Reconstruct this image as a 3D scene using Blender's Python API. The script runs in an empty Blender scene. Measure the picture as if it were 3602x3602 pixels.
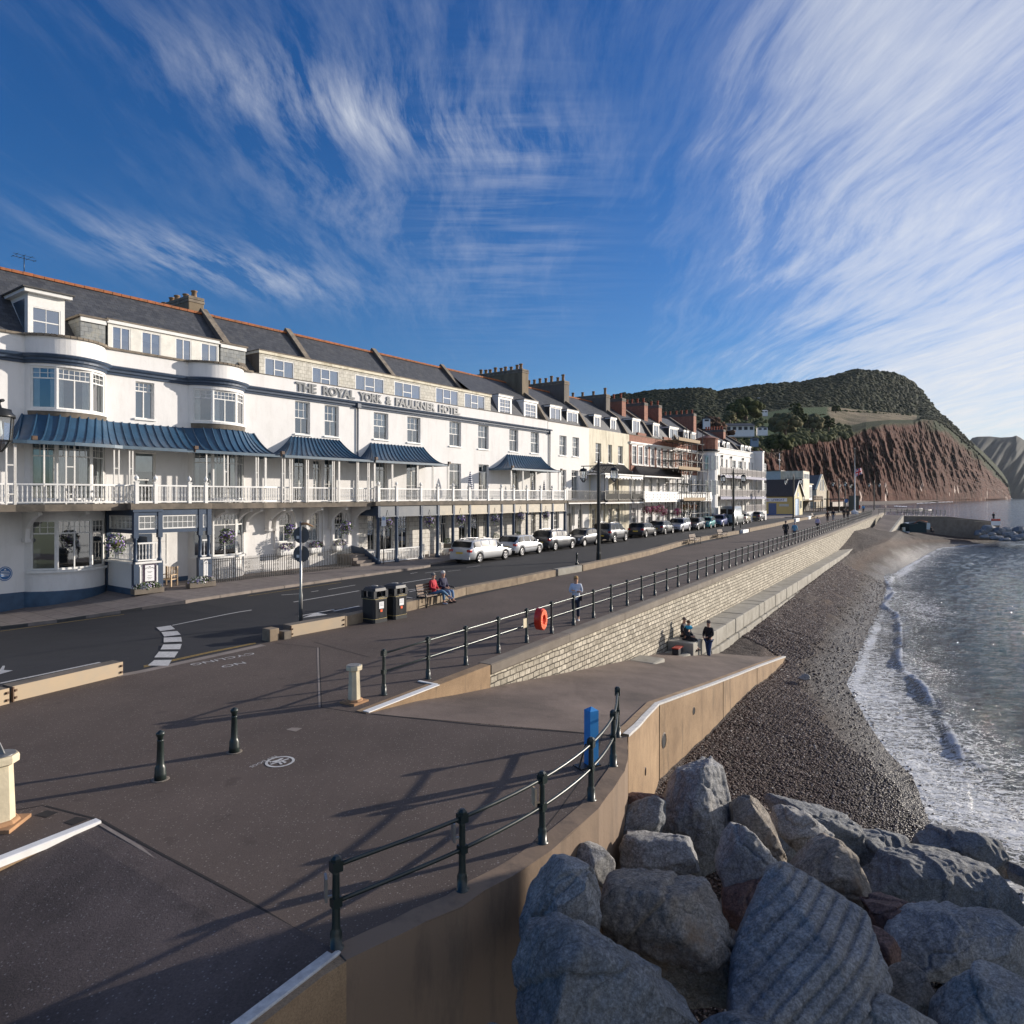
import bpy,bmesh,math,random
import numpy as np
from mathutils import Vector,Matrix,noise as mnoise
sin,cos,pi,R=math.sin,math.cos,math.pi,math.radians
random.seed(7)
SC=bpy.context.scene
COL=SC.collection
F=2400.0;CU=1801.0;HV=1747.0;CH=4.7
def gz(x,y):return 0.009*y
def P(u,v,Y):return Vector(((u-CU)/F*Y,Y,CH-(v-HV)/F*Y))
def G(u,v,dz=0.0):
 Y=20.0
 for _ in range(40):
  X=(u-CU)/F*Y
  h=CH-gz(X,Y)-dz
  Y=0.5*Y+0.5*h*F/(v-HV)
 return Vector(((u-CU)/F*Y,Y,gz((u-CU)/F*Y,Y)+dz))
def Z(u,v,z):
 Y=(CH-z)*F/(v-HV);return Vector(((u-CU)/F*Y,Y,z))
class Frame:
 def __init__(s,x,y,deg):
  a=R(deg);s.o=Vector((x,y,0));s.e=Vector((sin(a),cos(a),0));s.n=Vector((cos(a),-sin(a),0))
  s.rz=pi/2-a
  s.M=Matrix.Translation(s.o)@Matrix.Rotation(s.rz,4,'Z')
 def s_at(s,u,t=0):
  k=(u-CU)/F;p=s.o+s.n*t
  return(k*p.y-p.x)/(s.e.x-k*s.e.y)
 def Y(s,x,t=0):return(s.o+s.e*x+s.n*t).y
 def z_at(s,u,v,t=0):return CH-(v-HV)/F*s.Y(s.s_at(u,t),t)
 def w(s,x,t,z=0):q=s.o+s.e*x+s.n*t;q.z=z;return q
 def st(s,p):
  d=Vector((p[0],p[1],0))-s.o;return d.dot(s.e),d.dot(s.n)
FH=Frame(-21.3,28.4,36.19)
FP=Frame(-1.42,17.0,32.1)
class MB:
 def __init__(s,T=None):s.V=[];s.Fc=[];s.m=[];s.T=T;s.cm=0;s.sm=[];s.smooth=False
 def av(s,pts):
  n=len(s.V)
  for p in pts:
   p=Vector(p)
   if s.T is not None:p=s.T@p
   s.V.append((p.x,p.y,p.z))
  return n
 def face(s,idx):s.Fc.append(tuple(idx));s.m.append(s.cm);s.sm.append(s.smooth)
 def poly(s,pts):n=s.av(pts);s.face(range(n,n+len(pts)))
 def box(s,x0,x1,y0,y1,z0,z1):
  if x0>x1:x0,x1=x1,x0
  if y0>y1:y0,y1=y1,y0
  if z0>z1:z0,z1=z1,z0
  n=s.av([(x0,y0,z0),(x1,y0,z0),(x1,y1,z0),(x0,y1,z0),(x0,y0,z1),(x1,y0,z1),(x1,y1,z1),(x0,y1,z1)])
  for f in((3,2,1,0),(4,5,6,7),(0,1,5,4),(1,2,6,5),(2,3,7,6),(3,0,4,7)):s.face([n+i for i in f])
 def prism(s,pts,h0,h1=None,top=True,bot=True):
  """pts: list of 3D points (closed loop, ccw from above); extrude to z offset"""
  k=len(pts);n=s.av(pts);m=s.av([(p[0],p[1],p[2]+h0)for p in pts])
  for i in range(k):
   j=(i+1)%k;s.face((n+i,n+j,m+j,m+i))
  if top:s.face([m+i for i in range(k)])
  if bot:s.face([n+i for i in reversed(range(k))])
 def beam(s,p,q,w,h=None,up=(0,0,1)):
  p=Vector(p);q=Vector(q);h=h or w;d=(q-p).normalized();up=Vector(up)
  a=d.cross(up)
  if a.length<1e-4:a=d.cross(Vector((1,0,0)))
  a.normalize();b=a.cross(d).normalized()
  a=a*w/2;b=b*h/2
  n=s.av([p-a-b,p+a-b,p+a+b,p-a+b,q-a-b,q+a-b,q+a+b,q-a+b])
  for f in((0,1,2,3),(7,6,5,4),(0,4,5,1),(1,5,6,2),(2,6,7,3),(3,7,4,0)):s.face([n+i for i in f])
 def tube(s,path,r,n=8,caps=True,smooth=True):
  path=[Vector(p)for p in path];k=len(path)
  rr=r if isinstance(r,(list,tuple))else[r]*k
  rings=[]
  prev=None
  for i,p in enumerate(path):
   d=(path[min(i+1,k-1)]-path[max(i-1,0)]).normalized()
   if prev is None:
    a=d.cross(Vector((0,0,1)))
    if a.length<1e-3:a=d.cross(Vector((1,0,0)))
   else:
    a=prev-d*prev.dot(d)
   a.normalize();prev=a;b=d.cross(a)
   rings.append(s.av([p+(a*cos(2*pi*j/n)+b*sin(2*pi*j/n))*rr[i]for j in range(n)]))
  o=s.smooth;s.smooth=smooth
  for i in range(k-1):
   for j in range(n):
    s.face((rings[i]+j,rings[i]+(j+1)%n,rings[i+1]+(j+1)%n,rings[i+1]+j))
  s.smooth=o
  if caps:
   s.face([rings[0]+j for j in reversed(range(n))]);s.face([rings[-1]+j for j in range(n)])
 def lathe(s,prof,c=(0,0,0),n=12,smooth=True,rot=0):
  c=Vector(c);rings=[]
  for r,z in prof:
   rings.append(s.av([c+Vector((max(r,1e-4)*cos(2*pi*j/n+rot),max(r,1e-4)*sin(2*pi*j/n+rot),z))for j in range(n)]))
  o=s.smooth;s.smooth=smooth
  for i in range(len(prof)-1):
   for j in range(n):s.face((rings[i]+j,rings[i]+(j+1)%n,rings[i+1]+(j+1)%n,rings[i+1]+j))
  s.smooth=o
  s.face([rings[0]+j for j in reversed(range(n))]);s.face([rings[-1]+j for j in range(n)])
 def grid(s,rows):
  """rows: list of lists of points"""
  k=len(rows[0]);n=None
  idx=[s.av(r)for r in rows]
  for i in range(len(rows)-1):
   for j in range(k-1):s.face((idx[i]+j,idx[i]+j+1,idx[i+1]+j+1,idx[i+1]+j))
 def sweep(s,prof,path,closed_prof=True):
  """prof: (out, z) pairs; path: (x, y) local points, out direction = right-hand side of travel (toward -y for +x travel)"""
  k=len(path);rings=[]
  for i,p in enumerate(path):
   a=Vector(path[max(i-1,0)]);b=Vector(path[min(i+1,k-1)]);p=Vector(p)
   d1=(p-a).normalized()if(p-a).length>1e-6 else None
   d2=(b-p).normalized()if(b-p).length>1e-6 else None
   d=(d1 or d2)+(d2 or d1);d.normalize()
   nrm=Vector((d.y,-d.x));c=nrm.dot(Vector(((d2 or d1).y,-(d2 or d1).x)));nrm=nrm/max(c,.4)
   rings.append(s.av([(p.x+nrm.x*o,p.y+nrm.y*o,z)for o,z in prof]))
  m=len(prof)
  for i in range(k-1):
   for j in range(m if closed_prof else m-1):
    s.face((rings[i]+j,rings[i+1]+j,rings[i+1]+(j+1)%m,rings[i]+(j+1)%m))
  if closed_prof:
   s.face([rings[0]+j for j in range(m)]);s.face([rings[-1]+j for j in reversed(range(m))])
 def blob(s,c,r,sub=1,amp=.2,seed=0,sq=(1,1,1)):
  bm=bmesh.new();bmesh.ops.create_icosphere(bm,subdivisions=sub,radius=1)
  off=Vector((seed*3.1,seed*1.7,seed*.9));bm.verts.index_update()
  n=s.av([Vector(c)+Vector((v.co.x*r*sq[0],v.co.y*r*sq[1],v.co.z*r*sq[2]))*(1+amp*mnoise.noise(v.co*1.6+off)*1.6)for v in bm.verts])
  for f in bm.faces:s.face([n+v.index for v in f.verts])
  bm.free()
 def build(s,name,mats,parent=None,recalc=False,bevel=0,M=None):
  me=bpy.data.meshes.new(name);me.from_pydata(s.V,[],s.Fc)
  if not isinstance(mats,(list,tuple)):mats=[mats]
  for m in mats:me.materials.append(m)
  if len(mats)>1:me.polygons.foreach_set('material_index',s.m)
  me.polygons.foreach_set('use_smooth',s.sm)
  if recalc or bevel:
   bm=bmesh.new();bm.from_mesh(me)
   if bevel:
    bmesh.ops.remove_doubles(bm,verts=bm.verts,dist=1e-4)
    es=[e for e in bm.edges if len(e.link_faces)==2 and e.calc_face_angle(0)>.5]
    bmesh.ops.bevel(bm,geom=es,offset=bevel,segments=2,affect='EDGES',profile=.6)
   bmesh.ops.recalc_face_normals(bm,faces=bm.faces);bm.to_mesh(me);bm.free()
  me.update()
  o=bpy.data.objects.new(name,me);COL.objects.link(o)
  if parent is not None:o.parent=parent
  if M is not None:o.matrix_world=M
  return o
def tag(o,label=None,cat=None,group=None,kind=None):
 if label:o['label']=label
 if cat:o['category']=cat
 if group:o['group']=group
 if kind:o['kind']=kind
 return o
def thing(name,label,cat,loc=(0,0,0),rz=0,group=None,M=None):
 o=bpy.data.objects.new(name,None);COL.objects.link(o)
 if M is not None:o.matrix_world=M
 else:o.location=loc;o.rotation_euler=(0,0,rz)
 o.empty_display_size=.3
 return tag(o,label,cat,group)
def kids(o):return[c for c in bpy.data.objects if c.parent==o]
def dup(o,parent=None):
 c=o.copy();COL.objects.link(c)
 if parent is not None:c.parent=parent
 for ch in kids(o):dup(ch,c)
 return c
class NT:
 def __init__(s,name):
  s.mat=bpy.data.materials.new(name);s.mat.use_nodes=True;s.t=s.mat.node_tree;s.t.nodes.clear()
  s.out=s.n('ShaderNodeOutputMaterial');s.b=s.n('ShaderNodeBsdfPrincipled');s.l(s.b.outputs[0],s.out.inputs[0])
  s.tc=s.n('ShaderNodeTexCoord')
 def n(s,t,**kw):
  x=s.t.nodes.new(t)
  for k,v in kw.items():
   if k in x.inputs:x.inputs[k].default_value=v
   else:setattr(x,k,v)
  return x
 def l(s,a,b):s.t.links.new(a,b)
 def noise(s,scale,detail=4,vec=None,rough=.55,dist=0):
  x=s.n('ShaderNodeTexNoise');x.inputs['Scale'].default_value=scale;x.inputs['Detail'].default_value=detail
  x.inputs['Roughness'].default_value=rough;x.inputs['Distortion'].default_value=dist
  s.l(vec or s.tc.outputs['Object'],x.inputs['Vector']);return x.outputs['Fac']
 def ramp(s,fac,stops,interp='LINEAR'):
  x=s.n('ShaderNodeValToRGB');s.l(fac,x.inputs[0]);cr=x.color_ramp;cr.interpolation=interp
  while len(cr.elements)<len(stops):cr.elements.new(.5)
  for e,(p,c)in zip(cr.elements,stops):
   e.position=p;e.color=(c,c,c,1)if isinstance(c,(int,float))else(*c[:3],1)
  return x.outputs[0]
 def mix(s,fac,a,b,mode='MIX'):
  x=s.n('ShaderNodeMix');x.data_type='RGBA';x.blend_type=mode;x.clamp_result=False
  for v,i in((fac,0),(a,6),(b,7)):
   if isinstance(v,(int,float)):x.inputs[i].default_value=v if i==0 else(v,v,v,1)
   elif isinstance(v,(tuple,list)):x.inputs[i].default_value=(*v[:3],1)
   else:s.l(v,x.inputs[i])
  return x.outputs[2]
 def math(s,op,a,b=None,c=None):
  x=s.n('ShaderNodeMath');x.operation=op
  for i,v in enumerate((a,b,c)):
   if v is None:continue
   if isinstance(v,(int,float)):x.inputs[i].default_value=v
   else:s.l(v,x.inputs[i])
  return x.outputs[0]
 def map(s,loc=(0,0,0),rot=(0,0,0),scale=(1,1,1),vec=None):
  x=s.n('ShaderNodeMapping');x.inputs[1].default_value=loc;x.inputs[2].default_value=rot;x.inputs[3].default_value=scale
  s.l(vec or s.tc.outputs['Object'],x.inputs[0]);return x.outputs[0]
 def bump(s,h,strength=.3,dist=.02,normal=None):
  x=s.n('ShaderNodeBump');x.inputs['Strength'].default_value=strength;x.inputs['Distance'].default_value=dist
  s.l(h,x.inputs['Height'])
  if normal is not None:s.l(normal,x.inputs['Normal'])
  return x.outputs[0]
 def base(s,c):
  if isinstance(c,(tuple,list)):s.b.inputs['Base Color'].default_value=(*c[:3],1)
  else:s.l(c,s.b.inputs['Base Color'])
 def attr(s,name):
  x=s.n('ShaderNodeAttribute');x.attribute_name=name;return x
 def set(s,**kw):
  for k,v in kw.items():
   k=k.replace('_',' ').title()if k!='IOR' else k
   if isinstance(v,(int,float)):s.b.inputs[k].default_value=v
   else:s.l(v,s.b.inputs[k])
def sc(c,k):return tuple(min(1,x*k)for x in c[:3])
def mk(name,c,rough=.7,var=.15,vs=3.0,bump=0.0,bs=40.0,metal=0.0,c2=None,spec=.5,coat=0,streak=0,bd=.01):
 m=NT(name);f=m.noise(vs,5,rough=.62)
 f=m.ramp(f,[(.3,0),(.7,1)])
 col=m.mix(f,sc(c,1-var)if c2 is None else c2,sc(c,1+var*.6)if c2 is None else c)
 if streak:
  g=m.noise(1.0,4,m.map(scale=(5,5,.5)));g=m.ramp(g,[(.52,0),(.75,1)])
  col=m.mix(m.math('MULTIPLY',g,streak),col,sc(c,.45))
 m.base(col);m.set(roughness=rough,metallic=metal)
 m.b.inputs['Specular IOR Level'].default_value=spec
 if coat:m.b.inputs['Coat Weight'].default_value=coat;m.b.inputs['Coat Roughness'].default_value=.05
 if bump:m.l(m.bump(m.noise(bs,4),bump,bd),m.b.inputs['Normal'])
 return m.mat
def stucco(name,c,stain=.25,sc_=(.30,.27,.22)):
 m=NT(name);o=m.tc.outputs['Object']
 f=m.ramp(m.noise(.55,6,rough=.65),[(.35,0),(.7,1)])
 col=m.mix(f,sc(c,.93),c)
 g=m.ramp(m.noise(1.0,6,m.map(scale=(1.6,1.6,.35)),rough=.7),[(.49,0),(.72,1)])
 col=m.mix(m.math('MULTIPLY',g,stain),col,sc_)
 h=m.ramp(m.noise(3.2,6,rough=.75),[(.6,0),(.72,1)]);col=m.mix(m.math('MULTIPLY',h,stain*.35),col,sc(c,.7))
 m.base(col);m.set(roughness=.85)
 a=m.bump(m.noise(1.3,3),.35,.05);m.l(m.bump(m.noise(16,5),.3,.012,a),m.b.inputs['Normal'])
 return m.mat
def bricky(name,c1,c2,mortar,w,h,ms=.012,axes='xz',rough=.85,bump=.5,dist=.0,lich=None,bd=.01,offset=.5,sq=1.0):
 m=NT(name);sep=m.n('ShaderNodeSeparateXYZ');m.l(m.tc.outputs['Object'],sep.inputs[0])
 cb=m.n('ShaderNodeCombineXYZ');d={'x':0,'y':1,'z':2}
 m.l(sep.outputs[d[axes[0]]],cb.inputs[0]);m.l(sep.outputs[d[axes[1]]],cb.inputs[1])
 v=cb.outputs[0]
 if dist:
  nz=m.n('ShaderNodeTexNoise');nz.inputs['Scale'].default_value=2.2;nz.inputs['Detail'].default_value=2
  m.l(v,nz.inputs['Vector']);mm=m.n('ShaderNodeVectorMath');mm.operation='MULTIPLY_ADD'
  m.l(nz.outputs['Color'],mm.inputs[0]);mm.inputs[1].default_value=(dist,dist,0);m.l(v,mm.inputs[2]);v=mm.outputs[0]
 b=m.n('ShaderNodeTexBrick');m.l(v,b.inputs['Vector'])
 b.offset=offset;b.squash=sq
 b.inputs['Color1'].default_value=(*c1,1);b.inputs['Color2'].default_value=(*c2,1);b.inputs['Mortar'].default_value=(*mortar,1)
 b.inputs['Scale'].default_value=1;b.inputs['Mortar Size'].default_value=ms;b.inputs['Brick Width'].default_value=w;b.inputs['Row Height'].default_value=h
 b.inputs['Mortar Smooth'].default_value=.3
 f=m.ramp(m.noise(3.0,6,rough=.7),[(.3,.72),(.7,1.12)])
 col=m.mix(1.0,b.outputs['Color'],f,'MULTIPLY')
 if lich:
  g=m.ramp(m.noise(1.7,6,rough=.75),[(.52,0),(.64,1)]);col=m.mix(m.math('MULTIPLY',g,lich[3]),col,lich[:3])
 m.base(col);m.set(roughness=rough)
 inv=m.math('SUBTRACT',1.0,b.outputs['Fac']);n2=m.noise(14,5)
 m.l(m.bump(m.math('ADD',inv,m.math('MULTIPLY',n2,.5)),bump,bd),m.b.inputs['Normal'])
 return m.mat
def glassmat(name,tint=(.75,.82,.85),refl=.22):
 m=NT(name);m.t.nodes.remove(m.b)
 tr=m.n('ShaderNodeBsdfTransparent');tr.inputs[0].default_value=(*tint,1)
 gl=m.n('ShaderNodeBsdfGlossy');gl.inputs['Roughness'].default_value=.03;gl.inputs[0].default_value=(.95,.97,1,1)
 m.l(m.bump(m.noise(1.1,2),.12,.02),gl.inputs['Normal'])
 lw=m.n('ShaderNodeLayerWeight');lw.inputs[0].default_value=.35
 f=m.math('MULTIPLY_ADD',lw.outputs['Fresnel'],.9,refl)
 mx=m.n('ShaderNodeMixShader');m.l(f,mx.inputs[0]);m.l(tr.outputs[0],mx.inputs[1]);m.l(gl.outputs[0],mx.inputs[2])
 m.l(mx.outputs[0],m.out.inputs[0]);return m.mat
def asphalt(name,c,speck=(.3,.28,.26),sscale=38,samt=.5,patch=.25,bump=.35,fine=1.0):
 m=NT(name)
 big=m.ramp(m.noise(.35,6,rough=.6),[(.3,1-patch),(.7,1+patch*.6)])
 fin=m.ramp(m.noise(60*fine,3,rough=.8),[(.25,.65),(.75,1.4)])
 col=m.mix(1.0,m.mix(1.0,c,big,'MULTIPLY'),fin,'MULTIPLY')
 vo=m.n('ShaderNodeTexVoronoi');vo.inputs['Scale'].default_value=sscale;m.l(m.tc.outputs['Object'],vo.inputs['Vector'])
 s1=m.ramp(vo.outputs['Distance'],[(.16,1),(.30,0)])
 wn=m.n('ShaderNodeSeparateColor');m.l(vo.outputs['Color'],wn.inputs[0])
 pick=m.ramp(wn.outputs[0],[(.62,0),(.66,1)])
 col=m.mix(m.math('MULTIPLY',m.math('MULTIPLY',s1,pick),samt),col,speck)
 spot=m.ramp(m.noise(1.9,3,rough=.5),[(.66,0),(.72,1)]);col=m.mix(m.math('MULTIPLY',spot,.4),col,sc(c,.45));wr_=m.ramp(m.noise(1.0,6,m.map(rot=(0,0,R(-32)),scale=(.9,.12,1)),rough=.7),[(.5,0),(.75,1)]);col=m.mix(m.math('MULTIPLY',wr_,patch),col,sc(c,1.7));gm=m.n('ShaderNodeTexVoronoi');gm.inputs['Scale'].default_value=1.6;m.l(m.tc.outputs['Object'],gm.inputs['Vector']);col=m.mix(m.ramp(gm.outputs['Distance'],[(.018,.55),(.03,0)]),col,(.3,.28,.26))
 m.base(col);m.set(roughness=.82);m.b.inputs['Specular IOR Level'].default_value=.35
 m.l(m.bump(m.noise(70*fine,4,rough=.8),bump,.008),m.b.inputs['Normal'])
 return m.mat
MT={}
def W_(n,*a,**k):MT[n]=mk(n,*a,**k);return MT[n]
MT['white_wall']=stucco('white_wall',(.79,.775,.755),.20)
MT['white_wall_clean']=stucco('white_wall_clean',(.83,.81,.775),.08)
MT['cream_wall']=stucco('cream_wall',(.76,.70,.55),.75,(.30,.25,.15))
W_('white_paint',(.78,.77,.74),.55,.08,6,streak=.12)
W_('white_rust',(.72,.70,.66),.6,.1,4,streak=.35)
W_('blue_paint',(.035,.06,.105),.45,.18,3)
W_('plinth_blue',(.06,.12,.20),.6,.3,1.5,c2=(.03,.055,.1))
W_('canopy_blue',(.025,.075,.14),.38,.25,2.5,streak=.2)
W_('canopy_edge',(.07,.12,.17),.5,.3,3)
W_('lead_dark',(.07,.065,.06),.55,.3,3,streak=.3)
W_('coping_stone',(.27,.225,.17),.9,.3,3,bump=.5,bs=12,c2=(.12,.10,.08))
W_('slab_stone',(.20,.165,.13),.9,.3,2,bump=.5,bs=12,c2=(.09,.08,.065))
MT['slate']=bricky('slate',(.045,.05,.06),(.075,.08,.09),(.02,.02,.025),.28,.17,.008,'xz',.6,.6,lich=(.10,.10,.095,.35))
MT['slate_hung']=bricky('slate_hung',(.22,.235,.24),(.32,.33,.32),(.10,.10,.10),.30,.22,.008,'xz',.75,.5,lich=(.40,.38,.30,.5))
MT['slate_pale']=bricky('slate_pale',(.55,.53,.46),(.66,.63,.55),(.28,.25,.2),.30,.22,.009,'xz',.8,.5,lich=(.40,.36,.25,.3))
MT['ashlar']=bricky('ashlar',(.70,.67,.61),(.76,.73,.67),(.30,.27,.23),.55,.30,.012,'xz',.85,.5)
MT['brick_red']=bricky('brick_red',(.27,.075,.035),(.35,.12,.06),(.30,.24,.19),.23,.075,.01,'xz',.85,.4,lich=(.16,.06,.04,.4))
MT['brick_red_y']=bricky('brick_red_y',(.27,.075,.035),(.35,.12,.06),(.30,.24,.19),.23,.075,.01,'yz',.85,.4,lich=(.12,.06,.04,.4))
MT['render_brown']=stucco('render_brown',(.20,.155,.10),.8,(.07,.055,.035))
MT['render_dark']=stucco('render_dark',(.15,.13,.11),.7,(.06,.05,.035))
W_('ridge_tile',(.42,.13,.045),.85,.3,3,bump=.4,bs=8,c2=(.2,.09,.04))
W_('pot_clay',(.36,.22,.12),.85,.3,4,c2=(.15,.11,.07))
W_('pot_red',(.32,.075,.035),.8,.3,5)
W_('iron',(.012,.014,.015),.4,.3,5,spec=.5)
W_('iron_green',(.012,.022,.02),.38,.3,8,spec=.6)
W_('rail_metal',(.045,.055,.05),.28,.35,9,metal=.5,spec=.7)
W_('steel',(.32,.32,.31),.35,.2,6,metal=.7)
W_('curtain',(.72,.70,.66),.9,.15,4)
W_('curtain_grey',(.40,.42,.43),.9,.2,3)
W_('blind_blue',(.24,.32,.40),.85,.15,2)
W_('dark_room',(.012,.014,.018),.8,.3,2)
W_('room_mid',(.05,.055,.062),.9,.5,.6)
MT['glass']=glassmat('glass')
MT['glass_sky']=glassmat('glass_sky',(.55,.62,.68),.38)
W_('wood_pale',(.55,.40,.25),.6,.2,6)
W_('wood_dark',(.10,.055,.03),.6,.3,6)
W_('timber',(.33,.23,.13),.8,.3,5)
W_('sign_panel',(.045,.02,.05),.5,.1,2)
W_('paper',(.78,.78,.78),.6,.05,3)
W_('ink',(.05,.05,.06),.7,.05,3)
W_('leaf',(.05,.09,.025),.6,.5,9,c2=(.09,.13,.04))
W_('leaf_dry',(.11,.10,.035),.7,.4,9)
W_('petal_purple',(.16,.06,.33),.6,.4,9);W_('petal_lilac',(.42,.34,.60),.6,.3,9)
W_('petal_white',(.78,.76,.72),.6,.1,9);W_('petal_pink',(.45,.02,.18),.6,.3,9);W_('petal_orange',(.45,.12,.03),.6,.3,9)
MT['kerb']=mk('kerb',(.25,.21,.18),.9,.25,2,.4,20)
MT['concrete']=mk('concrete',(.22,.19,.155),.9,.3,1.3,.5,25,c2=(.145,.12,.095))
MT['concrete_pale']=mk('concrete_pale',(.38,.36,.31),.9,.3,1.5,.5,20,c2=(.24,.22,.18))
W_('flood_panel',(.48,.36,.23),.6,.2,1.6,c2=(.40,.33,.24))
W_('white_line',(.62,.61,.58),.8,.2,12,c2=(.38,.37,.36))
W_('yellow_line',(.42,.28,.08),.8,.3,10)
MT['road']=asphalt('road',(.026,.027,.031),(.10,.10,.10),30,.35,.12,.25)
MT['prom']=asphalt('prom',(.100,.076,.063),(.40,.36,.32),24,.42,.24,.6)
MT['ramp_mat']=asphalt('ramp_mat',(.15,.115,.095),(.32,.28,.25),26,.35,.5,.5,.8)
MT['ramp_near']=asphalt('ramp_near',(.085,.066,.060),(.30,.28,.27),24,.45,.7,.9,.6)
MT['paving']=bricky('paving',(.185,.155,.145),(.21,.18,.165),(.07,.06,.055),3.0,.62,.012,'yx',.85,.3)
def lerp(a,b,f):return a+(b-a)*f
def interp(x,xs,ys):return float(np.interp(x,xs,ys))
def struct(o):o['kind']='structure';return o
def sag(s):return interp(s,[-20,-6,0,4.5],[1.3,.9,.5,0])
WALL_ST=[(-12,16.9),(-4.66,16.0),(-1.2,15.6),(4.5,15.3),(9.8,15.0),(15.0,14.5),(25.8,13.6),(40,12.4),(60,11.0),(94,8.5),(129,6.4),(150,5.2)]
def t_wall(s):return interp(s,[a for a,b in WALL_ST],[b for a,b in WALL_ST])
def zroad(s,t):
 p=FH.w(s,t);w=min(1,max(0,(13-t)/8));return gz(p.x,p.y)-sag(s)*w
def Groad(u,v,dz=0):
 Y=30
 for _ in range(60):
  X=(u-CU)/F*Y;s,t=FH.st((X,Y));Y=.6*Y+.4*(CH-zroad(s,t)-dz)*F/(v-HV)
 return Vector(((u-CU)/F*Y,Y,zroad(*FH.st(((u-CU)/F*Y,Y)))+dz))
mb=MB();ss=list(np.arange(-14,30,1.0))+list(np.arange(30,155,4.0));rows=[]
for s in ss:
 tw=t_wall(s)+.1;r=[]
 for f in[i/12 for i in range(13)]:
  t=-3+(tw+3)*f;p=FH.w(s,t);r.append((p.x,p.y,zroad(s,t)-.004))
 rows.append(r)
mb.grid(rows);struct(mb.build('road',MT['road'],recalc=True))
A=Vector((2.2,13.03,0));RL=Vector((-5.81,9.64,0));RR=Vector((-1.79,6.94,0))
edge_px=[(2210,2658),(2196,2715),(2172,2755),(2138,2799),(2104,2846),(2042,2905),(1985,2955),(1888,3030),(1800,3085),(1700,3140),(1627,3192),(1500,3245),(1350,3318),(1215,3382)]
edge=[A]+[G(u,v)for u,v in edge_px]
def g3(p,dz=0):return(p[0],p[1],gz(p[0],p[1])+dz)
back=Vector((-.5314,-.8471,0))
pr=[FP.w(s,-.0)for s in(150,100,60,30,10,-3.1)]+edge+[RR,RL,RL+back*16,Vector((-34,-4,0))]
pr+=[FH.w(s,t_wall(s)-.05)for s in(-14,-4.66,-1.2,4.5,9.8,15,25.8,40,60,94,129,150)]
mb=MB();mb.poly([g3(p)for p in pr]);struct(mb.build('promenade',MT['prom'],recalc=True))
mb=MB()
pz=[FP.w(149.9,0),FP.w(149.9,-22),FP.w(190,-24),FP.w(196,6),FP.w(168,9),FP.w(163,1)]
mb.poly([g3(p,.0)for p in pz]);struct(mb.build('plaza',MT['prom'],recalc=True))
def strip(mb,pts,w,fn=g3,dz=.004):
 pts=[Vector((p[0],p[1],0))for p in pts];L=[];Rr=[]
 for i,p in enumerate(pts):
  d=(pts[min(i+1,len(pts)-1)]-pts[max(i-1,0)]).normalized();n=Vector((d.y,-d.x,0))*w/2
  L.append(p-n);Rr.append(p+n)
 for i in range(len(pts)-1):mb.poly([fn(L[i],dz),fn(Rr[i],dz),fn(Rr[i+1],dz),fn(L[i+1],dz)])
def rz3(p,dz=0):s,t=FH.st(p);return(p[0],p[1],zroad(s,t)+dz)
def cr(x,y,ox,oy,k):return(ox+x*k,oy+y*k)
mb=MB()
def rline(p,q,w=.1):
 a=Groad(*p);b=Groad(*q);strip(mb,[a+(b-a)*i/6 for i in range(7)],w,rz3)
rline((606,2200),(885,2146));rline((1032,2118),(1264,2078));rline((1415,2051),(1533,2032));rline((1173,2150),(1264,2132),.14)
rline((990,2093),(1052,2089),.08);rline((1155,2074),(1250,2058),.08);rline((1095,2082),(1120,2078),.08);rline((1443,2018),(1468,2014),.07)
rline((1415,2078),(1490,2069),.09);rline((1440,2082),(1492,2071),.09);rline((1475,2087),(1498,2083),.09);rline((1415,2098),(1450,2104),.09)
rline((1495,2016),(1555,2008),.06);rline((1575,2010),(1620,2005),.06);rline((1640,1996),(1690,1990),.06);rline((1050,2168),(1175,2144),.10)
rline((0,2404),(352,2330),.10)
for q in([(1180,445),(1290,430),(1322,458),(1210,473)],[(1218,480),(1338,472),(1365,500),(1240,515)],[(1237,522),(1368,517),(1374,552),(1236,558)],[(1232,575),(1372,570),(1360,610),(1212,612)],[(1200,628),(1347,628),(1318,672),(1165,672)],[(1165,692),(1298,690),(1270,735),(1115,733)]):
 mb.poly([rz3(Groad(*cr(x,y,0,2000,.4658)),.005)for x,y in q])
mb.poly([rz3(Groad(*cr(x,y,900,2100,.3663)),.005)for x,y in[(450,200),(580,150),(690,170)]])
mb.poly([rz3(Groad(*cr(x,y,0,2000,.4658)),.005)for x,y in[(-90,790),(0,765),(20,735),(38,735),(28,768),(98,770),(-10,802)]])
struct(mb.build('road_markings',MT['white_line'],recalc=True))
mb=MB();c4=lambda x,y:Groad(*cr(x,y,0,2000,.4658))
for dx in(0,1):strip(mb,[c4(1085,745-dx*9),c4(1280,703-dx*8),c4(1600,632-dx*6),c4(1932,566-dx*6)],.05,rz3)
kp=[Groad(u,v+5)for u,v in((0,2216),(425,2158),(885,2090),(1200,2044))];strip(mb,kp,.05,rz3)
struct(mb.build('yellow_lines',MT['yellow_line'],recalc=True))
mb=MB()
strip(mb,[G(1305,2511),G(1700,2552),G(2181,2589)],.035,g3,.006);strip(mb,[G(355,2885),G(560,3000),G(850,3155),G(1160,3345)],.035,g3,.004)
strip(mb,[G(1123,2278),G(1126,2380),G(1130,2488)],.03);strip(mb,[G(965,2262),G(1123,2279)],.02);strip(mb,[G(160,2835),G(355,2885)],.03);strip(mb,[G(0,2860),G(160,2832)],.02)
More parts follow.
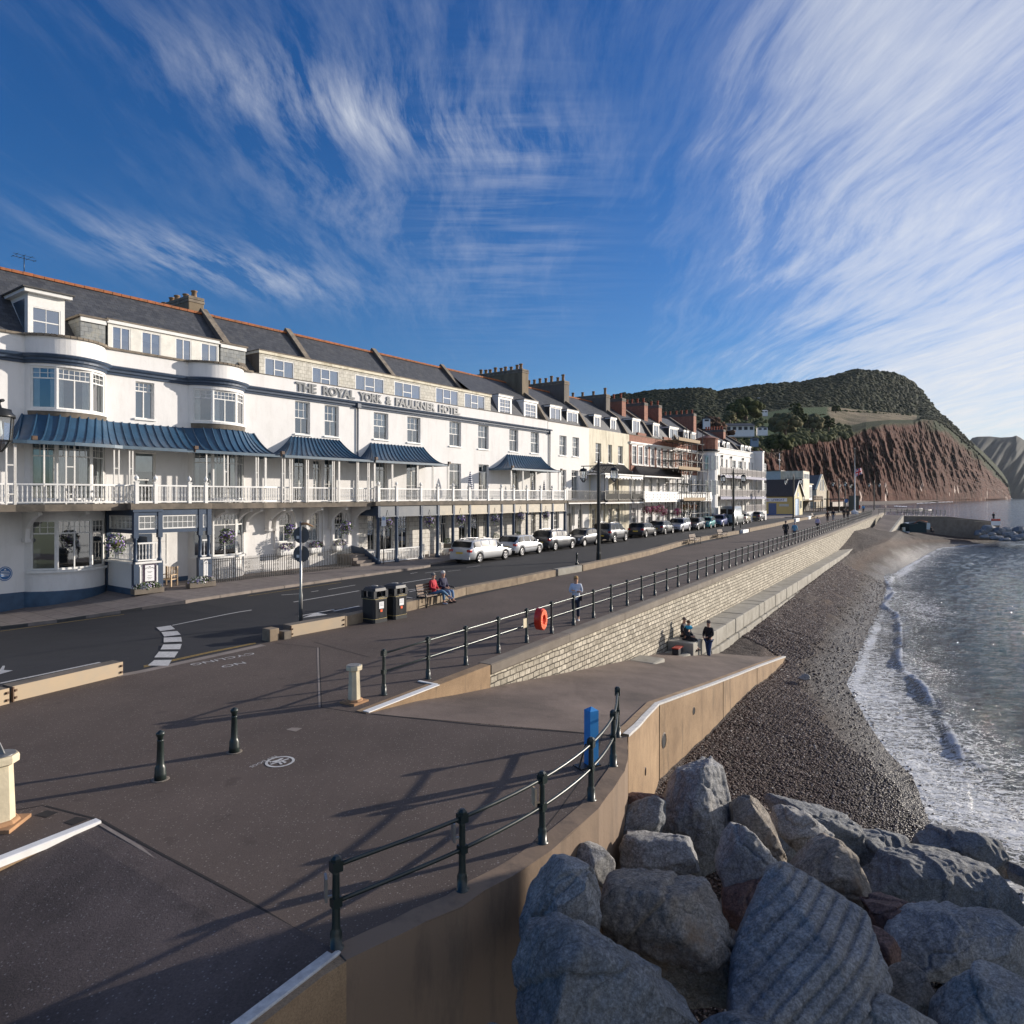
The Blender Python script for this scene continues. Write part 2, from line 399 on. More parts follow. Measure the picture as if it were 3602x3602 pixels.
strip(mb,[G(1105,2258),G(1180,2280),G(1300,2312)],.02);strip(mb,[G(1130,2488),G(1290,2512)],.02);strip(mb,[G(2120,2585),G(2090,2680),G(1960,2860),G(1880,2960)],.012)
for q in([(395,690),(470,655),(545,668),(455,707)],[(215,645),(290,615),(360,628),(290,660)]):mb.poly([g3(G(*cr(x,y,0,2500,.5705)),.005)for x,y in q])
struct(mb.build('paving_joints',mk('joint_dark',(.02,.017,.016),.9),recalc=True))
mb=MB();strip(mb,[G(1118,2278),G(1121,2380),G(1125,2488)],.05)
for q in([(1765,118),(1800,105),(1865,108),(1825,130)],):mb.poly([g3(G(*cr(x,y,0,2500,.5705)),.005)for x,y in q])
strip(mb,[G(345,2895),G(600,3045),G(850,3180),G(1150,3352)],.05,g3,.005)
struct(mb.build('pale_joints',MT['kerb'],recalc=True))
mb=MB();kd=lambda x,y:G(*cr(x,y,0,2000,.4658));strip(mb,[kd(880,812),kd(1075,776),kd(1932,590),kd(1990,578)],.28,g3,.004)
struct(mb.build('kerb_strip',MT['kerb'],recalc=True))
def text_mesh(txt,size,extrude=0,offset=0,sx=1.0,spacing=1.0,align='CENTER'):
 cu=bpy.data.curves.new('t','FONT');cu.body=txt;cu.size=size;cu.extrude=extrude;cu.offset=offset;cu.align_x=align;cu.space_character=spacing;cu.resolution_u=3
 ob=bpy.data.objects.new('t',cu);COL.objects.link(ob);bpy.context.view_layer.update()
 me=bpy.data.meshes.new_from_object(ob.evaluated_get(bpy.context.evaluated_depsgraph_get()));bpy.data.objects.remove(ob);bpy.data.curves.remove(cu)
 me.transform(Matrix.Scale(sx,4,(1,0,0)));return me
def put_text(name,txt,size,mat,M,parent=None,**k):
 me=text_mesh(txt,size,**k);me.materials.clear();me.materials.append(mat)
 o=bpy.data.objects.new(name,me);COL.objects.link(o)
 if parent is not None:o.parent=parent;o.matrix_local=M
 else:o.matrix_world=M
 return o
def ground_M(o,xdir,dz=.006):
 x=(Vector(xdir)).normalized();z=Vector((0,-.009,1)).normalized();y=z.cross(x).normalized();x=y.cross(z)
 M=Matrix((x,y,z)).transposed().to_4x4();M.translation=Vector(o)+Vector((0,0,dz));return M
a=G(885,2302);b=G(672,2342);d=b-a
cyc=(G(780,2316));put=ground_M(cyc,d)
t1=put_text('ground_lettering','CYCLING',.34,MT['white_line'],put,align='CENTER',sx=1.25);struct(t1)
put2=put.copy();put2.translation=G(815,2336)+Vector((0,0,.006));t2=put_text('ground_lettering','NO',.34,MT['white_line'],put2,align='CENTER',sx=1.25);struct(t2)
c0=G(985,2680);xd=(G(1060,2660)-G(910,2700)).normalized();mb=MB();n=28
M0=ground_M(c0,xd,.006)
mb.T=M0
for i in range(n):
 a0=2*pi*i/n;a1=2*pi*(i+1)/n;mb.poly([(cos(a)*r,sin(a)*r,0)for a,r in((a0,.20),(a0,.245),(a1,.245),(a1,.20))])
mb.poly([(-.17,-.03,0),(.17,.005,0),(.165,.045,0),(-.175,.01,0)])
for q in([(-.12,.05),(-.06,.02),(.05,.06),(.12,.12),(.06,.13),(.0,.1),(-.1,.1)],[(-.05,-.13),(-.01,-.14),(.0,-.02),(-.04,-.02)],[(.03,-.12),(.08,-.1),(.06,-.01),(.02,-.01)],[(-.14,.06),(-.1,.1),(-.15,.14)]):mb.poly([(x,y,.001)for x,y in q])
struct(mb.build('ground_lettering',MT['white_line']))
M1=M0.copy();M1.translation=G(922,2678)+Vector((0,0,.006));M1=M1@Matrix.Rotation(R(200),4,'Z')
struct(put_text('ground_lettering','NO DOGS',.11,MT['white_line'],M1,align='CENTER',sx=1.1))
KP=[Groad(u,v)for u,v in((-260,2252),(0,2214),(200,2190),(425,2157),(650,2122),(885,2086),(1200,2040),(1488,1999))]
KS=[FH.st(p)for p in KP]+[(20.6,5.1),(21.4,4.3),(32,3.7),(40,3.3),(50,2.7),(60,2.2),(78,1.6),(92,1.2),(105,1.0),(112,2.5),(118,6),(122,7)]
KS=sorted(KS)
print('kerb',[(round(a,1),round(b,1))for a,b in KS])
KS=[(-14,KS[0][1])]+KS
mb=MB();mk2=MB();dk=MB()
for i in range(len(KS)-1):
 (s0,t0),(s1,t1)=KS[i],KS[i+1];n=max(1,int((s1-s0)/1.5))
 for j in range(n):
  a=s0+(s1-s0)*j/n;b=s0+(s1-s0)*(j+1)/n;ta=lerp(t0,t1,j/n);tb=lerp(t0,t1,(j+1)/n)
  def q(s,t,dz):p=FH.w(s,t);return(p.x,p.y,zroad(s,t)+dz)
  def lc(s,t,dz):return(s,-t,zroad(s,t)+dz)
  mb.poly([lc(a,-2.5,.12),lc(a,ta-.14,.12),lc(b,tb-.14,.12),lc(b,-2.5,.12)])
  e=.03 if(b-a)>.5 else .01
  mk2.poly([lc(a+e,ta-.13,.125),lc(a+e,ta,.118),lc(b,tb,.118),lc(b,tb-.13,.125)])
  mk2.poly([lc(a+e,ta,.118),lc(a+e,ta,-.05),lc(b,tb,-.05),lc(b,tb,.118)])
  dk.poly([lc(a,ta-.13,.10),lc(a,ta-.01,.10),lc(b,tb-.01,.10),lc(b,tb-.13,.10)])
  dk.poly([lc(a,ta-.01,.10),lc(a,ta-.01,-.05),lc(b,tb-.01,-.05),lc(b,tb-.01,.10)])
p1=mb.build('pavement',MT['paving'],recalc=True,M=FH.M);struct(p1)
p2=mk2.build('kerb',MT['kerb'],recalc=True,M=FH.M);struct(p2)
struct(dk.build('gutter',MT['lead_dark'],recalc=True,M=FH.M))
stone=bricky('seawall_stone',(.36,.32,.25),(.62,.56,.45),(.07,.06,.045),.33,.18,.02,'xz',.9,1.0,dist=.075,bd=.06,lich=(.24,.21,.16,.6))
ZB=-5.2
def vwall(mb,path,ztop,zb=ZB,th=.35,inner=None):
 """vertical wall along world XY path, thickness to the left of travel"""
 k=len(path);P0=[Vector((p[0],p[1],0))for p in path];N=[]
 for i in range(k):
  d=(P0[min(i+1,k-1)]-P0[max(i-1,0)]).normalized();N.append(Vector((d.y,-d.x,0)))
 o0=mb.av([(p.x,p.y,zb)for p in P0]);o1=mb.av([(p.x,p.y,ztop(p,i))for i,p in enumerate(P0)])
 i1=mb.av([(p.x-n_.x*th,p.y-n_.y*th,ztop(p,i))for i,(p,n_)in enumerate(zip(P0,N))]);i0=mb.av([(p.x-n_.x*th,p.y-n_.y*th,zb)for p,n_ in zip(P0,N)])
 for i in range(k-1):
  mb.face((o0+i,o0+i+1,o1+i+1,o1+i));mb.face((o1+i,o1+i+1,i1+i+1,i1+i));mb.face((i1+i,i1+i+1,i0+i+1,i0+i))
 for i in(0,k-1):mb.face((o0+i,o1+i,i1+i,i0+i))
def dens(path,step=.25):
 out=[Vector(path[0])]
 for a,b in zip(path[:-1],path[1:]):
  a=Vector(a);b=Vector(b);n=max(1,int((b-a).length/step))
  for i in range(1,n+1):out.append(a+(b-a)*i/n)
 return out
conc=NT('wall_concrete')
f1=conc.ramp(conc.noise(.8,6,rough=.65),[(.3,0),(.7,1)]);col=conc.mix(f1,(.21,.135,.075),(.38,.26,.15))
f2=conc.ramp(conc.noise(1.0,5,conc.map(scale=(3.2,3.2,.45)),rough=.7),[(.56,0),(.70,1)]);col=conc.mix(conc.math('MULTIPLY',f2,.6),col,(.10,.075,.05))
f4=conc.ramp(conc.noise(26,3,rough=.8),[(.6,0),(.7,1)]);col=conc.mix(conc.math('MULTIPLY',f4,.55),col,(.09,.07,.05))
f3=conc.ramp(conc.noise(48,4,rough=.8),[(.3,.7),(.7,1.2)]);conc.base(conc.mix(1,col,f3,'MULTIPLY'));conc.set(roughness=.9)
conc.l(conc.bump(conc.noise(45,4,rough=.75),.5,.01,conc.bump(conc.noise(2,4),.4,.05)),conc.b.inputs['Normal']);MT['wall_concrete']=conc.mat;MT['wall_dark']=stucco('wall_dark',(.22,.155,.105),.85,(.09,.07,.055))
th=thing('curved_sea_wall','curved tan concrete wall under the near railing, boulders against its foot','sea wall',g3(A,0))
def wp(mb,name,mats,parent,**k):
 M=parent.matrix_world if False else Matrix.Translation(parent.location)@Matrix.Rotation(parent.rotation_euler.z,4,'Z')
 Mi=M.inverted();mb.V=[tuple(Mi@Vector(v))for v in mb.V];return mb.build(name,mats,parent,**k)
rnd=random.Random(3)
ep=dens(edge,.22);ep=[p+Vector((rnd.uniform(-.012,.012),rnd.uniform(-.012,.012),0))for p in ep];ep[0]=Vector(A)
mb=MB();vwall(mb,list(reversed(ep)),lambda p,i:gz(p.x,p.y)+.012+rnd.uniform(-.004,.004),th=.28);wp(mb,'wall',MT['wall_dark'],th,recalc=True)
rows=[[RL+back*d,RR+back*d]for d in(0,.35,1,2,4,6,9,12,16)];mb=MB()
for r,d in zip(rows,(0,.35,1,2,4,6,9,12,16)):
 for p in r:p.z=gz(RL.x,RL.y)-.11*max(0,d-.2)
mb.grid([[r[0].lerp(r[1],f)for f in(0,.25,.5,.75,1)]for r in rows]);struct(mb.build('slipway',MT['ramp_near'],recalc=True))
th=thing('slipway_wall','wall with white painted edge beside the near slipway at the bottom','wall',g3(RR,0))
mb=MB();e2=[ep[-1],RR+back*.3+Vector((.12,-.08,0)),RR+back*5+Vector((.12,-.08,0)),RR+back*12+Vector((.12,-.08,0))]
vwall(mb,list(reversed(e2)),lambda p,i:gz(p.x,p.y),th=.22);wp(mb,'wall',MT['wall_concrete'],th,recalc=True)
mb=MB();
def kerbline(mb,a,b,w,z0,z1,side=0):
 a=Vector(a);b=Vector(b);d=(b-a).normalized();n_=Vector((d.y,-d.x,0))*w/2;n=14;rr=random.Random(5)
 rows=[]
 for i in range(n+1):
  p=a.lerp(b,i/n);j=rr.uniform(-.008,.008);q=gz(p.x,p.y)
  rows.append([(p.x-n_.x,p.y-n_.y,q+z0),(p.x-n_.x,p.y-n_.y,q+z1),(p.x-n_.x*.8,p.y-n_.y*.8,q+z1+.01),(p.x+n_.x*(.9+j*9),p.y+n_.y*(.9+j*9),q+z1+.01),(p.x+n_.x*(1+j*9),p.y+n_.y*(1+j*9),q+z0)])
 mb.grid(rows)
kerbline(mb,RR+Vector((.0,.02,0)),RR+back*12,.13,-.05,.012);wp(mb,'painted_edge',MT['white_line'],th,recalc=True)
th=thing('kerb_wall','low kerb with white painted edge between sundial and near slipway','kerb',g3(RL,0))
mb=MB();vwall(mb,[RL+back*16,RL],lambda p,i:gz(p.x,p.y)-.01,zb=-2.5,th=.2);wp(mb,'wall',MT['wall_concrete'],th,recalc=True)
mb=MB();kerbline(mb,RL+Vector((-.05,.03,0)),RL+back*16+Vector((-.05,.03,0)),.15,-.05,.03);wp(mb,'painted_edge',MT['white_paint'],th,recalc=True)
def fpw(s,t,z):return FP.w(s,t,z)
RW=[((-3.1,-.05,.129),(-1.44,5.12,.118)),((-1.5,-.05,-.02),(-.2,4.85,-.10)),((0,-.05,-.24),(1.0,4.55,-.3)),((3,-.05,-.62),(3.09,4.1,-.62)),((8.26,-.05,-1.3),(8.3,4.02,-1.34)),((12,-.05,-1.75),(12,3.93,-1.85)),((15.7,-.05,-2.2),(15.8,3.85,-2.35)),((20,0,-2.95),(22.2,3.7,-3.26)),((21,0,-3.3),(23.2,3.6,-3.7))]
mb=MB();mb.grid([[fpw(*a).lerp(fpw(*b),f)for f in(0,.2,.4,.6,.8,1)]for a,b in RW]);struct(mb.build('beach_ramp',MT['ramp_mat'],recalc=True))
th=thing('ramp_wall','tan concrete retaining wall along the sea side of the beach ramp','wall',FP.w(-1.44,5.18,0),FP.rz)
RP=[(-1.44,5.2,.135),(-.2,4.93,-.08),(1.0,4.63,-.28),(3.09,4.16,-.60),(8.3,4.08,-1.32),(12,3.99,-1.83),(15.8,3.91,-2.33),(22.4,3.72,-3.28)]
mb=MB();pp=[];zt=[]
for a,b in zip(RP[:-1],RP[1:]):
 for i in range(6):f=i/6;pp.append(FP.w(lerp(a[0],b[0],f),lerp(a[1],b[1],f)));zt.append(lerp(a[2],b[2],f))
pp.append(FP.w(*RP[-1][:2]));zt.append(RP[-1][2])
vwall(mb,pp,lambda p,i:zt[i]+.02,th=.3);wp(mb,'wall',MT['wall_concrete'],th,recalc=True)
mb=MB()
for i in range(len(pp)-1):
 a=pp[i].copy();b=pp[i+1].copy();a.z=zt[i]+.03;b.z=zt[i+1]+.03;n_=FP.n*.07
 mb.poly([a-n_*1.6,b-n_*1.6,b+n_*.2,a+n_*.2]);a2=a-Vector((0,0,.05));b2=b-Vector((0,0,.05));mb.poly([a+n_*.2,b+n_*.2,b2+n_*.2,a2+n_*.2])
wp(mb,'painted_edge',MT['white_line'],th,recalc=True)
def on_ramp_wall(u,v):
 best=None
 for i in range(len(pp)-1):
  a=pp[i];b=pp[i+1];k=(u-CU)/F;d=b-a;f=(k*a.y-a.x)/(d.x-k*d.y)
  if 0<=f<=1:q=a+d*f;return Vector((q.x,q.y,CH-(v-HV)/F*q.y)),d.normalized()
for u,v,ru,rv in((2335,2605,.19,.21),(2440,2500,.11,.12),(2269,2713,.07,.10)):
 c,d=on_ramp_wall(u,v);n_=Vector((d.y,-d.x,0));mb=MB();
 if n_.dot(FP.n)<0:n_=-n_
 ring=[c+d*cos(2*pi*i/20)*ru+Vector((0,0,1))*sin(2*pi*i/20)*rv for i in range(20)];inn=[c+(p-c)*.86 for p in ring]
 for i in range(20):
  j=(i+1)%20;mb.cm=0;mb.poly([ring[i]+n_*.002,ring[j]+n_*.002,inn[j]+n_*.02,inn[i]+n_*.02]);
 mb.cm=1;mb.poly([p+n_*.006 for p in inn]);wp(mb,'drain',[MT['kerb'],MT['dark_room']],th)
for s_ in(3.13,9.6,15.2):
 a=interp(s_,[r[0]for r in RP],[r[1]for r in RP]);zz=interp(s_,[r[0]for r in RP],[r[2]for r in RP]);mb=MB();mb.beam(FP.w(s_,a+.003,zz),FP.w(s_,a+.003,-4.5),.018,.012);wp(mb,'wall_joint',MT['dark_room'],th)
th=thing('sea_wall','long coursed stone sea wall under the promenade railing','sea wall',(FP.o.x,FP.o.y,0),FP.rz)
SW=list(np.arange(1.6,40,2.0))+list(np.arange(42,158,6.0));mb=MB()
def lg(s,t,dz=0):p=FP.w(s,t);return(s,-t,gz(p.x,p.y)+dz)
for a,b in zip(SW[:-1],SW[1:]):
 mb.poly([(a,.12,ZB),(b,.12,ZB),lg(b,-.12,-.32),lg(a,-.12,-.32)])
mb.poly([(1.6,.12,ZB),lg(1.6,-.12,-.3),lg(1.6,-.6,-.3),(1.6,.6,ZB)])
mb.build('stone_face',stone,th)
mb=MB()
def cop(a,b,z0=-.32):
 for s0,s1 in((a,b),):
  n=mb.av([lg(s0,-.42,.012),lg(s0,-.03,.012),lg(s0,0,-.02),lg(s0,0,z0+.08),lg(s0,-.12,z0),lg(s1,-.42,.012),lg(s1,-.03,.012),lg(s1,0,-.02),lg(s1,0,z0+.08),lg(s1,-.12,z0)])
  for j in range(4):mb.face((n+j,n+j+1,n+6+j,n+5+j))
  mb.face((n,n+1,n+2,n+3,n+4));mb.face((n+9,n+8,n+7,n+6,n+5))
rr=random.Random(9);s=1.62
while s<156:
 e_=s+4.6;cop(s+.02,e_);s=e_
mb.build('coping',MT['coping_stone']if False else MT['concrete'],th,recalc=True)
mb=MB();n0=[lg(s,0,.012)for s in(-3.1,-1.5,0,1.58)]
for a,b in((-3.1,-1.5),(-1.5,0),(0,1.58)):
 mb.poly([lg(a,0,.012),lg(b,0,.012),(b,0,-1.2),(a,0,-1.2)]);mb.poly([lg(a,0,.012),lg(b,0,.012),lg(b,-.3,.012),lg(a,-.3,.012)])
mb.build('kerb_wall',MT['wall_concrete'],th,recalc=True)
mb=MB();
for i in range(8):
 a=-3.05+i*.3;p=lg(a,-.06,.016);q=lg(a+.3,-.06,.016);mb.beam(p,q,.17,.02)
p=lg(-.65,-.06,.016);q=lg(-.65,-.62,.016);mb.beam(p,q,.08,.02)
mb.build('painted_edge',MT['white_paint'],th)
th=thing('stone_ledge','long pale block ledge between sea wall foot and shingle','ledge',(FP.o.x,FP.o.y,0),FP.rz)
mb=MB();s=15.9;rr=random.Random(2)
while s<96:
 L=rr.uniform(1.3,2.2)if s<50 else 3;z1=-1.76+.02*rr.random();t1=1.1+rr.uniform(-.02,.02)
 mb.box(s,s+L-.03,-t1,.1,z1-.75,z1);mb.box(s+.3,s+L+.26,-t1-.10,.1,ZB,z1-.78);s+=L
mb.build('block_course',MT['concrete_pale'],th,bevel=.05)
mb=MB();mb.box(9.6,12.6,-.95,.1,ZB,-1.72);mb.box(12.6,15.86,-1.0,.1,ZB,-2.15);mb.box(11.2,12.4,-1.05,.05,ZB,-1.66);mb.build('step_block',MT['concrete_pale'],th,bevel=.1)
SEA=-4.2
def wl(u,v):
 p=Z(u,v,SEA);return FP.st(p)
WL=sorted([wl(*p)for p in((3186,1948),(3092,2022),(3101,2121),(3041,2256),(2980,2410),(3050,2540),(3120,2644),(3214,2737),(3298,2973))]+[(-4,13),(-12,14.5),(-40,16)])
WL=[(a,b if a<60 else max(b,5.4 if a<90 else 8.5))for a,b in WL]+[(125,10.0),(150,20),(160,26),(230,26)]
print('WL',[(round(a,1),round(b,1))for a,b in WL])
wls=np.array([a for a,b in WL]);wlt=np.array([b for a,b in WL])
zs_=np.array([-40,-12,2,8,13.5,20,30,45,75,95,140,230.]);zi_=np.array([-3.3,-3.1,-2.40,-2.68,-2.86,-3.1,-2.8,-2.5,-2.15,-1.5,-1.3,-1.3])
tr_=np.interp(zs_,[15,30,75,95],[4.0,1.3,1.3,4.2])
def vnoise(x,y,seed,oct=4,f=1.0):
 rg=np.random.RandomState(seed);out=np.zeros_like(x)
 for o in range(oct):
  for k in range(5):
   a=rg.uniform(0,2*pi);ph=rg.uniform(0,2*pi);ff=f*(2**o)*rg.uniform(.7,1.4)
   out+=np.sin((x*cos(a)+y*sin(a))*ff+ph)/(2**o)
 return out/5
def beach_z(s,t):
 tw=np.interp(s,wls,wlt);zi=np.interp(s,zs_,zi_);tr=np.interp(s,zs_,tr_)
 tr=np.minimum(tr,tw-1.5)
 f=(t-tr)/(tw-tr);f2=np.where(f<0,f*.35,f);f2=np.where((f2>0)&(f2<1),f2**.85,f2)
 f2=np.where(f2>1,1+(f2-1)*.6,f2)
 return np.maximum(zi+(SEA+.03-zi)*f2,-7)
ssn=np.concatenate([np.arange(-24,30,.14),np.arange(30,80,.4),np.arange(80,156,1.0)]);ttn=np.concatenate([np.arange(-3,16,.14),np.arange(16,60,1.0)])
S,T=np.meshgrid(ssn,ttn,indexing='ij');Zb=beach_z(S,T)
near=np.clip((np.interp(S,wls,wlt)-T)/3,0,1)
Zb=Zb+near*(.05*vnoise(S,T,1,3,1.4)+.035*vnoise(S,T,5,2,6.0)+.05*np.abs(vnoise(S*.6+T,T-S*.5,6,2,2.2))*np.clip((S-8)/8,0,1))
Xw=FP.o.x+S*FP.e.x+T*FP.n.x;Yw=FP.o.y+S*FP.e.y+T*FP.n.y
def np_grid(name,X,Y,Zz,mat,attrs=None,keep=None):
 n,m=X.shape;me=bpy.data.meshes.new(name);V=np.stack([X,Y,Zz],-1).reshape(-1,3)
 i=np.arange(n-1)[:,None]*m+np.arange(m-1)[None,:];Fq=np.stack([i,i+1,i+m+1,i+m],-1)
 if keep is not None:Fq=Fq[keep[:-1,:-1]|keep[1:,1:]]
 Fq=Fq.reshape(-1,4)
 me.vertices.add(len(V));me.vertices.foreach_set('co',V.ravel());me.loops.add(Fq.size);me.loops.foreach_set('vertex_index',Fq.ravel())
 me.polygons.add(len(Fq));me.polygons.foreach_set('loop_start',np.arange(0,Fq.size,4));me.polygons.foreach_set('loop_total',np.full(len(Fq),4))
 me.polygons.foreach_set('use_smooth',np.ones(len(Fq),bool));me.materials.append(mat)
 for k,v in(attrs or{}).items():
  at=me.attributes.new(k,'FLOAT','POINT');at.data.foreach_set('value',v.astype(np.float32).ravel())
 me.update(calc_edges=True);me.validate()
 o=bpy.data.objects.new(name,me);COL.objects.link(o);return o
wet=np.clip(1.25-(np.interp(S,wls,wlt)-T)/2.2+.25*vnoise(S,T,8,3,.8),0,1)
tan_=np.clip(1-np.abs((np.interp(S,wls,wlt)-T)-2.9)/1.3,0,1)*np.clip((S-8)/8,0,1)
m=NT('shingle');o_=m.tc.outputs['Object']
vo=m.n('ShaderNodeTexVoronoi');vo.inputs['Scale'].default_value=17;m.l(o_,vo.inputs['Vector'])
sepc=m.n('ShaderNodeSeparateColor');m.l(vo.outputs['Color'],sepc.inputs[0])
peb=m.ramp(sepc.outputs[0],[(0,(.075,.055,.05)),(.35,(.15,.11,.095)),(.6,(.10,.085,.085)),(.85,(.24,.19,.165)),(1,(.40,.36,.33))])
big=m.ramp(m.noise(.5,5,rough=.6),[(.3,.5),(.7,.85)]);peb=m.mix(1,peb,big,'MULTIPLY')
aw=m.attr('wet').outputs['Fac'];at_=m.attr('tan').outputs['Fac']
peb=m.mix(m.math('MULTIPLY',at_,.6),peb,(.19,.115,.075));peb=m.mix(m.math('MULTIPLY',aw,.75),peb,(.05,.045,.045))
vs=m.n('ShaderNodeTexVoronoi');vs.inputs['Scale'].default_value=48;m.l(o_,vs.inputs['Vector']);fine=m.ramp(vs.outputs['Distance'],[(.1,1.15),(.6,.55)])
m.b.inputs['Specular IOR Level'].default_value=.3;m.base(m.mix(1,m.mix(1,peb,(.78,.74,.72),'MULTIPLY'),fine,'MULTIPLY'));rg=m.ramp(aw,[(.2,.85),(.85,.42)]);m.l(rg,m.b.inputs['Roughness'])
h=m.math('MULTIPLY',vo.outputs['Distance'],-1.0);b1=m.bump(h,.8,.05,m.bump(m.noise(2.2,5,rough=.7),1.0,.22));b2=m.bump(m.math('MULTIPLY',vs.outputs['Distance'],-1.0),.5,.012,b1);m.l(b2,m.b.inputs['Normal'])
rg_=np.random.RandomState(12);NP=190000;ps=-9+75*rg_.rand(NP)**1.8;pt=rg_.rand(NP);twp=np.interp(ps,wls,wlt);tin=np.interp(ps,[-9,-1.5,3,22,24],[1,4.8,4.3,3.9,1.2]);pt=tin+(twp+.3-tin)*pt
kp_=(twp-pt>np.interp(ps,[6,14],[-.5,2.1])+.4*vnoise(ps,pt,7,2,1.5))|(rg_.rand(NP)<.04);ps,pt,twp=ps[kp_],pt[kp_],twp[kp_];NP=len(ps)
bmP=bmesh.new();bmesh.ops.create_icosphere(bmP,subdivisions=1,radius=1);pv=np.array([v.co[:]for v in bmP.verts]);pf=np.array([[v.index for v in f.verts]for f in bmP.faces]);bmP.free()
fi=np.clip(((ps-ssn[0])/.14).astype(int),0,len(ssn)-2);fj=np.clip(((pt-ttn[0])/.14).astype(int),0,len(ttn)-2);pz=beach_z(ps,pt);pz=np.where(ps<29.5,Zb[fi,fj],pz)
pr_=(.013+.024*rg_.rand(NP)**2.6)*(1+np.clip(ps,0,99)/30);sc3=np.stack([pr_*(.8+.7*rg_.rand(NP)),pr_*(.8+.4*rg_.rand(NP)),pr_*.62],-1);a_=rg_.rand(NP)*pi;V=pv[None]*sc3[:,None,:];V=np.stack([V[...,0]*np.cos(a_)[:,None]-V[...,1]*np.sin(a_)[:,None],V[...,0]*np.sin(a_)[:,None]+V[...,1]*np.cos(a_)[:,None],V[...,2]],-1)
V+=np.stack([FP.o.x+ps*FP.e.x+pt*FP.n.x,FP.o.y+ps*FP.e.y+pt*FP.n.y,pz+.012],-1)[:,None,:];Fq=(pf[None]+np.arange(NP)[:,None,None]*len(pv)).reshape(-1,3)
me=bpy.data.meshes.new('pebbles');me.vertices.add(NP*len(pv));me.vertices.foreach_set('co',V.ravel());me.loops.add(Fq.size);me.loops.foreach_set('vertex_index',Fq.ravel());me.polygons.add(len(Fq));me.polygons.foreach_set('loop_start',np.arange(0,Fq.size,3));me.polygons.foreach_set('loop_total',np.full(len(Fq),3));me.polygons.foreach_set('use_smooth',np.ones(len(Fq),bool))
at=me.attributes.new('rnd','FLOAT','POINT');at.data.foreach_set('value',np.repeat(rg_.rand(NP),len(pv)).astype(np.float32));at=me.attributes.new('wet','FLOAT','POINT');at.data.foreach_set('value',np.repeat(np.clip(1-(twp-pt)/3.0,0,1),len(pv)).astype(np.float32));me.update(calc_edges=True)
mm_=NT('pebble');c_=mm_.ramp(mm_.attr('rnd').outputs['Fac'],[(0,(.07,.052,.045)),(.3,(.14,.10,.085)),(.55,(.10,.085,.08)),(.8,(.18,.14,.12)),(.95,(.25,.21,.185)),(1,(.45,.42,.38))]);wa_=mm_.attr('wet').outputs['Fac'];mm_.base(mm_.mix(mm_.math('MULTIPLY',wa_,.6),c_,(.05,.045,.045)));mm_.l(mm_.ramp(wa_,[(.1,.85),(.8,.38)]),mm_.b.inputs['Roughness']);mm_.b.inputs['Specular IOR Level'].default_value=.3;me.materials.append(mm_.mat)
po_=bpy.data.objects.new('pebbles',me);COL.objects.link(po_);tag(po_,kind='stuff')
bo=np_grid('beach',Xw,Yw,Zb,m.mat,{'wet':wet,'tan':tan_});struct(bo)
rad=np.concatenate([np.linspace(9,24,190),np.geomspace(24.05,160,420),np.geomspace(162,14000,150)]);ang=np.radians(np.linspace(8,72,520))
Rr,Aa=np.meshgrid(rad,ang,indexing='ij');X=Rr*np.sin(Aa);Y=Rr*np.cos(Aa)
dx=X-FP.o.x;dy=Y-FP.o.y;S=dx*FP.e.x+dy*FP.e.y;T=dx*FP.n.x+dy*FP.n.y;D=T-np.interp(S,wls,wlt)
CR=[Z(u,v,-4.05)for u,v in((3095,2010),(3150,2085),(3112,2128),(3158,2154),(3172,2200),(3172,2261),(3167,2331),(3237,2396),(3302,2490),(3335,2540),(3354,2578),(3385,2650),(3405,2700))]
dc=np.full(X.shape,99.);side=np.zeros(X.shape);al=np.zeros(X.shape);acc=0
for a,b in zip(CR[:-1],CR[1:]):
 ex,ey=b.x-a.x,b.y-a.y;L2=ex*ex+ey*ey;f=np.clip(((X-a.x)*ex+(Y-a.y)*ey)/L2,0,1)
 px_=X-a.x-f*ex;py_=Y-a.y-f*ey;dd=np.hypot(px_,py_);cond=dd<dc
 side=np.where(cond,np.sign(px_*ey-py_*ex),side);al=np.where(cond,acc+f*math.sqrt(L2),al);dc=np.where(cond,dd,dc);acc+=math.sqrt(L2)
sd=dc*np.where(T-np.interp(S,[FP.st(c)[0]for c in CR][::-1],[FP.st(c)[1]for c in CR][::-1])>0,1,-1)
amp=np.clip(Rr/60,.35,1)*np.clip(D/5,.15,1);
wv=.075*vnoise(X,Y*1.0,21,4,1.7)*amp+.035*vnoise(X,Y,33,3,5.0)*np.clip(60/Rr,0,1)*amp
q=X*.62-Y*.78;wv+=.10*np.sin(q*.38+.8*vnoise(X,Y,4,2,.12))*np.clip((D-2)/14,0,1)*np.clip(300/Rr,0,1)
crest=np.where(sd>0,np.exp(-(sd/.95)**2),np.exp(-(sd/.28)**2));inseg=(al>.2)&(al<acc-.2)
cn=.68+.38*vnoise(al,al*0,91,3,.9);crest=crest*np.clip(cn+.35*vnoise(X,Y,92,3,2.6),.15,1.3)*np.clip(al/2,0,1)*np.clip((acc-al)/2,0,1)
zsea=SEA+wv+.26*crest-.05*np.exp(-((sd-2.2)/.9)**2)
zsea+=.035*np.clip(1-D/1.2,0,1)
foam=np.zeros(X.shape)
foam=np.maximum(foam,np.clip(.72+.35*vnoise(X,Y,90,3,.5),0,1)*np.exp(-((D-.35)/.4)**2));nearf=np.clip((36-S)/14,0,1)
foam=np.maximum(foam,np.clip(.70-.035*np.maximum(D,0),0,1)*np.clip(1.3-D/4.8,0,1)*(.55+.45*nearf))
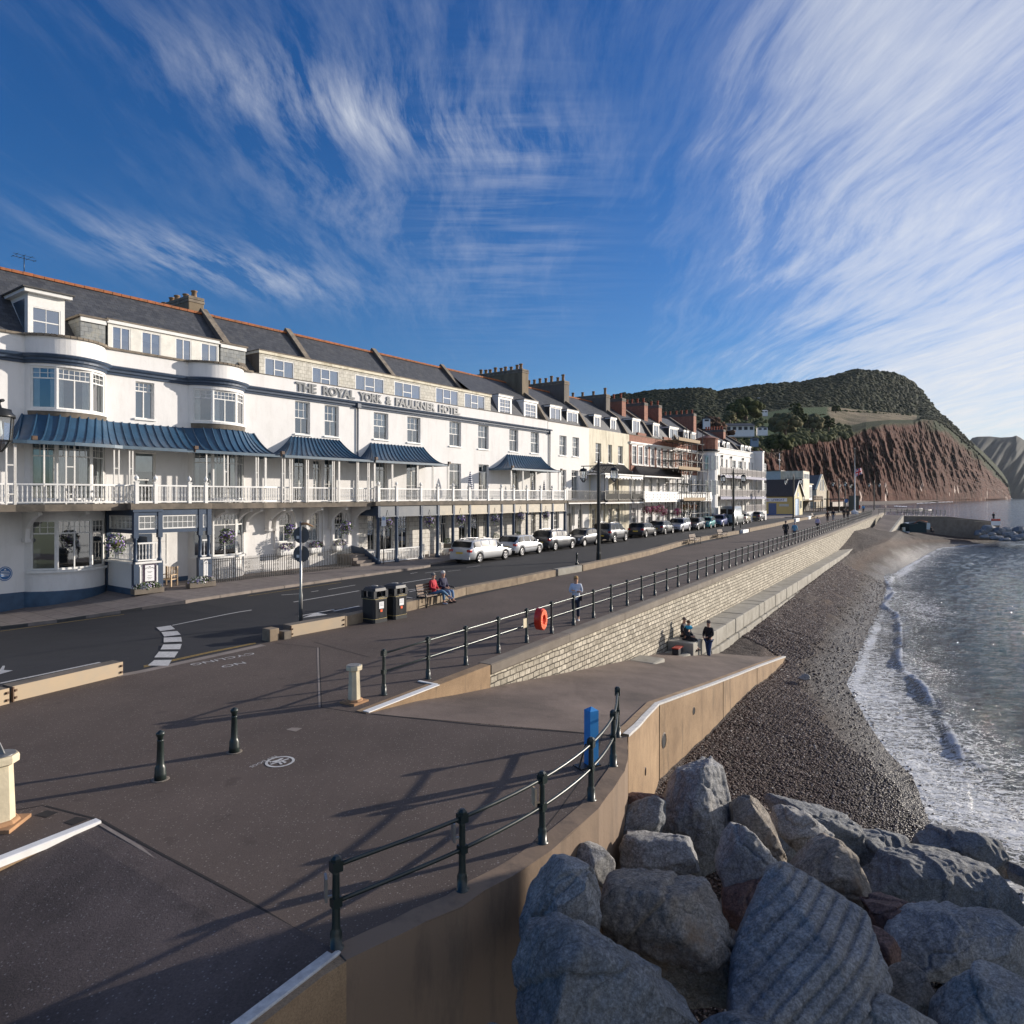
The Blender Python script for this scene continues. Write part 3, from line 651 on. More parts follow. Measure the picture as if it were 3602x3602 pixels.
foam=np.maximum(foam,(.95*np.exp(-(np.where(sd<0,sd/(.32+.2*vnoise(X,Y,93,3,1.6)),sd/.08))**2))*np.clip(cn+.2+.4*vnoise(X,Y,94,3,2.2),.2,1)*np.clip(al/1.5,0,1)*np.clip((acc-al)/1.5,0,1))
foam=np.maximum(foam,.74*np.exp(-((X-13.5)/3.2)**2-((Y-18.0)/1.9)**2));foam=np.maximum(foam,.68*np.exp(-((X-16.5)/4)**2-((Y-19.5)/2.0)**2));foam=np.maximum(foam,.55*np.exp(-((X-19)/5)**2-((Y-22.0)/2.2)**2)*.8)
foam=np.maximum(foam,.5*np.exp(-((S-50)/9)**2-((D-2.5)/2.5)**2));foam=np.maximum(foam,.8*np.exp(-((S-80)/10)**2-((D-.8)/.8)**2))
foam=np.clip(foam+.12*vnoise(X,Y,77,3,.9)*(foam>.05),0,1)
foam*=np.clip((150-S)/10,0,1)
shal=np.clip(1-D/6,0,1)
m=NT('sea_water');o_=m.tc.outputs['Object']
af=m.attr('foam').outputs['Fac'];ash=m.attr('shallow').outputs['Fac'];fa=m.attr('far').outputs['Fac']
v2=m.n('ShaderNodeTexVoronoi');v2.feature='DISTANCE_TO_EDGE';v2.inputs['Scale'].default_value=3.8
wp_=m.n('ShaderNodeVectorMath');wp_.operation='MULTIPLY_ADD';nz=m.n('ShaderNodeTexNoise');nz.inputs['Scale'].default_value=1.1;nz.inputs['Detail'].default_value=4;m.l(o_,nz.inputs['Vector']);m.l(nz.outputs['Color'],wp_.inputs[0]);wp_.inputs[1].default_value=(1.3,1.3,0);m.l(m.map(rot=(0,0,R(30)),scale=(.55,1.25,1)),wp_.inputs[2]);m.l(wp_.outputs[0],v2.inputs['Vector'])
v3=m.n('ShaderNodeTexVoronoi');v3.feature='DISTANCE_TO_EDGE';v3.inputs['Scale'].default_value=13;m.l(wp_.outputs[0],v3.inputs['Vector'])
lace=m.math('ADD',m.math('MULTIPLY',m.ramp(v2.outputs['Distance'],[(0,1),(.15,0)]),.38),m.math('MULTIPLY',m.ramp(v3.outputs['Distance'],[(0,1),(.2,0)]),.30))
nn=m.noise(1.0,8,m.map(rot=(0,0,R(30)),scale=(2.2,5.5,1)),rough=.78,dist=.6);pat=m.math('ADD',lace,m.math('MULTIPLY',nn,1.1))
thr=m.math('SUBTRACT',1.27,m.math('MULTIPLY',af,1.05));fm=m.math('MULTIPLY',m.math('SUBTRACT',pat,thr),4.5);
cl=m.n('ShaderNodeClamp');m.l(fm,cl.inputs[0]);fmask=cl.outputs[0]
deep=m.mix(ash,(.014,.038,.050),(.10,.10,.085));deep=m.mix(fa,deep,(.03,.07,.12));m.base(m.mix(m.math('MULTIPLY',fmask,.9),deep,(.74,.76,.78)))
m.l(m.math('MULTIPLY_ADD',fmask,.5,.06),m.b.inputs['Roughness']);m.b.inputs['IOR'].default_value=1.33;m.b.inputs['Specular IOR Level'].default_value=.5
w1=m.noise(2.3,6,m.map(rot=(0,0,R(38)),scale=(.55,1.25,1)),rough=.62,dist=.4);w2=m.noise(7,4,m.map(rot=(0,0,R(38)),scale=(.7,1.2,1)),rough=.6)
b1=m.bump(w1,1.0,.34);b2=m.bump(w2,1.0,.055,b1);m.l(m.math('MULTIPLY_ADD',fa,-.45,1.0),b1.node.inputs['Strength']);b3=m.bump(fmask,.5,.04,b2);m.l(b3,m.b.inputs['Normal'])
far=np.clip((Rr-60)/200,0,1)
so=np_grid('sea',X,Y,zsea,m.mat,{'foam':foam,'shallow':shal,'far':far});struct(so)
mb=MB();pts=[FH.w(-14,-2.8),FH.w(125,-2.8),FH.w(125,6.5),FH.w(150,5.2),FH.w(190,0),FH.w(260,-25),Vector((150,420,0)),Vector((-400,900,0)),Vector((-1500,600,0)),Vector((-1500,-300,0)),Vector((-60,-60,0)),Vector((-36,-4,0)),FH.w(-14,17)]
mb.poly([(p.x,p.y,.009*min(p.y,220)-.32)for p in pts]);struct(mb.build('land',mk('land',(.07,.075,.04),.95,.4,.05),recalc=True))
def ip(u,tab):return np.interp(u,[a for a,b in tab],[b for a,b in tab])
SKY=[(2000,1425),(2100,1405),(2191,1383),(2224,1385),(2282,1373),(2358,1371),(2430,1364),(2496,1366),(2517,1376),(2557,1369),(2593,1365),(2666,1354),(2750,1347),(2818,1343),(2885,1330),(2932,1323),(2963,1310),(3010,1300),(3067,1303),(3160,1315),(3212,1346),(3243,1372),(3274,1414),(3305,1450),(3347,1486),(3393,1533),(3456,1587),(3502,1634),(3528,1665),(3544,1691),(3556,1742)]
TOP=[(2000,1660),(2450,1650),(2600,1612),(2700,1588),(2735,1582),(2807,1556),(2849,1548),(2937,1538),(2984,1530),(3046,1504),(3129,1489),(3212,1486),(3243,1474),(3290,1479),(3326,1496),(3378,1541),(3430,1583),(3482,1636),(3523,1682),(3545,1710),(3556,1744)]
WOODB=[(2000,1560),(2190,1530),(2450,1480),(2650,1457),(2780,1432),(2932,1429),(2994,1436),(3118,1450),(3200,1457),(3238,1462),(3290,1472),(3326,1490),(3378,1537),(3556,1743)]
YB=[(2000,420),(2450,480),(2700,640),(2911,760),(3100,900),(3300,1150),(3450,1500),(3556,2300)]
us=np.concatenate([np.linspace(2000,2640,160),np.linspace(2642,3556,820)]);BV=np.maximum(ip(us,[(2000,1775),(2700,1774),(2911,1770),(3118,1768),(3310,1761),(3409,1757),(3556,1743)]),HV+8.9*F/6000)
yb=ip(us,YB);top=ip(us,TOP);sky=ip(us,SKY);wb=np.minimum(ip(us,WOODB),top);wb=np.maximum(wb,sky+1)
rt=np.clip((us-3230)/120,0,1)
y1=yb+60;y2=yb+lerp(150,80,rt);y3=yb+lerp(330,95,rt);y4=yb+lerp(620,135,rt)
def zz(v,y):return CH-(v-HV)/F*y
nodesY=np.stack([yb,y1,y2,y3,y4,y4+250]);nodesZ=np.stack([np.full_like(us,-5.5),zz(top,y1),zz(lerp(top,wb,.45),y2),zz(wb,y3),zz(sky,y4),zz(sky,y4)-30*(1-rt)-5])
NL=[110,14,26,40,10];rowsY=[];rowsZ=[];rowsL=[]
for k,n in enumerate(NL):
 for i in range(n):
  f=i/n;g=f
  if k==3:g=f;zf=f**.8
  else:zf=f
  if k==0:
   fy=f**1.35;rowsY.append(lerp(nodesY[0],nodesY[1],fy));rowsZ.append(lerp(nodesZ[0],nodesZ[1],f))
  else:rowsY.append(lerp(nodesY[k],nodesY[k+1],g));rowsZ.append(lerp(nodesZ[k],nodesZ[k+1],g))
  rowsL.append(np.full_like(us,k+f))
rowsY.append(nodesY[5]);rowsZ.append(nodesZ[5]);rowsL.append(np.full_like(us,5.))
YY=np.array(rowsY);ZZ=np.array(rowsZ);LL=np.array(rowsL);UU=np.tile(us,(len(rowsY),1))
al_=UU/F*900.;hz=ZZ/90.
def ridged(x,seed):return 1-np.abs(vnoise(x,np.zeros_like(x),seed,1,1.0))*1.6
sl=al_+ZZ*.22
gul=.95*np.abs(vnoise(sl,ZZ*.18,11,2,.11))*(.5+.7*np.abs(vnoise(al_,ZZ,19,2,.035)))+.55*np.abs(vnoise(sl,ZZ*.2,12,3,.33))+.2*vnoise(sl,ZZ*.5,13,3,.9)
cm=np.clip(1-np.abs(LL-.5)*2,0,1)**.5*(LL<1);scale=YY/900.
fanm=np.clip(1-LL*4,0,1)
YY2=YY+cm*(gul-.45)*46*scale*(.5+.5*np.clip(LL*2,0,1))+fanm*0
bul=vnoise(al_,np.zeros_like(al_),31,2,.03);YY2+=(LL<1)*cm*bul*26*scale
ZZ2=ZZ+(LL<.98)*(LL>.8)*vnoise(al_,YY*.05,14,3,.5)*1.5
XX=(UU-CU)/F*YY2*1.0
veg=np.clip((LL-.93)*14+.35*vnoise(al_,ZZ,15,3,.25),0,1);veg=np.maximum(veg,np.clip((2690-UU)/70+.5*vnoise(al_,ZZ,17,3,.12),0,1))
veg=np.maximum(veg,np.clip((LL-.80)*8+.8*vnoise(al_,ZZ,16,3,.15),0,1)*np.clip((UU-3230)/60,0,1))
fld=((LL>1.7)&(LL<2.93)&(UU>2660)&(UU<3225)).astype(float)
tanf=fld*np.clip((UU-2905)/15,0,1)
m=NT('cliff_and_hill');o_=m.tc.outputs['Object']
st=m.noise(1.0,7,m.map(rot=(0,R(20),0),scale=(.16,.05,.018)),rough=.72);red=m.ramp(st,[(.25,(.026,.012,.009)),(.42,(.070,.028,.019)),(.6,(.118,.048,.032)),(.8,(.20,.10,.068))])
bnd=m.noise(1.0,3,m.map(scale=(.003,.003,.14)),rough=.6);red=m.mix(1,red,m.ramp(bnd,[(.3,.8),(.7,1.25)]),'MULTIPLY')
sc2=m.ramp(m.noise(1.0,5,m.map(scale=(.05,.05,.02)),rough=.65),[(.55,0),(.66,1)]);sepz=m.n('ShaderNodeSeparateXYZ');m.l(o_,sepz.inputs[0])
low=m.ramp(m.math('DIVIDE',sepz.outputs[2],60.),[(.02,1),(.45,0)])
w_=m.ramp(m.noise(1.0,3,m.map(scale=(.035,.03,.016)),rough=.6),[(.63,0),(.65,1)]);lw_=m.ramp(m.math('DIVIDE',sepz.outputs[2],60.),[(.28,1),(.5,0)])
red=m.mix(m.math('MULTIPLY',sc2,.22),red,(.30,.19,.13));red=m.mix(m.math('MULTIPLY',m.math('MULTIPLY',w_,lw_),.95),red,(.82,.66,.56))
gn=m.ramp(m.noise(.05,6,rough=.7),[(.3,(.018,.03,.014)),(.7,(.05,.06,.026))]);fg=m.mix(m.attr('tanf').outputs['Fac'],(.065,.10,.045),m.ramp(m.noise(.03,6,rough=.7),[(.35,(.12,.105,.06)),(.65,(.30,.235,.15))]))
col=m.mix(m.attr('veg').outputs['Fac'],red,gn);col=m.mix(m.attr('fld').outputs['Fac'],col,fg);m.base(col);m.set(roughness=.95);m.b.inputs['Specular IOR Level'].default_value=.1
m.l(m.bump(m.noise(1.0,6,m.map(scale=(.4,.4,.12)),rough=.7),.8,2.5),m.b.inputs['Normal'])
h_=np_grid('headland',XX,YY2,ZZ2,m.mat,{'veg':veg,'fld':fld,'tanf':tanf});struct(h_)
mb=MB();inner=[];outer=[]
for u,vi,vo_ in((2880,1766,1782),(3050,1766,1776),(3140,1764,1774),(3230,1760,1768.5),(3330,1757,1763),(3450,1753,1757.5),(3545,1750.5,1753)):
 y=float(ip(u,YB));q=P(u,HV,y);inner.append((q.x*1.004,q.y*1.004,-1));p=Z(u,vo_,-4.0);outer.append((p.x,p.y,-4.4))
mb.grid([inner,outer]);struct(mb.build('far_beach',mk('far_beach',(.10,.07,.058),.9,.3,.05),recalc=True))
mb=MB();rr=random.Random(4)
for u0,u1,v0,v1 in((3145,3190,1779,1781),(3225,3300,1770,1766),(3292,3352,1766,1764),(3400,3440,1759,1758.5),(3455,3500,1757,1755.5),(3520,3560,1753.5,1752.6)):
 n=14;a=[Z(u0+(u1-u0)*i/n,lerp(v0,v1,i/n)+.5*sin(i*1.7),-3.9)for i in range(n+1)];b=[Z(u0+(u1-u0)*i/n,lerp(v0,v1,i/n)+1.9+.6*sin(i*2.3),-3.9)for i in range(n+1)];mb.grid([a,b])
tag(mb.build('surf',mk('surf',(.8,.8,.82),.6)),kind='stuff')
ff=[(3395,1556),(3410,1552),(3420,1540),(3440,1536),(3482,1535),(3520,1539),(3560,1537),(3575,1532),(3590,1540),(3602,1548),(3640,1560),(3760,1640),(3830,1742)]
u2=np.linspace(3395,3830,220);t2=ip(u2,ff);n=60;rows=[]
LLf=np.tile(np.linspace(0,1,n)[:,None],(1,len(u2)));Uf=np.tile(u2,(n,1));Yf=3300+LLf**1.2*700;Zf=lerp(-5.,1,0)+(zz(np.tile(t2,(n,1)),4000)+5)*LLf-0
g2=np.abs(vnoise(Uf*1.4-Zf*.5,Zf*.02,41,3,.05));Yf2=Yf+(g2-.4)*90*np.sin(LLf*pi);Xf=(Uf-CU)/F*Yf2
m=NT('far_headland');st=m.noise(1.0,6,m.map(scale=(.012,.004,.004)),rough=.7)
m.base(m.ramp(st,[(.35,(.009,.014,.010)),(.55,(.015,.021,.014)),(.70,(.04,.028,.02))]));m.set(roughness=.95)
struct(np_grid('far_headland',Xf,Yf2,Zf,m.mat))
mb=MB();mb.box(3860,5200,4000,4400,-10,20)if False else None
def leafmat(name,c1,c2,sc_):
 m=NT(name);f=m.noise(sc_,4,rough=.8);g=m.noise(sc_*.12,3)
 col=m.mix(m.ramp(f,[(.35,0),(.65,1)]),c1,c2);col=m.mix(m.ramp(g,[(.4,0),(.65,.5)]),col,(c2[0]*1.6,c2[1]*1.15,c2[2]*.8))
 m.base(col);m.set(roughness=.9);m.b.inputs['Specular IOR Level'].default_value=.1;m.l(m.bump(f,1.0,.6/sc_*.4),m.b.inputs['Normal']);return m.mat
MT['wood_far']=leafmat('wood_far',(.012,.020,.013),(.032,.042,.022),.35)
MT['bush']=leafmat('bush',(.020,.032,.012),(.060,.075,.025),.8);MT['bush_brown']=leafmat('bush_brown',(.05,.032,.022),(.10,.065,.045),.8);MT['bush_pale']=leafmat('bush_pale',(.05,.06,.03),(.13,.13,.07),.8)
bmI=bmesh.new();bmesh.ops.create_icosphere(bmI,subdivisions=2,radius=1);IV=np.array([v.co[:]for v in bmI.verts]);IF=np.array([[v.index for v in f.verts]for f in bmI.faces]);bmI.free()
def blobs_obj(name,C,Rad,mat,seed,amp=.35,squash=.8):
 rg=np.random.RandomState(seed);N=len(C);nv=len(IV);V=np.zeros((N,nv,3));
 for i in range(N):
  o=rg.uniform(0,50,3);n_=np.sin(IV[:,0]*3.1+o[0])*np.sin(IV[:,1]*3.7+o[1])*np.sin(IV[:,2]*3.3+o[2])+rg.uniform(-.5,.5,nv)*.5
  V[i]=C[i]+IV*(Rad[i]*(1+amp*n_))[:,None]*np.array([1,1,squash])
 Fq=(IF[None]+np.arange(N)[:,None,None]*nv).reshape(-1,3);me=bpy.data.meshes.new(name);me.vertices.add(N*nv);me.vertices.foreach_set('co',V.ravel())
 me.loops.add(Fq.size);me.loops.foreach_set('vertex_index',Fq.ravel());me.polygons.add(len(Fq));me.polygons.foreach_set('loop_start',np.arange(0,Fq.size,3));me.polygons.foreach_set('loop_total',np.full(len(Fq),3));me.materials.append(mat);me.update(calc_edges=True)
 o=bpy.data.objects.new(name,me);COL.objects.link(o);return o
rg=np.random.RandomState(3)
def hill_pt(u,L):
 k=min(int(L),4);f=L-k;y=[np.interp(u,us,nodesY[j])for j in(k,k+1)];z_=[np.interp(u,us,nodesZ[j])for j in(k,k+1)];Yv=lerp(y[0],y[1],f);return np.array([(u-CU)/F*Yv,Yv,lerp(z_[0],z_[1],f)])
C=[];Q=[]
for i in range(5200):
 u=rg.uniform(2150,3420);L=3.0+1.05*rg.uniform(0,1)
 if u>3260:L=2+2.0*rg.rand()
 p=hill_pt(u,L);r=rg.uniform(2.2,7.0)*p[1]/1300;
 if u>3220:r*=.55
 p[2]-=r*.45;C.append(p);Q.append(r)
for i in range(700):
 u=rg.uniform(3240,3545);L=rg.uniform(.95,2.5);p=hill_pt(u,L);r=rg.uniform(1.5,3.2)*p[1]/1300;p[2]-=r*.2;C.append(p);Q.append(r)
w=blobs_obj('woodland',C,Q,MT['wood_far'],5);tag(w,kind='stuff')
C=[];Q=[]
for i in range(1500):
 u=rg.uniform(2150,2990);hi=2.9 if u<2680 else 1.75;L=rg.uniform(.97,hi);
 if u>2900 and rg.rand()<.5:continue
 p=hill_pt(u,L);r=rg.uniform(2.2,5.2)*p[1]/800;p[2]+=0;C.append(p);Q.append(r)
for u in np.arange(2660,3200,3.5):
 if rg.rand()<.6:p=hill_pt(u,2.45+.05*rg.rand()+(.25 if u>2905 else 0));
 else:continue
 C.append(p);Q.append(rg.uniform(.6,1.8)*(1 if rg.rand()<.8 else 2.2))
tag(blobs_obj('scrub',C,Q,MT['bush'],6),kind='stuff')
C=[];Q=[]
for i in range(420):
 u=rg.uniform(2480,2740);L=rg.uniform(.35,1.1);p=hill_pt(u,L);C.append(p);Q.append(rg.uniform(2,4)*p[1]/700)
tag(blobs_obj('brown_scrub',C,Q,MT['bush_brown'],7),kind='stuff')
def far_tree(u,v,Yv,w_,h_,mat,label,group='trees on the slope below the wood',seed=0):
 p=P(u,v,Yv);t=thing('tree',label,'tree',p,group=group)
 mb=MB();mb.tube([(0,0,0),(.1,0,h_*.3),(0,.1,h_*.75)],[w_*.06,w_*.045,w_*.015],6);
 for k in range(4):a=k*1.6+seed;mb.tube([(0,0,h_*(.25+.08*k)),(cos(a)*w_*.3,sin(a)*w_*.3,h_*(.5+.08*k))],[w_*.03,w_*.01],5)
 mb.build('trunk',MT['wood_dark'],t)
 rg=np.random.RandomState(seed+50);C=[];Q=[]
 for i in range(70):
  a=rg.uniform(0,2*pi);zf=rg.uniform(.28,1);rad=math.sqrt(max(0,1-((zf-.55)/.48)**2))*rg.uniform(.5,1)
  C.append(np.array([cos(a)*rad*w_*.42,sin(a)*rad*w_*.42,zf*h_]));Q.append(w_*rg.uniform(.06,.13))
 o=blobs_obj('crown',C,Q,mat,seed,.5);o.parent=t;return t
far_tree(2622,1478,560,31,16,MT['bush'],'big rounded dark tree right of the middle above the pale villa',seed=1)
far_tree(2588,1482,540,18,13,MT['bush'],'dark tree left of the big rounded one above the pale villa',seed=2)
far_tree(2566,1490,520,12,9,MT['bush_pale'],'yellow green bushy tree left of the dark trees above the villa',seed=3)
far_tree(2798,1500,600,14,20,MT['bush'],'tall pointed conifer below the green field',seed=4)
far_tree(2818,1504,600,12,15,MT['bush'],'conifer just right of the tallest one below the green field',seed=5)
far_tree(2858,1520,610,22,14,MT['bush_pale'],'pale grey green rounded tree above the cliff edge',seed=6)
far_tree(2915,1515,620,13,13,MT['bush'],'dark upright tree near the pale field corner',seed=7)
far_tree(2760,1530,520,26,15,MT['bush_pale'],'yellowish spreading tree under the green field',seed=8)
far_tree(2500,1555,380,17,13,MT['bush_brown'],'bare brownish tree behind the terrace chimneys, left of the villa',seed=9)
far_tree(2532,1600,360,20,13,MT['bush_brown'],'lower bare brownish tree left of the white villa garden',seed=10)
far_tree(2735,1590,420,20,10,MT['bush'],'low dark tree on the cliff top behind the lifeboat house',seed=11)
far_tree(2940,1452,700,10,7,MT['bush'],'small dark tree between green and tan fields',seed=12)
def villa(u0,u1,vt,vb,Yv,wall,roofc,label,gable=False,glaz=True):
 p=P((u0+u1)/2,vb,Yv);w=(u1-u0)/F*Yv;h=(vb-vt)/F*Yv;t=thing('house',label,'house',p,R(-6),group='houses on the hillside')
 mb=MB();hw=h*.66;mb.box(-w/2,w/2,0,w*.45,-3,hw);mb.build('wall',wall,t)
 mb=MB();e=w*.03
 if gable:mb.prism([(-w/2-e,-e,hw),(w/2+e,-e,hw),(w/2+e,w*.45,hw),(-w/2-e,w*.45,hw)],.1,top=False);mb.poly([(-w/2-e,-e,hw+.1),(w/2+e,-e,hw+.1),(0,-e,h)]);mb.poly([(-w/2-e,-e,hw+.1),(0,-e,h),(0,w*.45,h),(-w/2-e,w*.45,hw+.1)]);mb.poly([(w/2+e,-e,hw+.1),(w/2+e,w*.45,hw+.1),(0,w*.45,h),(0,-e,h)])
 else:
  mb.poly([(-w/2-e,-e*3,hw),(w/2+e,-e*3,hw),(w*.44,w*.22,h),(-w*.44,w*.22,h)]);mb.poly([(-w/2-e,-e*3,hw),(-w*.44,w*.22,h),(-w/2-e,w*.47,hw)]);mb.poly([(w/2+e,-e*3,hw),(w/2+e,w*.47,hw),(w*.44,w*.22,h)]);mb.poly([(-w/2-e,w*.47,hw),(w/2+e,w*.47,hw),(w*.44,w*.22,h),(-w*.44,w*.22,h)])
 mb.build('roof',roofc,t)
 n=max(1,int(w/3.2))
 for i in range(n):
  a=-w/2+w*(i+.2)/n;b=-w/2+w*(i+.8)/n;mb=MB();mb.box(a,b,-.08,.0,hw*.35,hw*.85);mb.build('window',MT['room_mid'],t)
 return t
villa(2555,2652,1487,1520,470,MT['white_wall_clean'],MT['lead_dark'],'long pale villa with dark low roof and glass balcony on the slope')
villa(2665,2700,1498,1516,470,MT['white_wall_clean'],MT['slate'],'small white gabled house right of the long pale villa',True)
villa(2664,2700,1442,1453,700,MT['white_wall_clean'],MT['white_wall_clean'],'white modern house alone high up at the wood edge')
villa(2642,2668,1539,1553,400,MT['blind_blue'],MT['slate'],'tiny grey blue shed with white windows lower on the slope')
villa(2474,2498,1467,1486,330,MT['white_wall'],MT['slate'],'white house gable with dark roof just right of the brick chimneys',True)
class Bld:
 def __init__(s,name,label,cat,s0,toff=0.0,group=None,z0=None):
  p=FH.w(s0,toff);s.z0=gz(p.x,p.y)if z0 is None else z0;s.s0=s0;s.toff=toff
  s.t=thing(name,label,cat,(p.x,p.y,s.z0),FH.rz,group)
  s.T=Matrix.Translation((-s0,toff,-s.z0))
 def mb(s,X=None):return MB(s.T if X is None else s.T@X)
 def add(s,mb,name,mats,parent=None,**k):
  return mb.build(name,mats,parent or s.t,**k)
def wall_grid(mb,x0,x1,z0,z1,y,ops,rec=.22,gaps=()):
 """front wall at plane y with rectangular openings (a,b,c,d); reveals go back rec"""
 xs=sorted(set([x0,x1]+[min(max(v,x0),x1)for o in list(ops)+list(gaps)for v in o[:2]]));zs=sorted(set([z0,z1]+[min(max(v,z0),z1)for o in list(ops)+list(gaps)for v in o[2:4]]))
 for i in range(len(xs)-1):
  for j in range(len(zs)-1):
   cx=(xs[i]+xs[i+1])/2;cz=(zs[j]+zs[j+1])/2
   if any(o[0]<cx<o[1]and o[2]<cz<o[3]for o in list(ops)+list(gaps)):continue
   mb.poly([(xs[i],y,zs[j]),(xs[i+1],y,zs[j]),(xs[i+1],y,zs[j+1]),(xs[i],y,zs[j+1])])
 for a,b,c,d in[o[:4]for o in ops]:
  r=y+rec
  mb.poly([(a,y,c),(a,y,d),(a,r,d),(a,r,c)]);mb.poly([(b,y,c),(b,r,c),(b,r,d),(b,y,d)])
  mb.poly([(a,y,d),(b,y,d),(b,r,d),(a,r,d)]);mb.poly([(a,y,c),(a,r,c),(b,r,c),(b,y,c)])
rw=random.Random(11)
SASH=[(0,1,.5,1,3,2),(0,1,0,.5,2,1)];SASH2=[(0,1,.5,1,3,2),(0,1,0,.5,3,2)];CASE=[(0,1,.76,1,4,2),(0,.5,0,.76,1,1),(.5,1,0,.76,1,1)];BIG=[(0,.33,0,1,1,1),(.33,.66,.45,1,1,1),(.33,.66,0,.45,1,1),(.66,1,0,1,1,1)]
FD=[(0,1,.80,1,2,1),(0,.5,0,.80,1,2),(.5,1,0,.80,1,2)];PAIR=[(0,.5,0,1,1,1),(.5,1,0,1,1,1)];BOWC=[(0,1,.74,1,6,2),(0,.5,0,.74,1,1),(.5,1,0,.74,1,1)];BOWS=[(0,1,.74,1,3,2),(0,1,0,.74,1,1)]
def window(B,X,w,z0,z1,spec=SASH,frame='white_paint',fw=.055,dep=.07,curt=None,glass='glass',sill=True,arch=False,name='window',curt_mat='curtain',so=.15):
 """window in plane with origin X (4x4 in terrace coords): x 0..w, y depth inward, z"""
 mb=B.mb(X);h=z1-z0
 mb.box(0,fw,0,dep,z0,z1);mb.box(w-fw,w,0,dep,z0,z1);mb.box(fw,w-fw,0,dep,z0,z0+fw);mb.box(fw,w-fw,0,dep,z1-fw,z1)
 gl=B.mb(X);bw=.022
 for a,b,c,d,nx,nz in spec:
  xa=fw*.6+(w-1.2*fw)*a;xb=fw*.6+(w-1.2*fw)*b;za=z0+fw*.6+(h-1.2*fw)*c;zb=z0+fw*.6+(h-1.2*fw)*d;e=.026
  mb.box(xa,xa+e,.012,dep-.012,za,zb);mb.box(xb-e,xb,.012,dep-.012,za,zb);mb.box(xa+e,xb-e,.012,dep-.012,za,za+e);mb.box(xa+e,xb-e,.012,dep-.012,zb-e,zb)
  for i in range(1,nx):x=xa+(xb-xa)*i/nx;mb.box(x-bw/2,x+bw/2,.022,dep-.02,za+e,zb-e)
  for i in range(1,nz):z=za+(zb-za)*i/nz;mb.box(xa+e,xb-e,.020,dep-.022,z-bw/2,z+bw/2)
  gl.poly([(xa,.042,za),(xb,.042,za),(xb,.042,zb),(xa,.042,zb)])
 if sill:mb.box(-.08,w+.08,-(so+.09),-so-.002,z0-.09,z0-.003);mb.box(.003,w-.003,-so-.002,0,z0-.03,z0-.003)
 wo=B.add(mb,name,MT[frame]);B.add(gl,'pane',MT[glass],wo)
 if curt:
  cm_=B.mb(X);n=9
  def drape(xa,xb,za,zb,y=.16):
   r0=[(xa+(xb-xa)*i/n,y+(.025 if i%2 else 0),za)for i in range(n+1)];r1=[(xa+(xb-xa)*i/n,y+(.025 if i%2 else 0),zb)for i in range(n+1)];cm_.grid([r0,r1])
  if curt=='full':drape(.04,w*.5-.02,z0+.03,z1-.03);drape(w*.5+.02,w-.04,z0+.03,z1-.03)
  elif curt=='side':q=rw.uniform(.22,.34);drape(.04,w*q,z0+.03,z1-.03);drape(w*(1-q),w-.04,z0+.03,z1-.03)
  elif curt=='left':drape(.04,w*.35,z0+.03,z1-.03)
  elif curt=='blind':q=rw.uniform(.3,.75);cm_.poly([(.03,.13,z1-(z1-z0)*q),(w-.03,.13,z1-(z1-z0)*q),(w-.03,.13,z1-.02),(.03,.13,z1-.02)])
  elif curt=='allblind':cm_.poly([(.03,.13,z0+.03),(w-.03,.13,z0+.03),(w-.03,.13,z1-.02),(.03,.13,z1-.02)])
  B.add(cm_,'curtain',MT[curt_mat],wo)
 return wo
def TX(x,y,rz=0):return Matrix.Translation((x,y,0))@Matrix.Rotation(rz,4,'Z')
def pxop(u0,u1,vt,vb,t=0,um=None):
 um=um or u0;return(FH.s_at(u0,t),FH.s_at(u1,t),FH.z_at(um,vb,t),FH.z_at(um,vt,t))
def canopy(B,W,E,ztop,zeave,mat,name='canopy',edge='canopy_edge',ribs=True,pw=2.0,nl=8,under=True,fh=.14):
 """W, E: equal-length (x, y) lists, wall line and eave line"""
 mb=B.mb();rows=[]
 for i in range(nl+1):
  p=i/nl;z=zeave+(ztop-zeave)*(1-p)**pw;rows.append([(w[0]+(e[0]-w[0])*p,w[1]+(e[1]-w[1])*p,z)for w,e in zip(W,E)])
 mb.smooth=True;mb.grid(rows);mb.smooth=False
 o=B.add(mb,name,MT[mat])
 if ribs:
  mb=B.mb()
  for k in range(len(W)):
   path=[Vector(rows[i][k])+Vector((0,-.012,.022))for i in range(nl+1)];mb.tube(path,.034,5,smooth=False)
  B.add(mb,'ribs',MT[mat],o)
 mb=B.mb();
 for a,b in zip(E[:-1],E[1:]):
  if(Vector(a)-Vector(b)).length<.01:continue
  mb.beam((a[0],a[1],zeave-.03),(b[0],b[1],zeave-.03),.10,fh)
 B.add(mb,'gutter',MT[edge],o)
 return o
def canopy_box(B,xw0,xw1,xe0,xe1,te,ztop,zeave,n,mat='canopy_blue',y0=0.0,left=True,right=True,**k):
 W=[];E=[]
 if left:
  for i in range(4):W.append((xw0,y0));E.append((xe0,y0-te*i/4))
 for i in range(n+1):f=i/n;W.append((xw0+(xw1-xw0)*f,y0));E.append((xe0+(xe1-xe0)*f,y0-te))
 if right:
  for i in(3,2,1,0):W.append((xw1,y0));E.append((xe1,y0-te*i/4))
 return canopy(B,W,E,ztop,zeave,mat,**k)
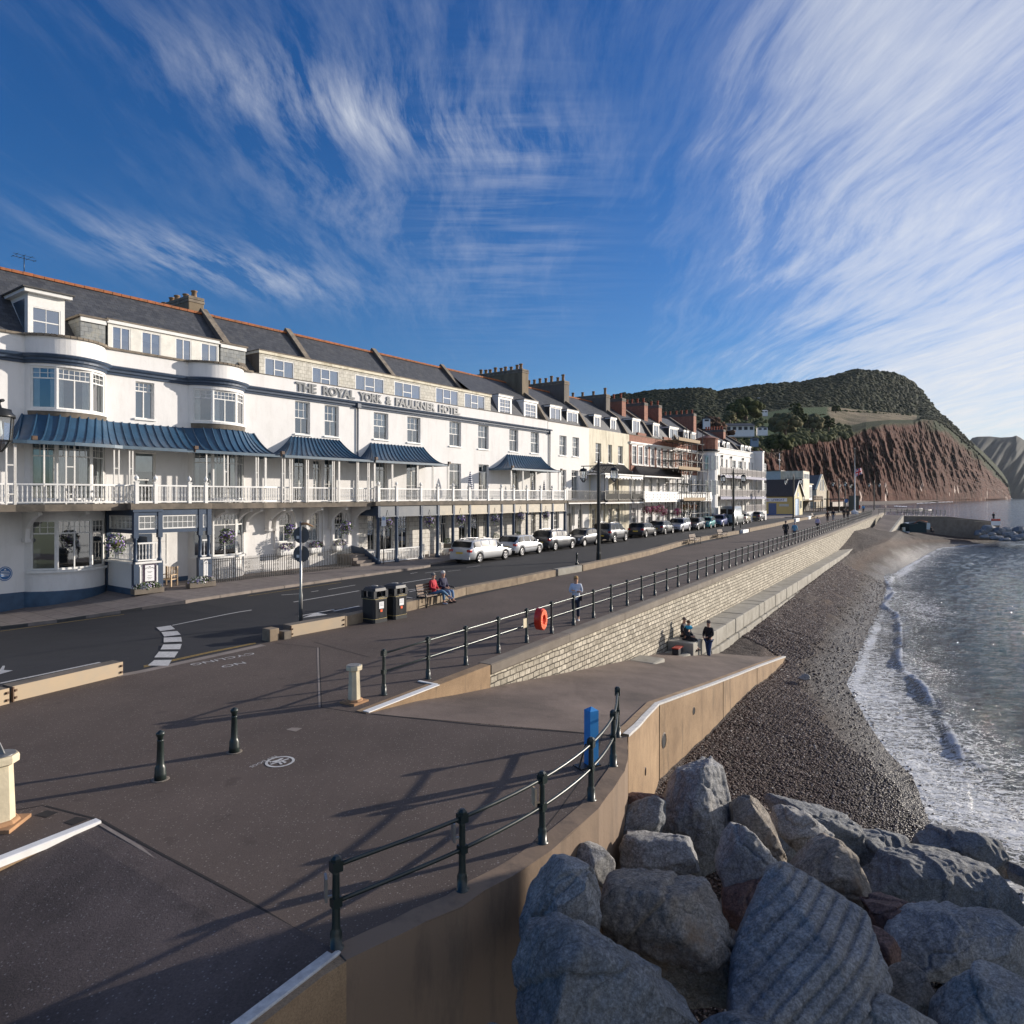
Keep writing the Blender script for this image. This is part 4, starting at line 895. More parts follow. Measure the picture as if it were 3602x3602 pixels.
def balustrade(B,pts,z0,z1,parent=None,sp=.15,name='balustrade',mat='white_paint',rail=.09,post=None,bal=True):
 """pts: (x, y) polyline"""
 mb=B.mb()
 for a,b in zip(pts[:-1],pts[1:]):
  A_=Vector((a[0],a[1],0));B_=Vector((b[0],b[1],0));L=(B_-A_).length
  mb.beam((a[0],a[1],z1-.04),(b[0],b[1],z1-.04),rail,.07);mb.beam((a[0],a[1],z0+.09),(b[0],b[1],z0+.09),rail*.8,.06)
  n=max(1,int(L/sp))
  for i in range(n):
   p=A_.lerp(B_,(i+.5)/n);H=z1-z0-.2;zb=z0+.12
   if bal:mb.lathe([(.024,zb),(.024,zb+H*.12),(.014,zb+H*.16),(.036,zb+H*.34),(.016,zb+H*.6),(.028,zb+H*.66),(.022,zb+H*.8),(.024,zb+H)],(p.x,p.y,0),5,smooth=False)
   else:mb.box(p.x-.012,p.x+.012,p.y-.012,p.y+.012,zb,zb+H)
 return B.add(mb,name,MT[mat],parent)
def ballpost(B,x,y,z0,z1,w=.15,parent=None):
 mb=B.mb();mb.box(x-w/2,x+w/2,y-w/2,y+w/2,z0,z1+.02);mb.box(x-w*.65,x+w*.65,y-w*.65,y+w*.65,z1+.02,z1+.07)
 mb.lathe([(.03,0),(.035,.04),(.085,.09),(.10,.15),(.085,.21),(.03,.26),(.02,.30),(.005,.32)],(x,y,z1+.07),8);return B.add(mb,'post',MT['white_paint'],parent)
def ladderpost(B,x,y,z0,z1,gap=0.0,y2=None,mat='white_rust'):
 mb=B.mb();w=.028
 mb.box(x-w,x+w,y-w,y+w,z0,z1)
 if gap:
  mb.box(x+gap-w,x+gap+w,y-w,y+w,z0,z1)
  for f in(.16,.62):z=z0+(z1-z0)*f;mb.box(x+w,x+gap-w,y-.02,y+.02,z,z+.045)
 B.add(mb,'veranda_post',MT[mat])
def dormer_box(B,x0,x1,z0,z1,y,yb,front_ops,mat,cheek,spec,roof='lead_dark',over=.08,fasc='white_paint',curt='blind',curt_mat='blind_blue',glass='glass_sky',rb=None,over_l=None):
 d=B.mb();wall_grid(d,x0,x1,z0,z1,y,front_ops,.05);o=B.add(d,'dormer',mat)
 d=B.mb();d.poly([(x0,y,z0),(x0,y,z1),(x0,yb,z1),(x0,yb,z0)]);d.poly([(x1,y,z0),(x1,yb,z0),(x1,yb,z1),(x1,y,z1)]);B.add(d,'cheek',MT[cheek],o)
 d=B.mb();v=over;d.box(x0-v,x1+v,y-v*1.2,yb,z1+.0,z1+.055);rr_=B.add(d,'dormer_roof',MT[roof],o)
 d=B.mb();d.box(x0-v*.7,x1+v*.7,y-v*.9,y-.003,z1-.16,z1-.004);d.box(x0-v*.7,x0-.003,y-.003,yb,z1-.14,z1-.004);B.add(d,'fascia',MT[fasc],o)
 for a,b,c,e in[q[:4]for q in front_ops]:
  window(B,TX(a,y+.01),b-a,c,e,spec,curt=curt,curt_mat=curt_mat,glass=glass,sill=False)
 d=B.mb();d.box(x0+.05,x1-.05,y+.35,y+.4,z0,z1-.02);B.add(d,'backing',MT['room_mid'],o)
 return o
def party_wall(B,s,zr=15.6,tr=-4.5,z0=11.35,t0=-.15,up=.28,th=.30,mat='render_dark',mans=None):
 y0=-t0;yr=-tr;mb=B.mb()
 zr=zr-.15;prof=[(y0,z0-.4),(y0,z0+up)]+([(mans[0],mans[1]+up)]if mans else[])+[(yr,zr+up),(2*yr-y0,z0+up),(2*yr-y0,z0-.4)]
 n=mb.av([(s-th/2,y,z)for y,z in prof]);m_=mb.av([(s+th/2,y,z)for y,z in prof]);k=len(prof)
 for i in range(k):mb.face((n+i,m_+i,m_+(i+1)%k,n+(i+1)%k))
 mb.face(range(n,n+k));mb.face(range(m_+k-1,m_-1,-1));B.add(mb,'party_wall',MT[mat])
 mb=B.mb()
 for a,b in zip(prof[1:-2],prof[2:-1]):mb.beam((s,a[0],a[1]+.03),(s,b[0],b[1]+.03),th+.1,.07)
 B.add(mb,'wall_coping',MT['coping_stone'])
def roof(B,s0,s1,z0=11.3,t0=-.35,zr=15.45,tr=-4.5,mans=None,mat='slate',tile=True):
 """front slope built flat so the slate courses can follow it"""
 mb=B.mb();y0=-t0;yr=-tr;prof=[(y0,z0)]+([mans]if mans else[])+[(yr,zr),(2*yr-y0,z0)]
 for a,b in zip(prof[:-1],prof[1:]):mb.poly([(s0,a[0],a[1]),(s1,a[0],a[1]),(s1,b[0],b[1]),(s0,b[0],b[1])])
 o=B.add(mb,'roof',MT[mat])
 if tile:
  mb=B.mb();s=s0;rr=random.Random(int(s0*10))
  while s<s1-.05:e=min(s+.45,s1);mb.box(s,e-.02,yr-.14,yr+.14,zr-.06,zr+.07+rr.uniform(-.01,.01));s=e
  B.add(mb,'ridge_tiles',MT['ridge_tile'],o)
 return o
def chimney(B,s,t0,t1,ztop,w=.95,zb=12.0,pots=6,mat='render_brown',pot='pot_clay',style=0,seed=0,ph=.8):
 """stack transverse to the street, from t0 (front) to t1 (back)"""
 rr=random.Random(seed);mb=B.mb();mb.box(s-w/2,s+w/2,-t0,-t1,zb,ztop-.35)
 o=B.add(mb,'chimney',MT[mat]if mat!='brick_red' else[MT['brick_red_y'],MT['brick_red']],bevel=.04 if 'render' in mat else 0)
 mb=B.mb();mb.box(s-w/2-.03,s+w/2+.03,-t0-.04,-t1+.04,ztop-.37,ztop-.2);mb.box(s-w/2-.02,s+w/2+.02,-t0-.02,-t1+.02,ztop-.18,ztop);B.add(mb,'chimney_cap',MT['coping_stone' if 'render' in mat else 'render_dark'],o,bevel=.03)
 for i in range(pots):
  y=-t0+.4+(-t1+t0-.8)*(i+rr.uniform(-.08,.08))/max(1,pots-1);hh=rr.uniform(.6,.95)*ph if style!=1 else .6;mb=B.mb()
  if style==1:pr_=[(.15,0),(.15,.06),(.115,.12),(.12,hh*.5),(.15,hh*.55),(.11,hh*.62),(.13,hh*.85),(.16,hh*.9),(.15,hh),(.10,hh)]
  else:pr_=[(.19,0),(.16,.05),(.14,hh*.8),(.19,hh*.84),(.19,hh*.96),(.15,hh),(.10,hh)]
  mb.lathe(pr_,(s+rr.uniform(-.1,.1)if style!=1 else s,y,ztop-.01),9);B.add(mb,'chimney_pot',MT[pot],o)
 return o
def arcbow(sa,sb,h):
 c=(sb-sa)/2;Rr_=(c*c+h*h)/(2*h);al=math.asin(c/Rr_);cx=(sa+sb)/2;cy=Rr_-h
 return(lambda a:(cx+Rr_*sin(a),cy-Rr_*cos(a))),al
H=Bld('hotel','long white seafront hotel with blue metal canopies, balconies and big lettering along its parapet','hotel',0.0,z0=0.25)
SL,SR=-9.0,41.55;ZP=11.58
ops2=[]
def addop(u0,u1,vt,vb,spec,curt,rec=.22,cm_='curtain',glass='glass',sill=True):a=pxop(u0,u1,vt,vb);ops2.append((a,spec,curt,rec,cm_,glass,sill));return a
addop(477,543,1340,1470,CASE,'allblind',cm_='blind_blue')
for i,(a,b,c,d)in enumerate(((1038,1091,1409,1525),(1142,1192,1423,1533),(1315,1366,1449,1543),(1433,1479,1464,1555),(1581,1622,1481,1568),(1682,1719,1494,1578),(1792,1823,1508,1587),(1867,1896,1519,1593))):addop(a,b,c,d,SASH,('blind','side','blind','full','blind','blind','side','full')[i],cm_='curtain_grey' if i%3==0 else 'curtain')
ZF=4.40
def door1(u0,u1,vt,spec=FD,curt='side'):
 a=pxop(u0,u1,vt,vt+50);ops2.append(((a[0],a[1],ZF+.03,a[3]),spec,curt,.2,'curtain','glass',False))
door1(477,548,1590,[(0,1,.45,1,1,1),(0,1,0,.45,1,1)],'blind')
for u0,u1,vt in((1036,1078,1608),(1102,1130,1618),(1142,1183,1614),(1322,1361,1624),(1430,1473,1628),(1581,1622,1629),(1684,1719,1633),(1800,1824,1645),(1865,1888,1650)):door1(u0,u1,vt)
GF=.42
def gfw(u0,u1,vt,vb,spec=SASH2,curt=None,arch=False):a=pxop(u0,u1,vt,vb);ops2.append(((a[0],a[1],max(a[2],GF),a[3]),spec,curt,.18,'curtain','glass',a[2]>GF+.3));return a
arches=[gfw(u0,u1,vt,vb,[(0,1,.55,1,3,2),(0,1,0,.55,2,1)],'left')for u0,u1,vt,vb in((982,1024,1803,1908),(1084,1122,1801,1905),(1177,1211,1799,1900))]
for u0,u1,vt,vb in((1293,1322,1813,1940),(1337,1384,1809,1940),(1401,1437,1807,1935),(1550,1574,1800,1912),(1614,1642,1801,1905),(1657,1685,1799,1900),(1700,1716,1800,1890),(1806,1822,1798,1880),(1870,1884,1797,1880)):gfw(u0,u1,vt,vb,[(0,1,.62,1,3,2),(0,1,0,.62,2,1)])
b1s,b1e=FH.s_at(86),FH.s_at(371);b2s,b2e=FH.s_at(661),FH.s_at(857)
print('bows',b1s,b1e,b2s,b2e)
mb=H.mb();gaps=[(b1s,b1e,.0,20),(b2s,b2e,0.0,20)]
s_ash=FH.s_at(1262)
wall_grid(mb,SL,SR,4.2,ZP,0,[o[0]for o in ops2 if o[0][2]>4.2],.24,gaps);wall_grid(mb,SL,s_ash,-1.2,4.2,0,[o[0]for o in ops2 if o[0][3]<4.3 and o[0][0]<s_ash],.24,[(b1s,b1e,-2,20),(b2s,b2e,-2,20)])
mb.poly([(SL,0,-1.2),(SL,9,-1.2),(SL,9,11.4),(SL,0,ZP)]);mb.poly([(SL,9,-1.2),(SR,9,-1.2),(SR,9,11.4),(SL,9,11.4)])
mb.box(SL,b1s-.01,.02,.26,ZP-.9,ZP-.01)
mb.poly([(SL,.28,ZP-.02),(SL,.28,11.0),(SR,.28,11.0),(SR,.28,ZP-.02)])
H.add(mb,'wall',MT['white_wall'],recalc=False)
mb=H.mb();wall_grid(mb,s_ash,SR,-1.2,4.2,-.004,[o[0]for o in ops2 if o[0][3]<4.3 and o[0][0]>s_ash],.24);H.add(mb,'stone_wall',MT['ashlar'])
mb=H.mb();mb.box(SL+.1,SR-.1,2.2,2.3,-1,11.2)
for z in(.2,4.3,7.6,11.0):mb.box(SL+.1,SR-.1,.3,2.2,z-.08,z)
for s in(-4,5.5,7.6,11.4,17.2,24.7,32.3):mb.box(s,s+.1,.3,2.2,-1,11.2)
H.add(mb,'interior',MT['room_mid'])
for(a,b,c,d),spec,curt,rec,cm_,glass,sill in ops2:window(H,TX(a,rec-.07),b-a,c,d,spec,curt=curt,curt_mat=cm_,glass=glass,sill=sill,so=rec-.07)
for a in arches:
 w=a[1]-a[0];cx=(a[0]+a[1])/2;r=w/2;zc=a[3]-r;mb=H.mb();n=10
 for sgn in(-1,1):
  pts=[(cx+sgn*r*cos(pi/2*i/n),zc+r*sin(pi/2*i/n))for i in range(n+1)]
  for p,q in zip(pts[:-1],pts[1:]):
   mb.poly([(p[0],.02,p[1]),(q[0],.02,q[1]),(q[0],.02,a[3]+.01),(p[0],.02,a[3]+.01)]if sgn<0 else[(q[0],.02,q[1]),(p[0],.02,p[1]),(p[0],.02,a[3]+.01),(q[0],.02,a[3]+.01)])
   mb.poly([(p[0],.02,p[1]),(q[0],.02,q[1]),(q[0],.18,q[1]),(p[0],.18,p[1])])
 H.add(mb,'arch_head',MT['white_wall'])
 mb=H.mb();R1_=r+.28;path=[(cx-R1_,a[2]-.3)]+[(cx+R1_*cos(pi-pi*i/16),zc+R1_*sin(pi*i/16))for i in range(17)]+[(cx+R1_,a[2]-.3)]
 for p,q in zip(path[:-1],path[1:]):mb.beam((p[0],-.05,p[1]),(q[0],-.05,q[1]),.11,.14,up=(0,1,0))
 H.add(mb,'arch_moulding',MT['white_wall'])
def bowwall(B,sa,sb,h,zb,zt,levels,mat='white_wall',aw=.86,amid=.36,name='bow'):
 f,al=arcbow(sa,sb,h);n=20;angs=sorted(set([-al+2*al*i/n for i in range(n+1)]+[-al*aw,-al*amid,al*amid,al*aw]));mb=B.mb();zs=sorted(set([zb,zt]+[z for L in levels for z in L[:2]]));mb.smooth=True
 cuts=[-al*aw,-al*amid,al*amid,al*aw]
 for z0,z1 in zip(zs[:-1],zs[1:]):
  isw=any(abs(z0-L[0])<1e-6 for L in levels)
  for a,b in zip(angs[:-1],angs[1:]):
   m_=(a+b)/2
   if isw and abs(m_)<al*aw:continue
   p,q=f(a),f(b);mb.poly([(p[0],p[1],z0),(q[0],q[1],z0),(q[0],q[1],z1),(p[0],p[1],z1)])
 mb.smooth=False
 for L in levels:
  for z in L[:2]:
   ring=[f(a)for a in angs if abs(a)<=al*aw+1e-6];mb.poly([(p[0],p[1],z)for p in ring]+[(f(al*aw)[0],f(al*aw)[1]+.35,z),(f(-al*aw)[0],f(-al*aw)[1]+.35,z)])
 o=B.add(mb,name,MT[mat])
 for z0,z1,curt,cmt in[L[:4]for L in levels]:
  for(a,b),spec in zip(zip(cuts[:-1],cuts[1:]),(BOWS,BOWC,BOWS)):
   p,q=Vector(f(a)),Vector(f(b));d=q-p;window(B,TX(p.x,p.y+.03,math.atan2(d.y,d.x)),d.length,z0,z1,spec,fw=.085,dep=.09,curt=curt,curt_mat=cmt,sill=False,name='bow_window')
  mb=B.mb();path=[f(a)for a in angs if abs(a)<=al*(aw+.08)];mb.sweep([(-.05,z0-.10),(.12,z0-.10),(.12,z0-.0),(-.05,z0+.0)],path);B.add(mb,'sill',MT['white_paint'],o)
  if z0>7:
   mb=B.mb();mb.sweep([(-.04,z0-.34),(.05,z0-.34),(.08,z0-.105),(-.04,z0-.105)],path);B.add(mb,'stone_band',MT['slab_stone'],o)
 return f,al
def zb_(u,v,t=.6):return FH.z_at(u,v,t)
z2a,z2b=zb_(130,1436,.5),zb_(130,1285,.5);zga,zgb=zb_(120,2010,.6),zb_(120,1830,.6)
f1_,al1=bowwall(H,b1s,b1e,1.0,-1.2,ZP,[(zga,zgb,None,'curtain'),(4.55,7.15,'side','curtain'),(z2a,z2b,'side','curtain')])
f2_,al2=bowwall(H,b2s,b2e,.95,-1.2,ZP,[(zb_(750,1957),zb_(750,1806),None,'curtain'),(4.55,7.15,'side','curtain'),(zb_(700,1481),zb_(700,1365),'left','curtain')])
mb=H.mb();mb.box(b1s+.1,b1e-.1,.9,1.0,-1,ZP-.3);mb.box(b2s+.1,b2e-.1,.9,1.0,-1,ZP-.3)
for f_,al_x in((f1_,al1),(f2_,al2)):
 for z in(4.3,7.6,10.8):
  mb.poly([(f_(a)[0],f_(a)[1]+.12,z)for a in[-al_x+2*al_x*i/12 for i in range(13)]]+[(f_(al_x)[0],1.0,z),(f_(-al_x)[0],1.0,z)])
H.add(mb,'interior',MT['room_mid'])
bpath=[(SL,0.),(b1s,0.)]+[f1_(-al1+2*al1*i/18)for i in range(1,18)]+[(b1e,0.),(b2s,0.)]+[f2_(-al2+2*al2*i/18)for i in range(1,18)]+[(b2e,0.)]
full=bpath+[(SR,0.)]
mb=H.mb();mb.sweep([(-.05,10.40),(.06,10.40),(.08,10.50),(.16,10.53),(.17,10.62),(.27,10.69),(.30,10.77),(.08,10.84),(-.05,10.84)],full+[(SR+.4,0.)]);H.add(mb,'cornice',MT['blue_paint'])
cpath=bpath+[(FH.s_at(890),0.)]
mb=H.mb();dd_=dens([Vector((p[0],p[1],0))for p in cpath],.7)
for a,b in zip(dd_[:-1],dd_[1:]):mb.beam((a.x,a.y+.12,ZP+.04),(lerp(a.x,b.x,.985),lerp(a.y,b.y,.985)+.12,ZP+.04),.42,.10)
H.add(mb,'parapet_coping',MT['coping_stone'])
mb=H.mb();mb.box(FH.s_at(890),SR,-.03,.3,ZP,ZP+.04);H.add(mb,'parapet_edge',MT['slab_stone'])
mb=H.mb();mb.sweep([(-.02,-1.2),(.045,-1.2),(.045,.62),(-.02,.66)],bpath[:21]+[(FH.s_at(470),0.)]);H.add(mb,'plinth',MT['plinth_blue'])
mb=H.mb();mb.box(b2e,s_ash,-.04,0,-1.2,.9);H.add(mb,'plinth',MT['white_wall'])
MT['letter_grey']=mk('letter_grey',(.10,.115,.13),.5)
for w_,ua,ub in(('THE',1041,1113),('ROYAL',1136,1248),('YORK',1263,1344),('&',1358,1377),('FAULKNER',1392,1531),('HOTEL',1544,1618)):
 s0_,s1_=FH.s_at(ua,.04),FH.s_at(ub,.04);me=text_mesh(w_,.72,extrude=.03,offset=.03,align='LEFT');xs_=[v.co.x for v in me.vertices];k_=(s1_-s0_)/(max(xs_)-min(xs_));me.transform(Matrix.Scale(k_,4,(1,0,0)));me.materials.clear();me.materials.append(MT['letter_grey'])
 lo=bpy.data.objects.new('sign_word',me);COL.objects.link(lo);lo.parent=H.t;lo.matrix_local=H.T@Matrix.Translation((s0_-min(xs_)*k_,-.04,10.95))@Matrix.Rotation(pi/2,4,'X')
MB_Y=(1.35,13.2)
roof(H,SL,11.25);roof(H,11.55,17.05);roof(H,17.35,24.55);roof(H,24.85,32.15);roof(H,32.45,41.4,mans=MB_Y)
party_wall(H,11.4);party_wall(H,17.2,z0=13.2,t0=-2.35);party_wall(H,24.7,z0=13.2,t0=-2.35);party_wall(H,32.3,z0=13.2,t0=-2.35);party_wall(H,41.65,mans=MB_Y)
chimney(H,11.35,-5.2,-9.3,16.6,.95,13.3,5,seed=1,ph=.5);chimney(H,41.6,-2.5,-8.2,16.55,1.05,12.6,9,seed=2,ph=.6)
sD=[FH.s_at(u,-.6)for u in(98,228)]
dormer_box(H,sD[0],sD[1],11.3,13.75,.6,3.2,[(FH.s_at(112,-.6),FH.s_at(213,-.6),FH.z_at(112,1176,-.6),FH.z_at(112,1075,-.6))],MT['white_paint'],'white_paint',[(0,1,.5,1,2,1),(0,1,0,.5,2,1)],over=.3,curt=None)
mb=H.mb();mb.poly([(sD[0]-.012,.95,11.9),(sD[0]-.012,.95,13.4),(sD[0]-.012,2.3,13.4)]);H.add(mb,'cheek_pane',MT['glass_sky'])
s3_,s11=FH.s_at(284,-.6),FH.s_at(864,-.6);d1w=[(FH.s_at(a,-.6),FH.s_at(b,-.6),11.35,12.86)for a,b in((394,459),(498,566),(617,673),(707,766))]
xs2=[s3_,FH.s_at(380,-.6),FH.s_at(770,-.6),s11]
dormer_box(H,xs2[1],xs2[2],11.3,13.1,.6,3.0,d1w,mk('clapboard',(.74,.72,.65),.6),'slate_hung',PAIR,over=.1,curt='blind',curt_mat='curtain',roof='coping_stone')
mb=H.mb()
for z in np.arange(11.4,12.9,.16):mb.box(xs2[1]+.3,xs2[2]-.3,.565,.598,z,z+.018)
for w_ in d1w:pass
H.add(mb,'cladding_lines',MT['white_paint'])if False else None
for a,b in((xs2[0],xs2[1]-.11),(xs2[2]+.11,xs2[3])):
 mb=H.mb();mb.box(a,b,.62,3.0,11.3,12.98);mb.cm=0;o=H.add(mb,'dormer',MT['slate_hung']);mb=H.mb();mb.box(a-.1,b+.1,.5,3.1,13.0,13.09);H.add(mb,'dormer_roof',MT['coping_stone'],o);mb=H.mb();mb.box(a-.02,b+.02,.54,.615,12.8,12.99);H.add(mb,'fascia',MT['white_paint'],o)
d2w=[(FH.s_at(a,-.6),FH.s_at(b,-.6),FH.z_at(a,vb,-.6)+.02,FH.z_at(a,vt,-.6))for a,b,vt,vb in((931,1034,1256,1326),(1098,1192,1289,1357),(1250,1351,1316,1382),(1387,1479,1340,1400),(1533,1612,1355,1420),(1634,1705,1374,1435))]
d2w=[(a,b,max(11.38,min(c,11.6)),min(d,12.85))for a,b,c,d in d2w]
dormer_box(H,FH.s_at(912,-.6),FH.s_at(1726,-.6),11.3,13.05,.6,3.0,d2w,MT['slate_pale'],'render_dark',BIG,over=.08,curt='side',curt_mat='curtain',roof='coping_stone',fasc='cream_wall')
for a,b,vt,vb in((1753,1800,1377,1452),(1843,1889,1397,1468)):x0,x1=FH.s_at(a,-.6),FH.s_at(b,-.6);dormer_box(H,x0,x1,11.45,13.25,.6,2.9,[(x0+.18,x1-.18,11.62,12.95)],MT['white_paint'],'white_paint',[(0,.5,.5,1,2,2),(.5,1,.5,1,2,2),(0,.5,0,.5,2,2),(.5,1,0,.5,2,2)],over=.1,curt='side',curt_mat='curtain')
mb=H.mb();sa_=FH.s_at(85,-4.5);mb.tube([(sa_,4.5,15.4),(sa_,4.5,16.3)],.02,5);mb.beam((sa_-.5,4.5,16.2),(sa_+.5,4.5,16.2),.02)
for i in range(7):mb.beam((sa_-.46+i*.15,4.3,16.2+(.14 if i%2 else 0)),(sa_-.46+i*.15,4.7,16.2+(.14 if i%2 else 0)),.012)
mb.beam((sa_-.46,4.5,16.34),(sa_+.46,4.5,16.34),.015);mb.beam((sa_-.3,4.5,16.2),(sa_-.3,4.5,16.34),.015);H.add(mb,'aerial',MT['iron'])
for u,z0,z1 in((1256,4.3,10.45),(1932,4.3,10.45)):s=FH.s_at(u);mb=H.mb();mb.tube([(s,-.08,z0),(s,-.08,z1)],.055,6);mb.box(s-.14,s+.14,-.25,-.02,z1-.05,z1+.28);H.add(mb,'drain_pipe',MT['blue_paint'])
TE=2.2;f=lambda u,t=2.2:FH.s_at(u,t)
W=[];E=[];xe0,xe1=f(46),f(990);xw0=FH.s_at(84,.2);xw1=FH.s_at(896,.1)
for i in range(5):W.append((xw0,0));E.append((xe0,-TE*i/5))
n=30
for i in range(n+1):
 fr=i/n;x=xw0+(xw1-xw0)*fr;y=0
 for(a,b,ff_,al_x)in((b1s,b1e,f1_,al1),(b2s,b2e,f2_,al2)):
  if a<x<b:
   aa=[-al_x+2*al_x*q/60 for q in range(61)];y=min(y,min(ff_(q)[1]for q in aa if abs(ff_(q)[0]-x)<.12)if any(abs(ff_(q)[0]-x)<.12 for q in aa)else 0)
 W.append((x,y));E.append((xe0+(xe1-xe0)*fr,-TE-(.35*max(0,1-abs(fr-.17)/.16)**.5 if abs(fr-.17)<.16 else 0)))
for i in(4,3,2,1,0):W.append((xw1,0));E.append((xe1,-TE*i/5))
canopy(H,W,E,8.2,6.92,'canopy_blue')
canopy_box(H,FH.s_at(1026),FH.s_at(1192),f(1000),f(1312),TE,8.22,6.92,15)
canopy_box(H,FH.s_at(1305),FH.s_at(1488),f(1318),f(1578),TE,8.22,6.92,16)
canopy_box(H,FH.s_at(1785),FH.s_at(1901),f(1798),f(1975),TE,8.22,6.92,16)
for u in(118,686,990,1320,1577,1800,1972):
 x=f(u,2.25);mb=H.mb();mb.box(x-.09,x+.09,-2.42,-2.26,6.98,7.14);mb.beam((x,-2.25,6.85),(x,-2.3,7.0),.04);H.add(mb,'flood_light',MT['wood_dark'])
zsl0,zsl1=4.10,4.38;xp0,xp1=f(480,2.75),f(732,2.75);xc0=f(1321,2.15);xcE=f(1988,2.15)
p_left=[(SL,-2.05),(b1s-1.0,-2.05),(b1s-.1,-2.35),((b1s+b1e)/2,-2.55),(b1e+.1,-2.35),(xp0-.35,-2.1)]
p_mid=[(xp1+.1,-2.1),(b2s+1.2,-2.25),(b2e-.3,-2.25),(b2e+.7,-1.95),(f(1318,1.95)-.05,-1.95)]
mb=H.mb()
for pth in(p_left,p_mid):
 for a,b in zip(pth[:-1],pth[1:]):mb.prism([(a[0],0,zsl0),(a[0],a[1]-.08,zsl0),(b[0],b[1]-.08,zsl0),(b[0],0,zsl0)][::-1],zsl1-zsl0)
mb.box(xp0-.30,xp1+.12,-2.9,0,zsl0+.03,zsl1+.01);mb.box(xc0-.12,xcE+.1,-2.3,0,zsl0+.03,zsl1+.01)
H.add(mb,'balcony_floor',MT['slab_stone'])
zr_=5.24
balustrade(H,p_left,zsl1,zr_+.0);balustrade(H,p_mid,zsl1,zr_)
balustrade(H,[(xp0,-.3),(xp0,-2.75),(xp1,-2.75),(xp1,-2.1)],zsl1,zr_)
for u in(480,547,666,724):ballpost(H,f(u,2.75),-2.75,zsl1-.05,zr_+.06)
cu_=[1330,1394,1480,1539,1593,1650,1716,1763,1806,1853,1901,1942,1986];cs_=[f(u,2.12)for u in cu_]
print('columns',[round(c,1)for c in cs_])
for c in cs_:ballpost(H,c,-2.12,zsl1-.05,zr_+.06,.17)
balustrade(H,[(cs_[0],-2.12),(cs_[-1],-2.12)],zsl1,zr_,sp=.14);balustrade(H,[(cs_[0],-1.95),(cs_[0],-2.12)],zsl1,zr_)
for u,g in((22,.28),(54,0),(155,0),(232,.32),(401,.2),(455,.14),(726,0),(788,.2),(900,.13),(932,.06),(993,.15),(1019,.15),(1077,.13),(1169,.12),(1191,.06),(1255,.12),(1293,.12),(1316,.06),(1378,.08),(1467,.08),(1521,.10),(1574,.08),(1797,.08),(1838,.10),(1884,.10),(1925,.1),(1964,.1)):ladderpost(H,f(u,2.08),-2.08,zsl1,6.88,g)
def bracket(x,t1,mat='white_wall'):
 pr_=[(0,4.08),(-t1,4.08),(-t1,3.93),(-t1*.75,3.84),(-t1*.5,3.66),(-.42,3.35),(-.36,3.05),(-.34,2.9),(0,2.85)];mb=H.mb();n=mb.av([(x-.08,y,z)for y,z in pr_]);m_=mb.av([(x+.08,y,z)for y,z in pr_]);k=len(pr_)
 for i in range(k):mb.face((n+i,m_+i,m_+(i+1)%k,n+(i+1)%k))
 mb.face(range(n,n+k));mb.face(range(m_+k-1,m_-1,-1));mb.box(x-.11,x+.11,-.42,0,2.76,2.9);H.add(mb,'bracket',MT[mat])
for u in(95,260,745,832,868,948,973,1080,1168,1247):bracket(FH.s_at(u,.3),1.7)
for i,c in enumerate(cs_):
 mb=H.mb();g_=zroad(c,2.1)+.12-.0;mb.lathe([(.17,g_-.1),(.17,g_+.18),(.13,g_+.24),(.125,g_+.5),(.105,3.25),(.12,3.3),(.15,3.36),(.17,3.42)],(c,-2.12,0),10);mb.box(c-.10,c+.10,-2.24,-2.0,3.42,zsl0+.03);H.add(mb,'column',MT['blue_paint'])
for i,(a,b)in enumerate(zip(cs_[:-1],cs_[1:])):
 mb=H.mb();mb.box(a+.1,b-.1,-2.19,-2.12,3.5,zsl0+.02);mb.box(a+.1,b-.1,-2.22,-2.08,3.42,3.5);H.add(mb,'frieze_panel',[mk('frieze_%d'%i,(.16,.17,.18)if i<3 else(.52,.44,.32),.5,.45,1.5,c2=(.10,.12,.15)if i<3 else(.36,.33,.27))])
mb=H.mb();mb.box(cs_[0]-.05,cs_[0]+.05,-2.0,0,3.5,zsl0+.02);H.add(mb,'frieze_panel',MT['blue_paint'])
def lowfence(x0,x1,y0,y1,z0,parent=None,h=.85):
 mb=H.mb();mb.beam((x0,y0,z0+h),(x1,y1,z0+h),.06,.07);mb.beam((x0,y0,z0+.1),(x1,y1,z0+.1),.05,.06);L=math.hypot(x1-x0,y1-y0);n=int(L/.13)
 for i in range(n+1):fr=i/n;mb.box(lerp(x0,x1,fr)-.016,lerp(x0,x1,fr)+.016,lerp(y0,y1,fr)-.016,lerp(y0,y1,fr)+.016,z0+.1,z0+h)
 H.add(mb,'low_fence',MT['white_paint'])
gg=lambda s,t:zroad(s,t)+.12
lowfence(cs_[0]+.15,cs_[1]-.12,-2.12,-2.12,gg(cs_[0],2));lowfence(cs_[1]+.12,cs_[2]-.12,-2.12,-2.12,gg(cs_[1],2));lowfence(cs_[0]-.1,cs_[0]-.1,-2.0,-.1,gg(cs_[0],2));lowfence(cs_[6]+.2,cs_[7]+.4,-1.6,-1.6,gg(cs_[6],2));lowfence(cs_[9],cs_[11],-1.8,-1.8,gg(cs_[9],2))
mb=H.mb()
for i in range(4):mb.box(cs_[0]-1.55,cs_[0]-.35,-2.25+i*.32,-.1,gg(18,2)-.2,gg(18,2)+.16*(i+1)-.02)
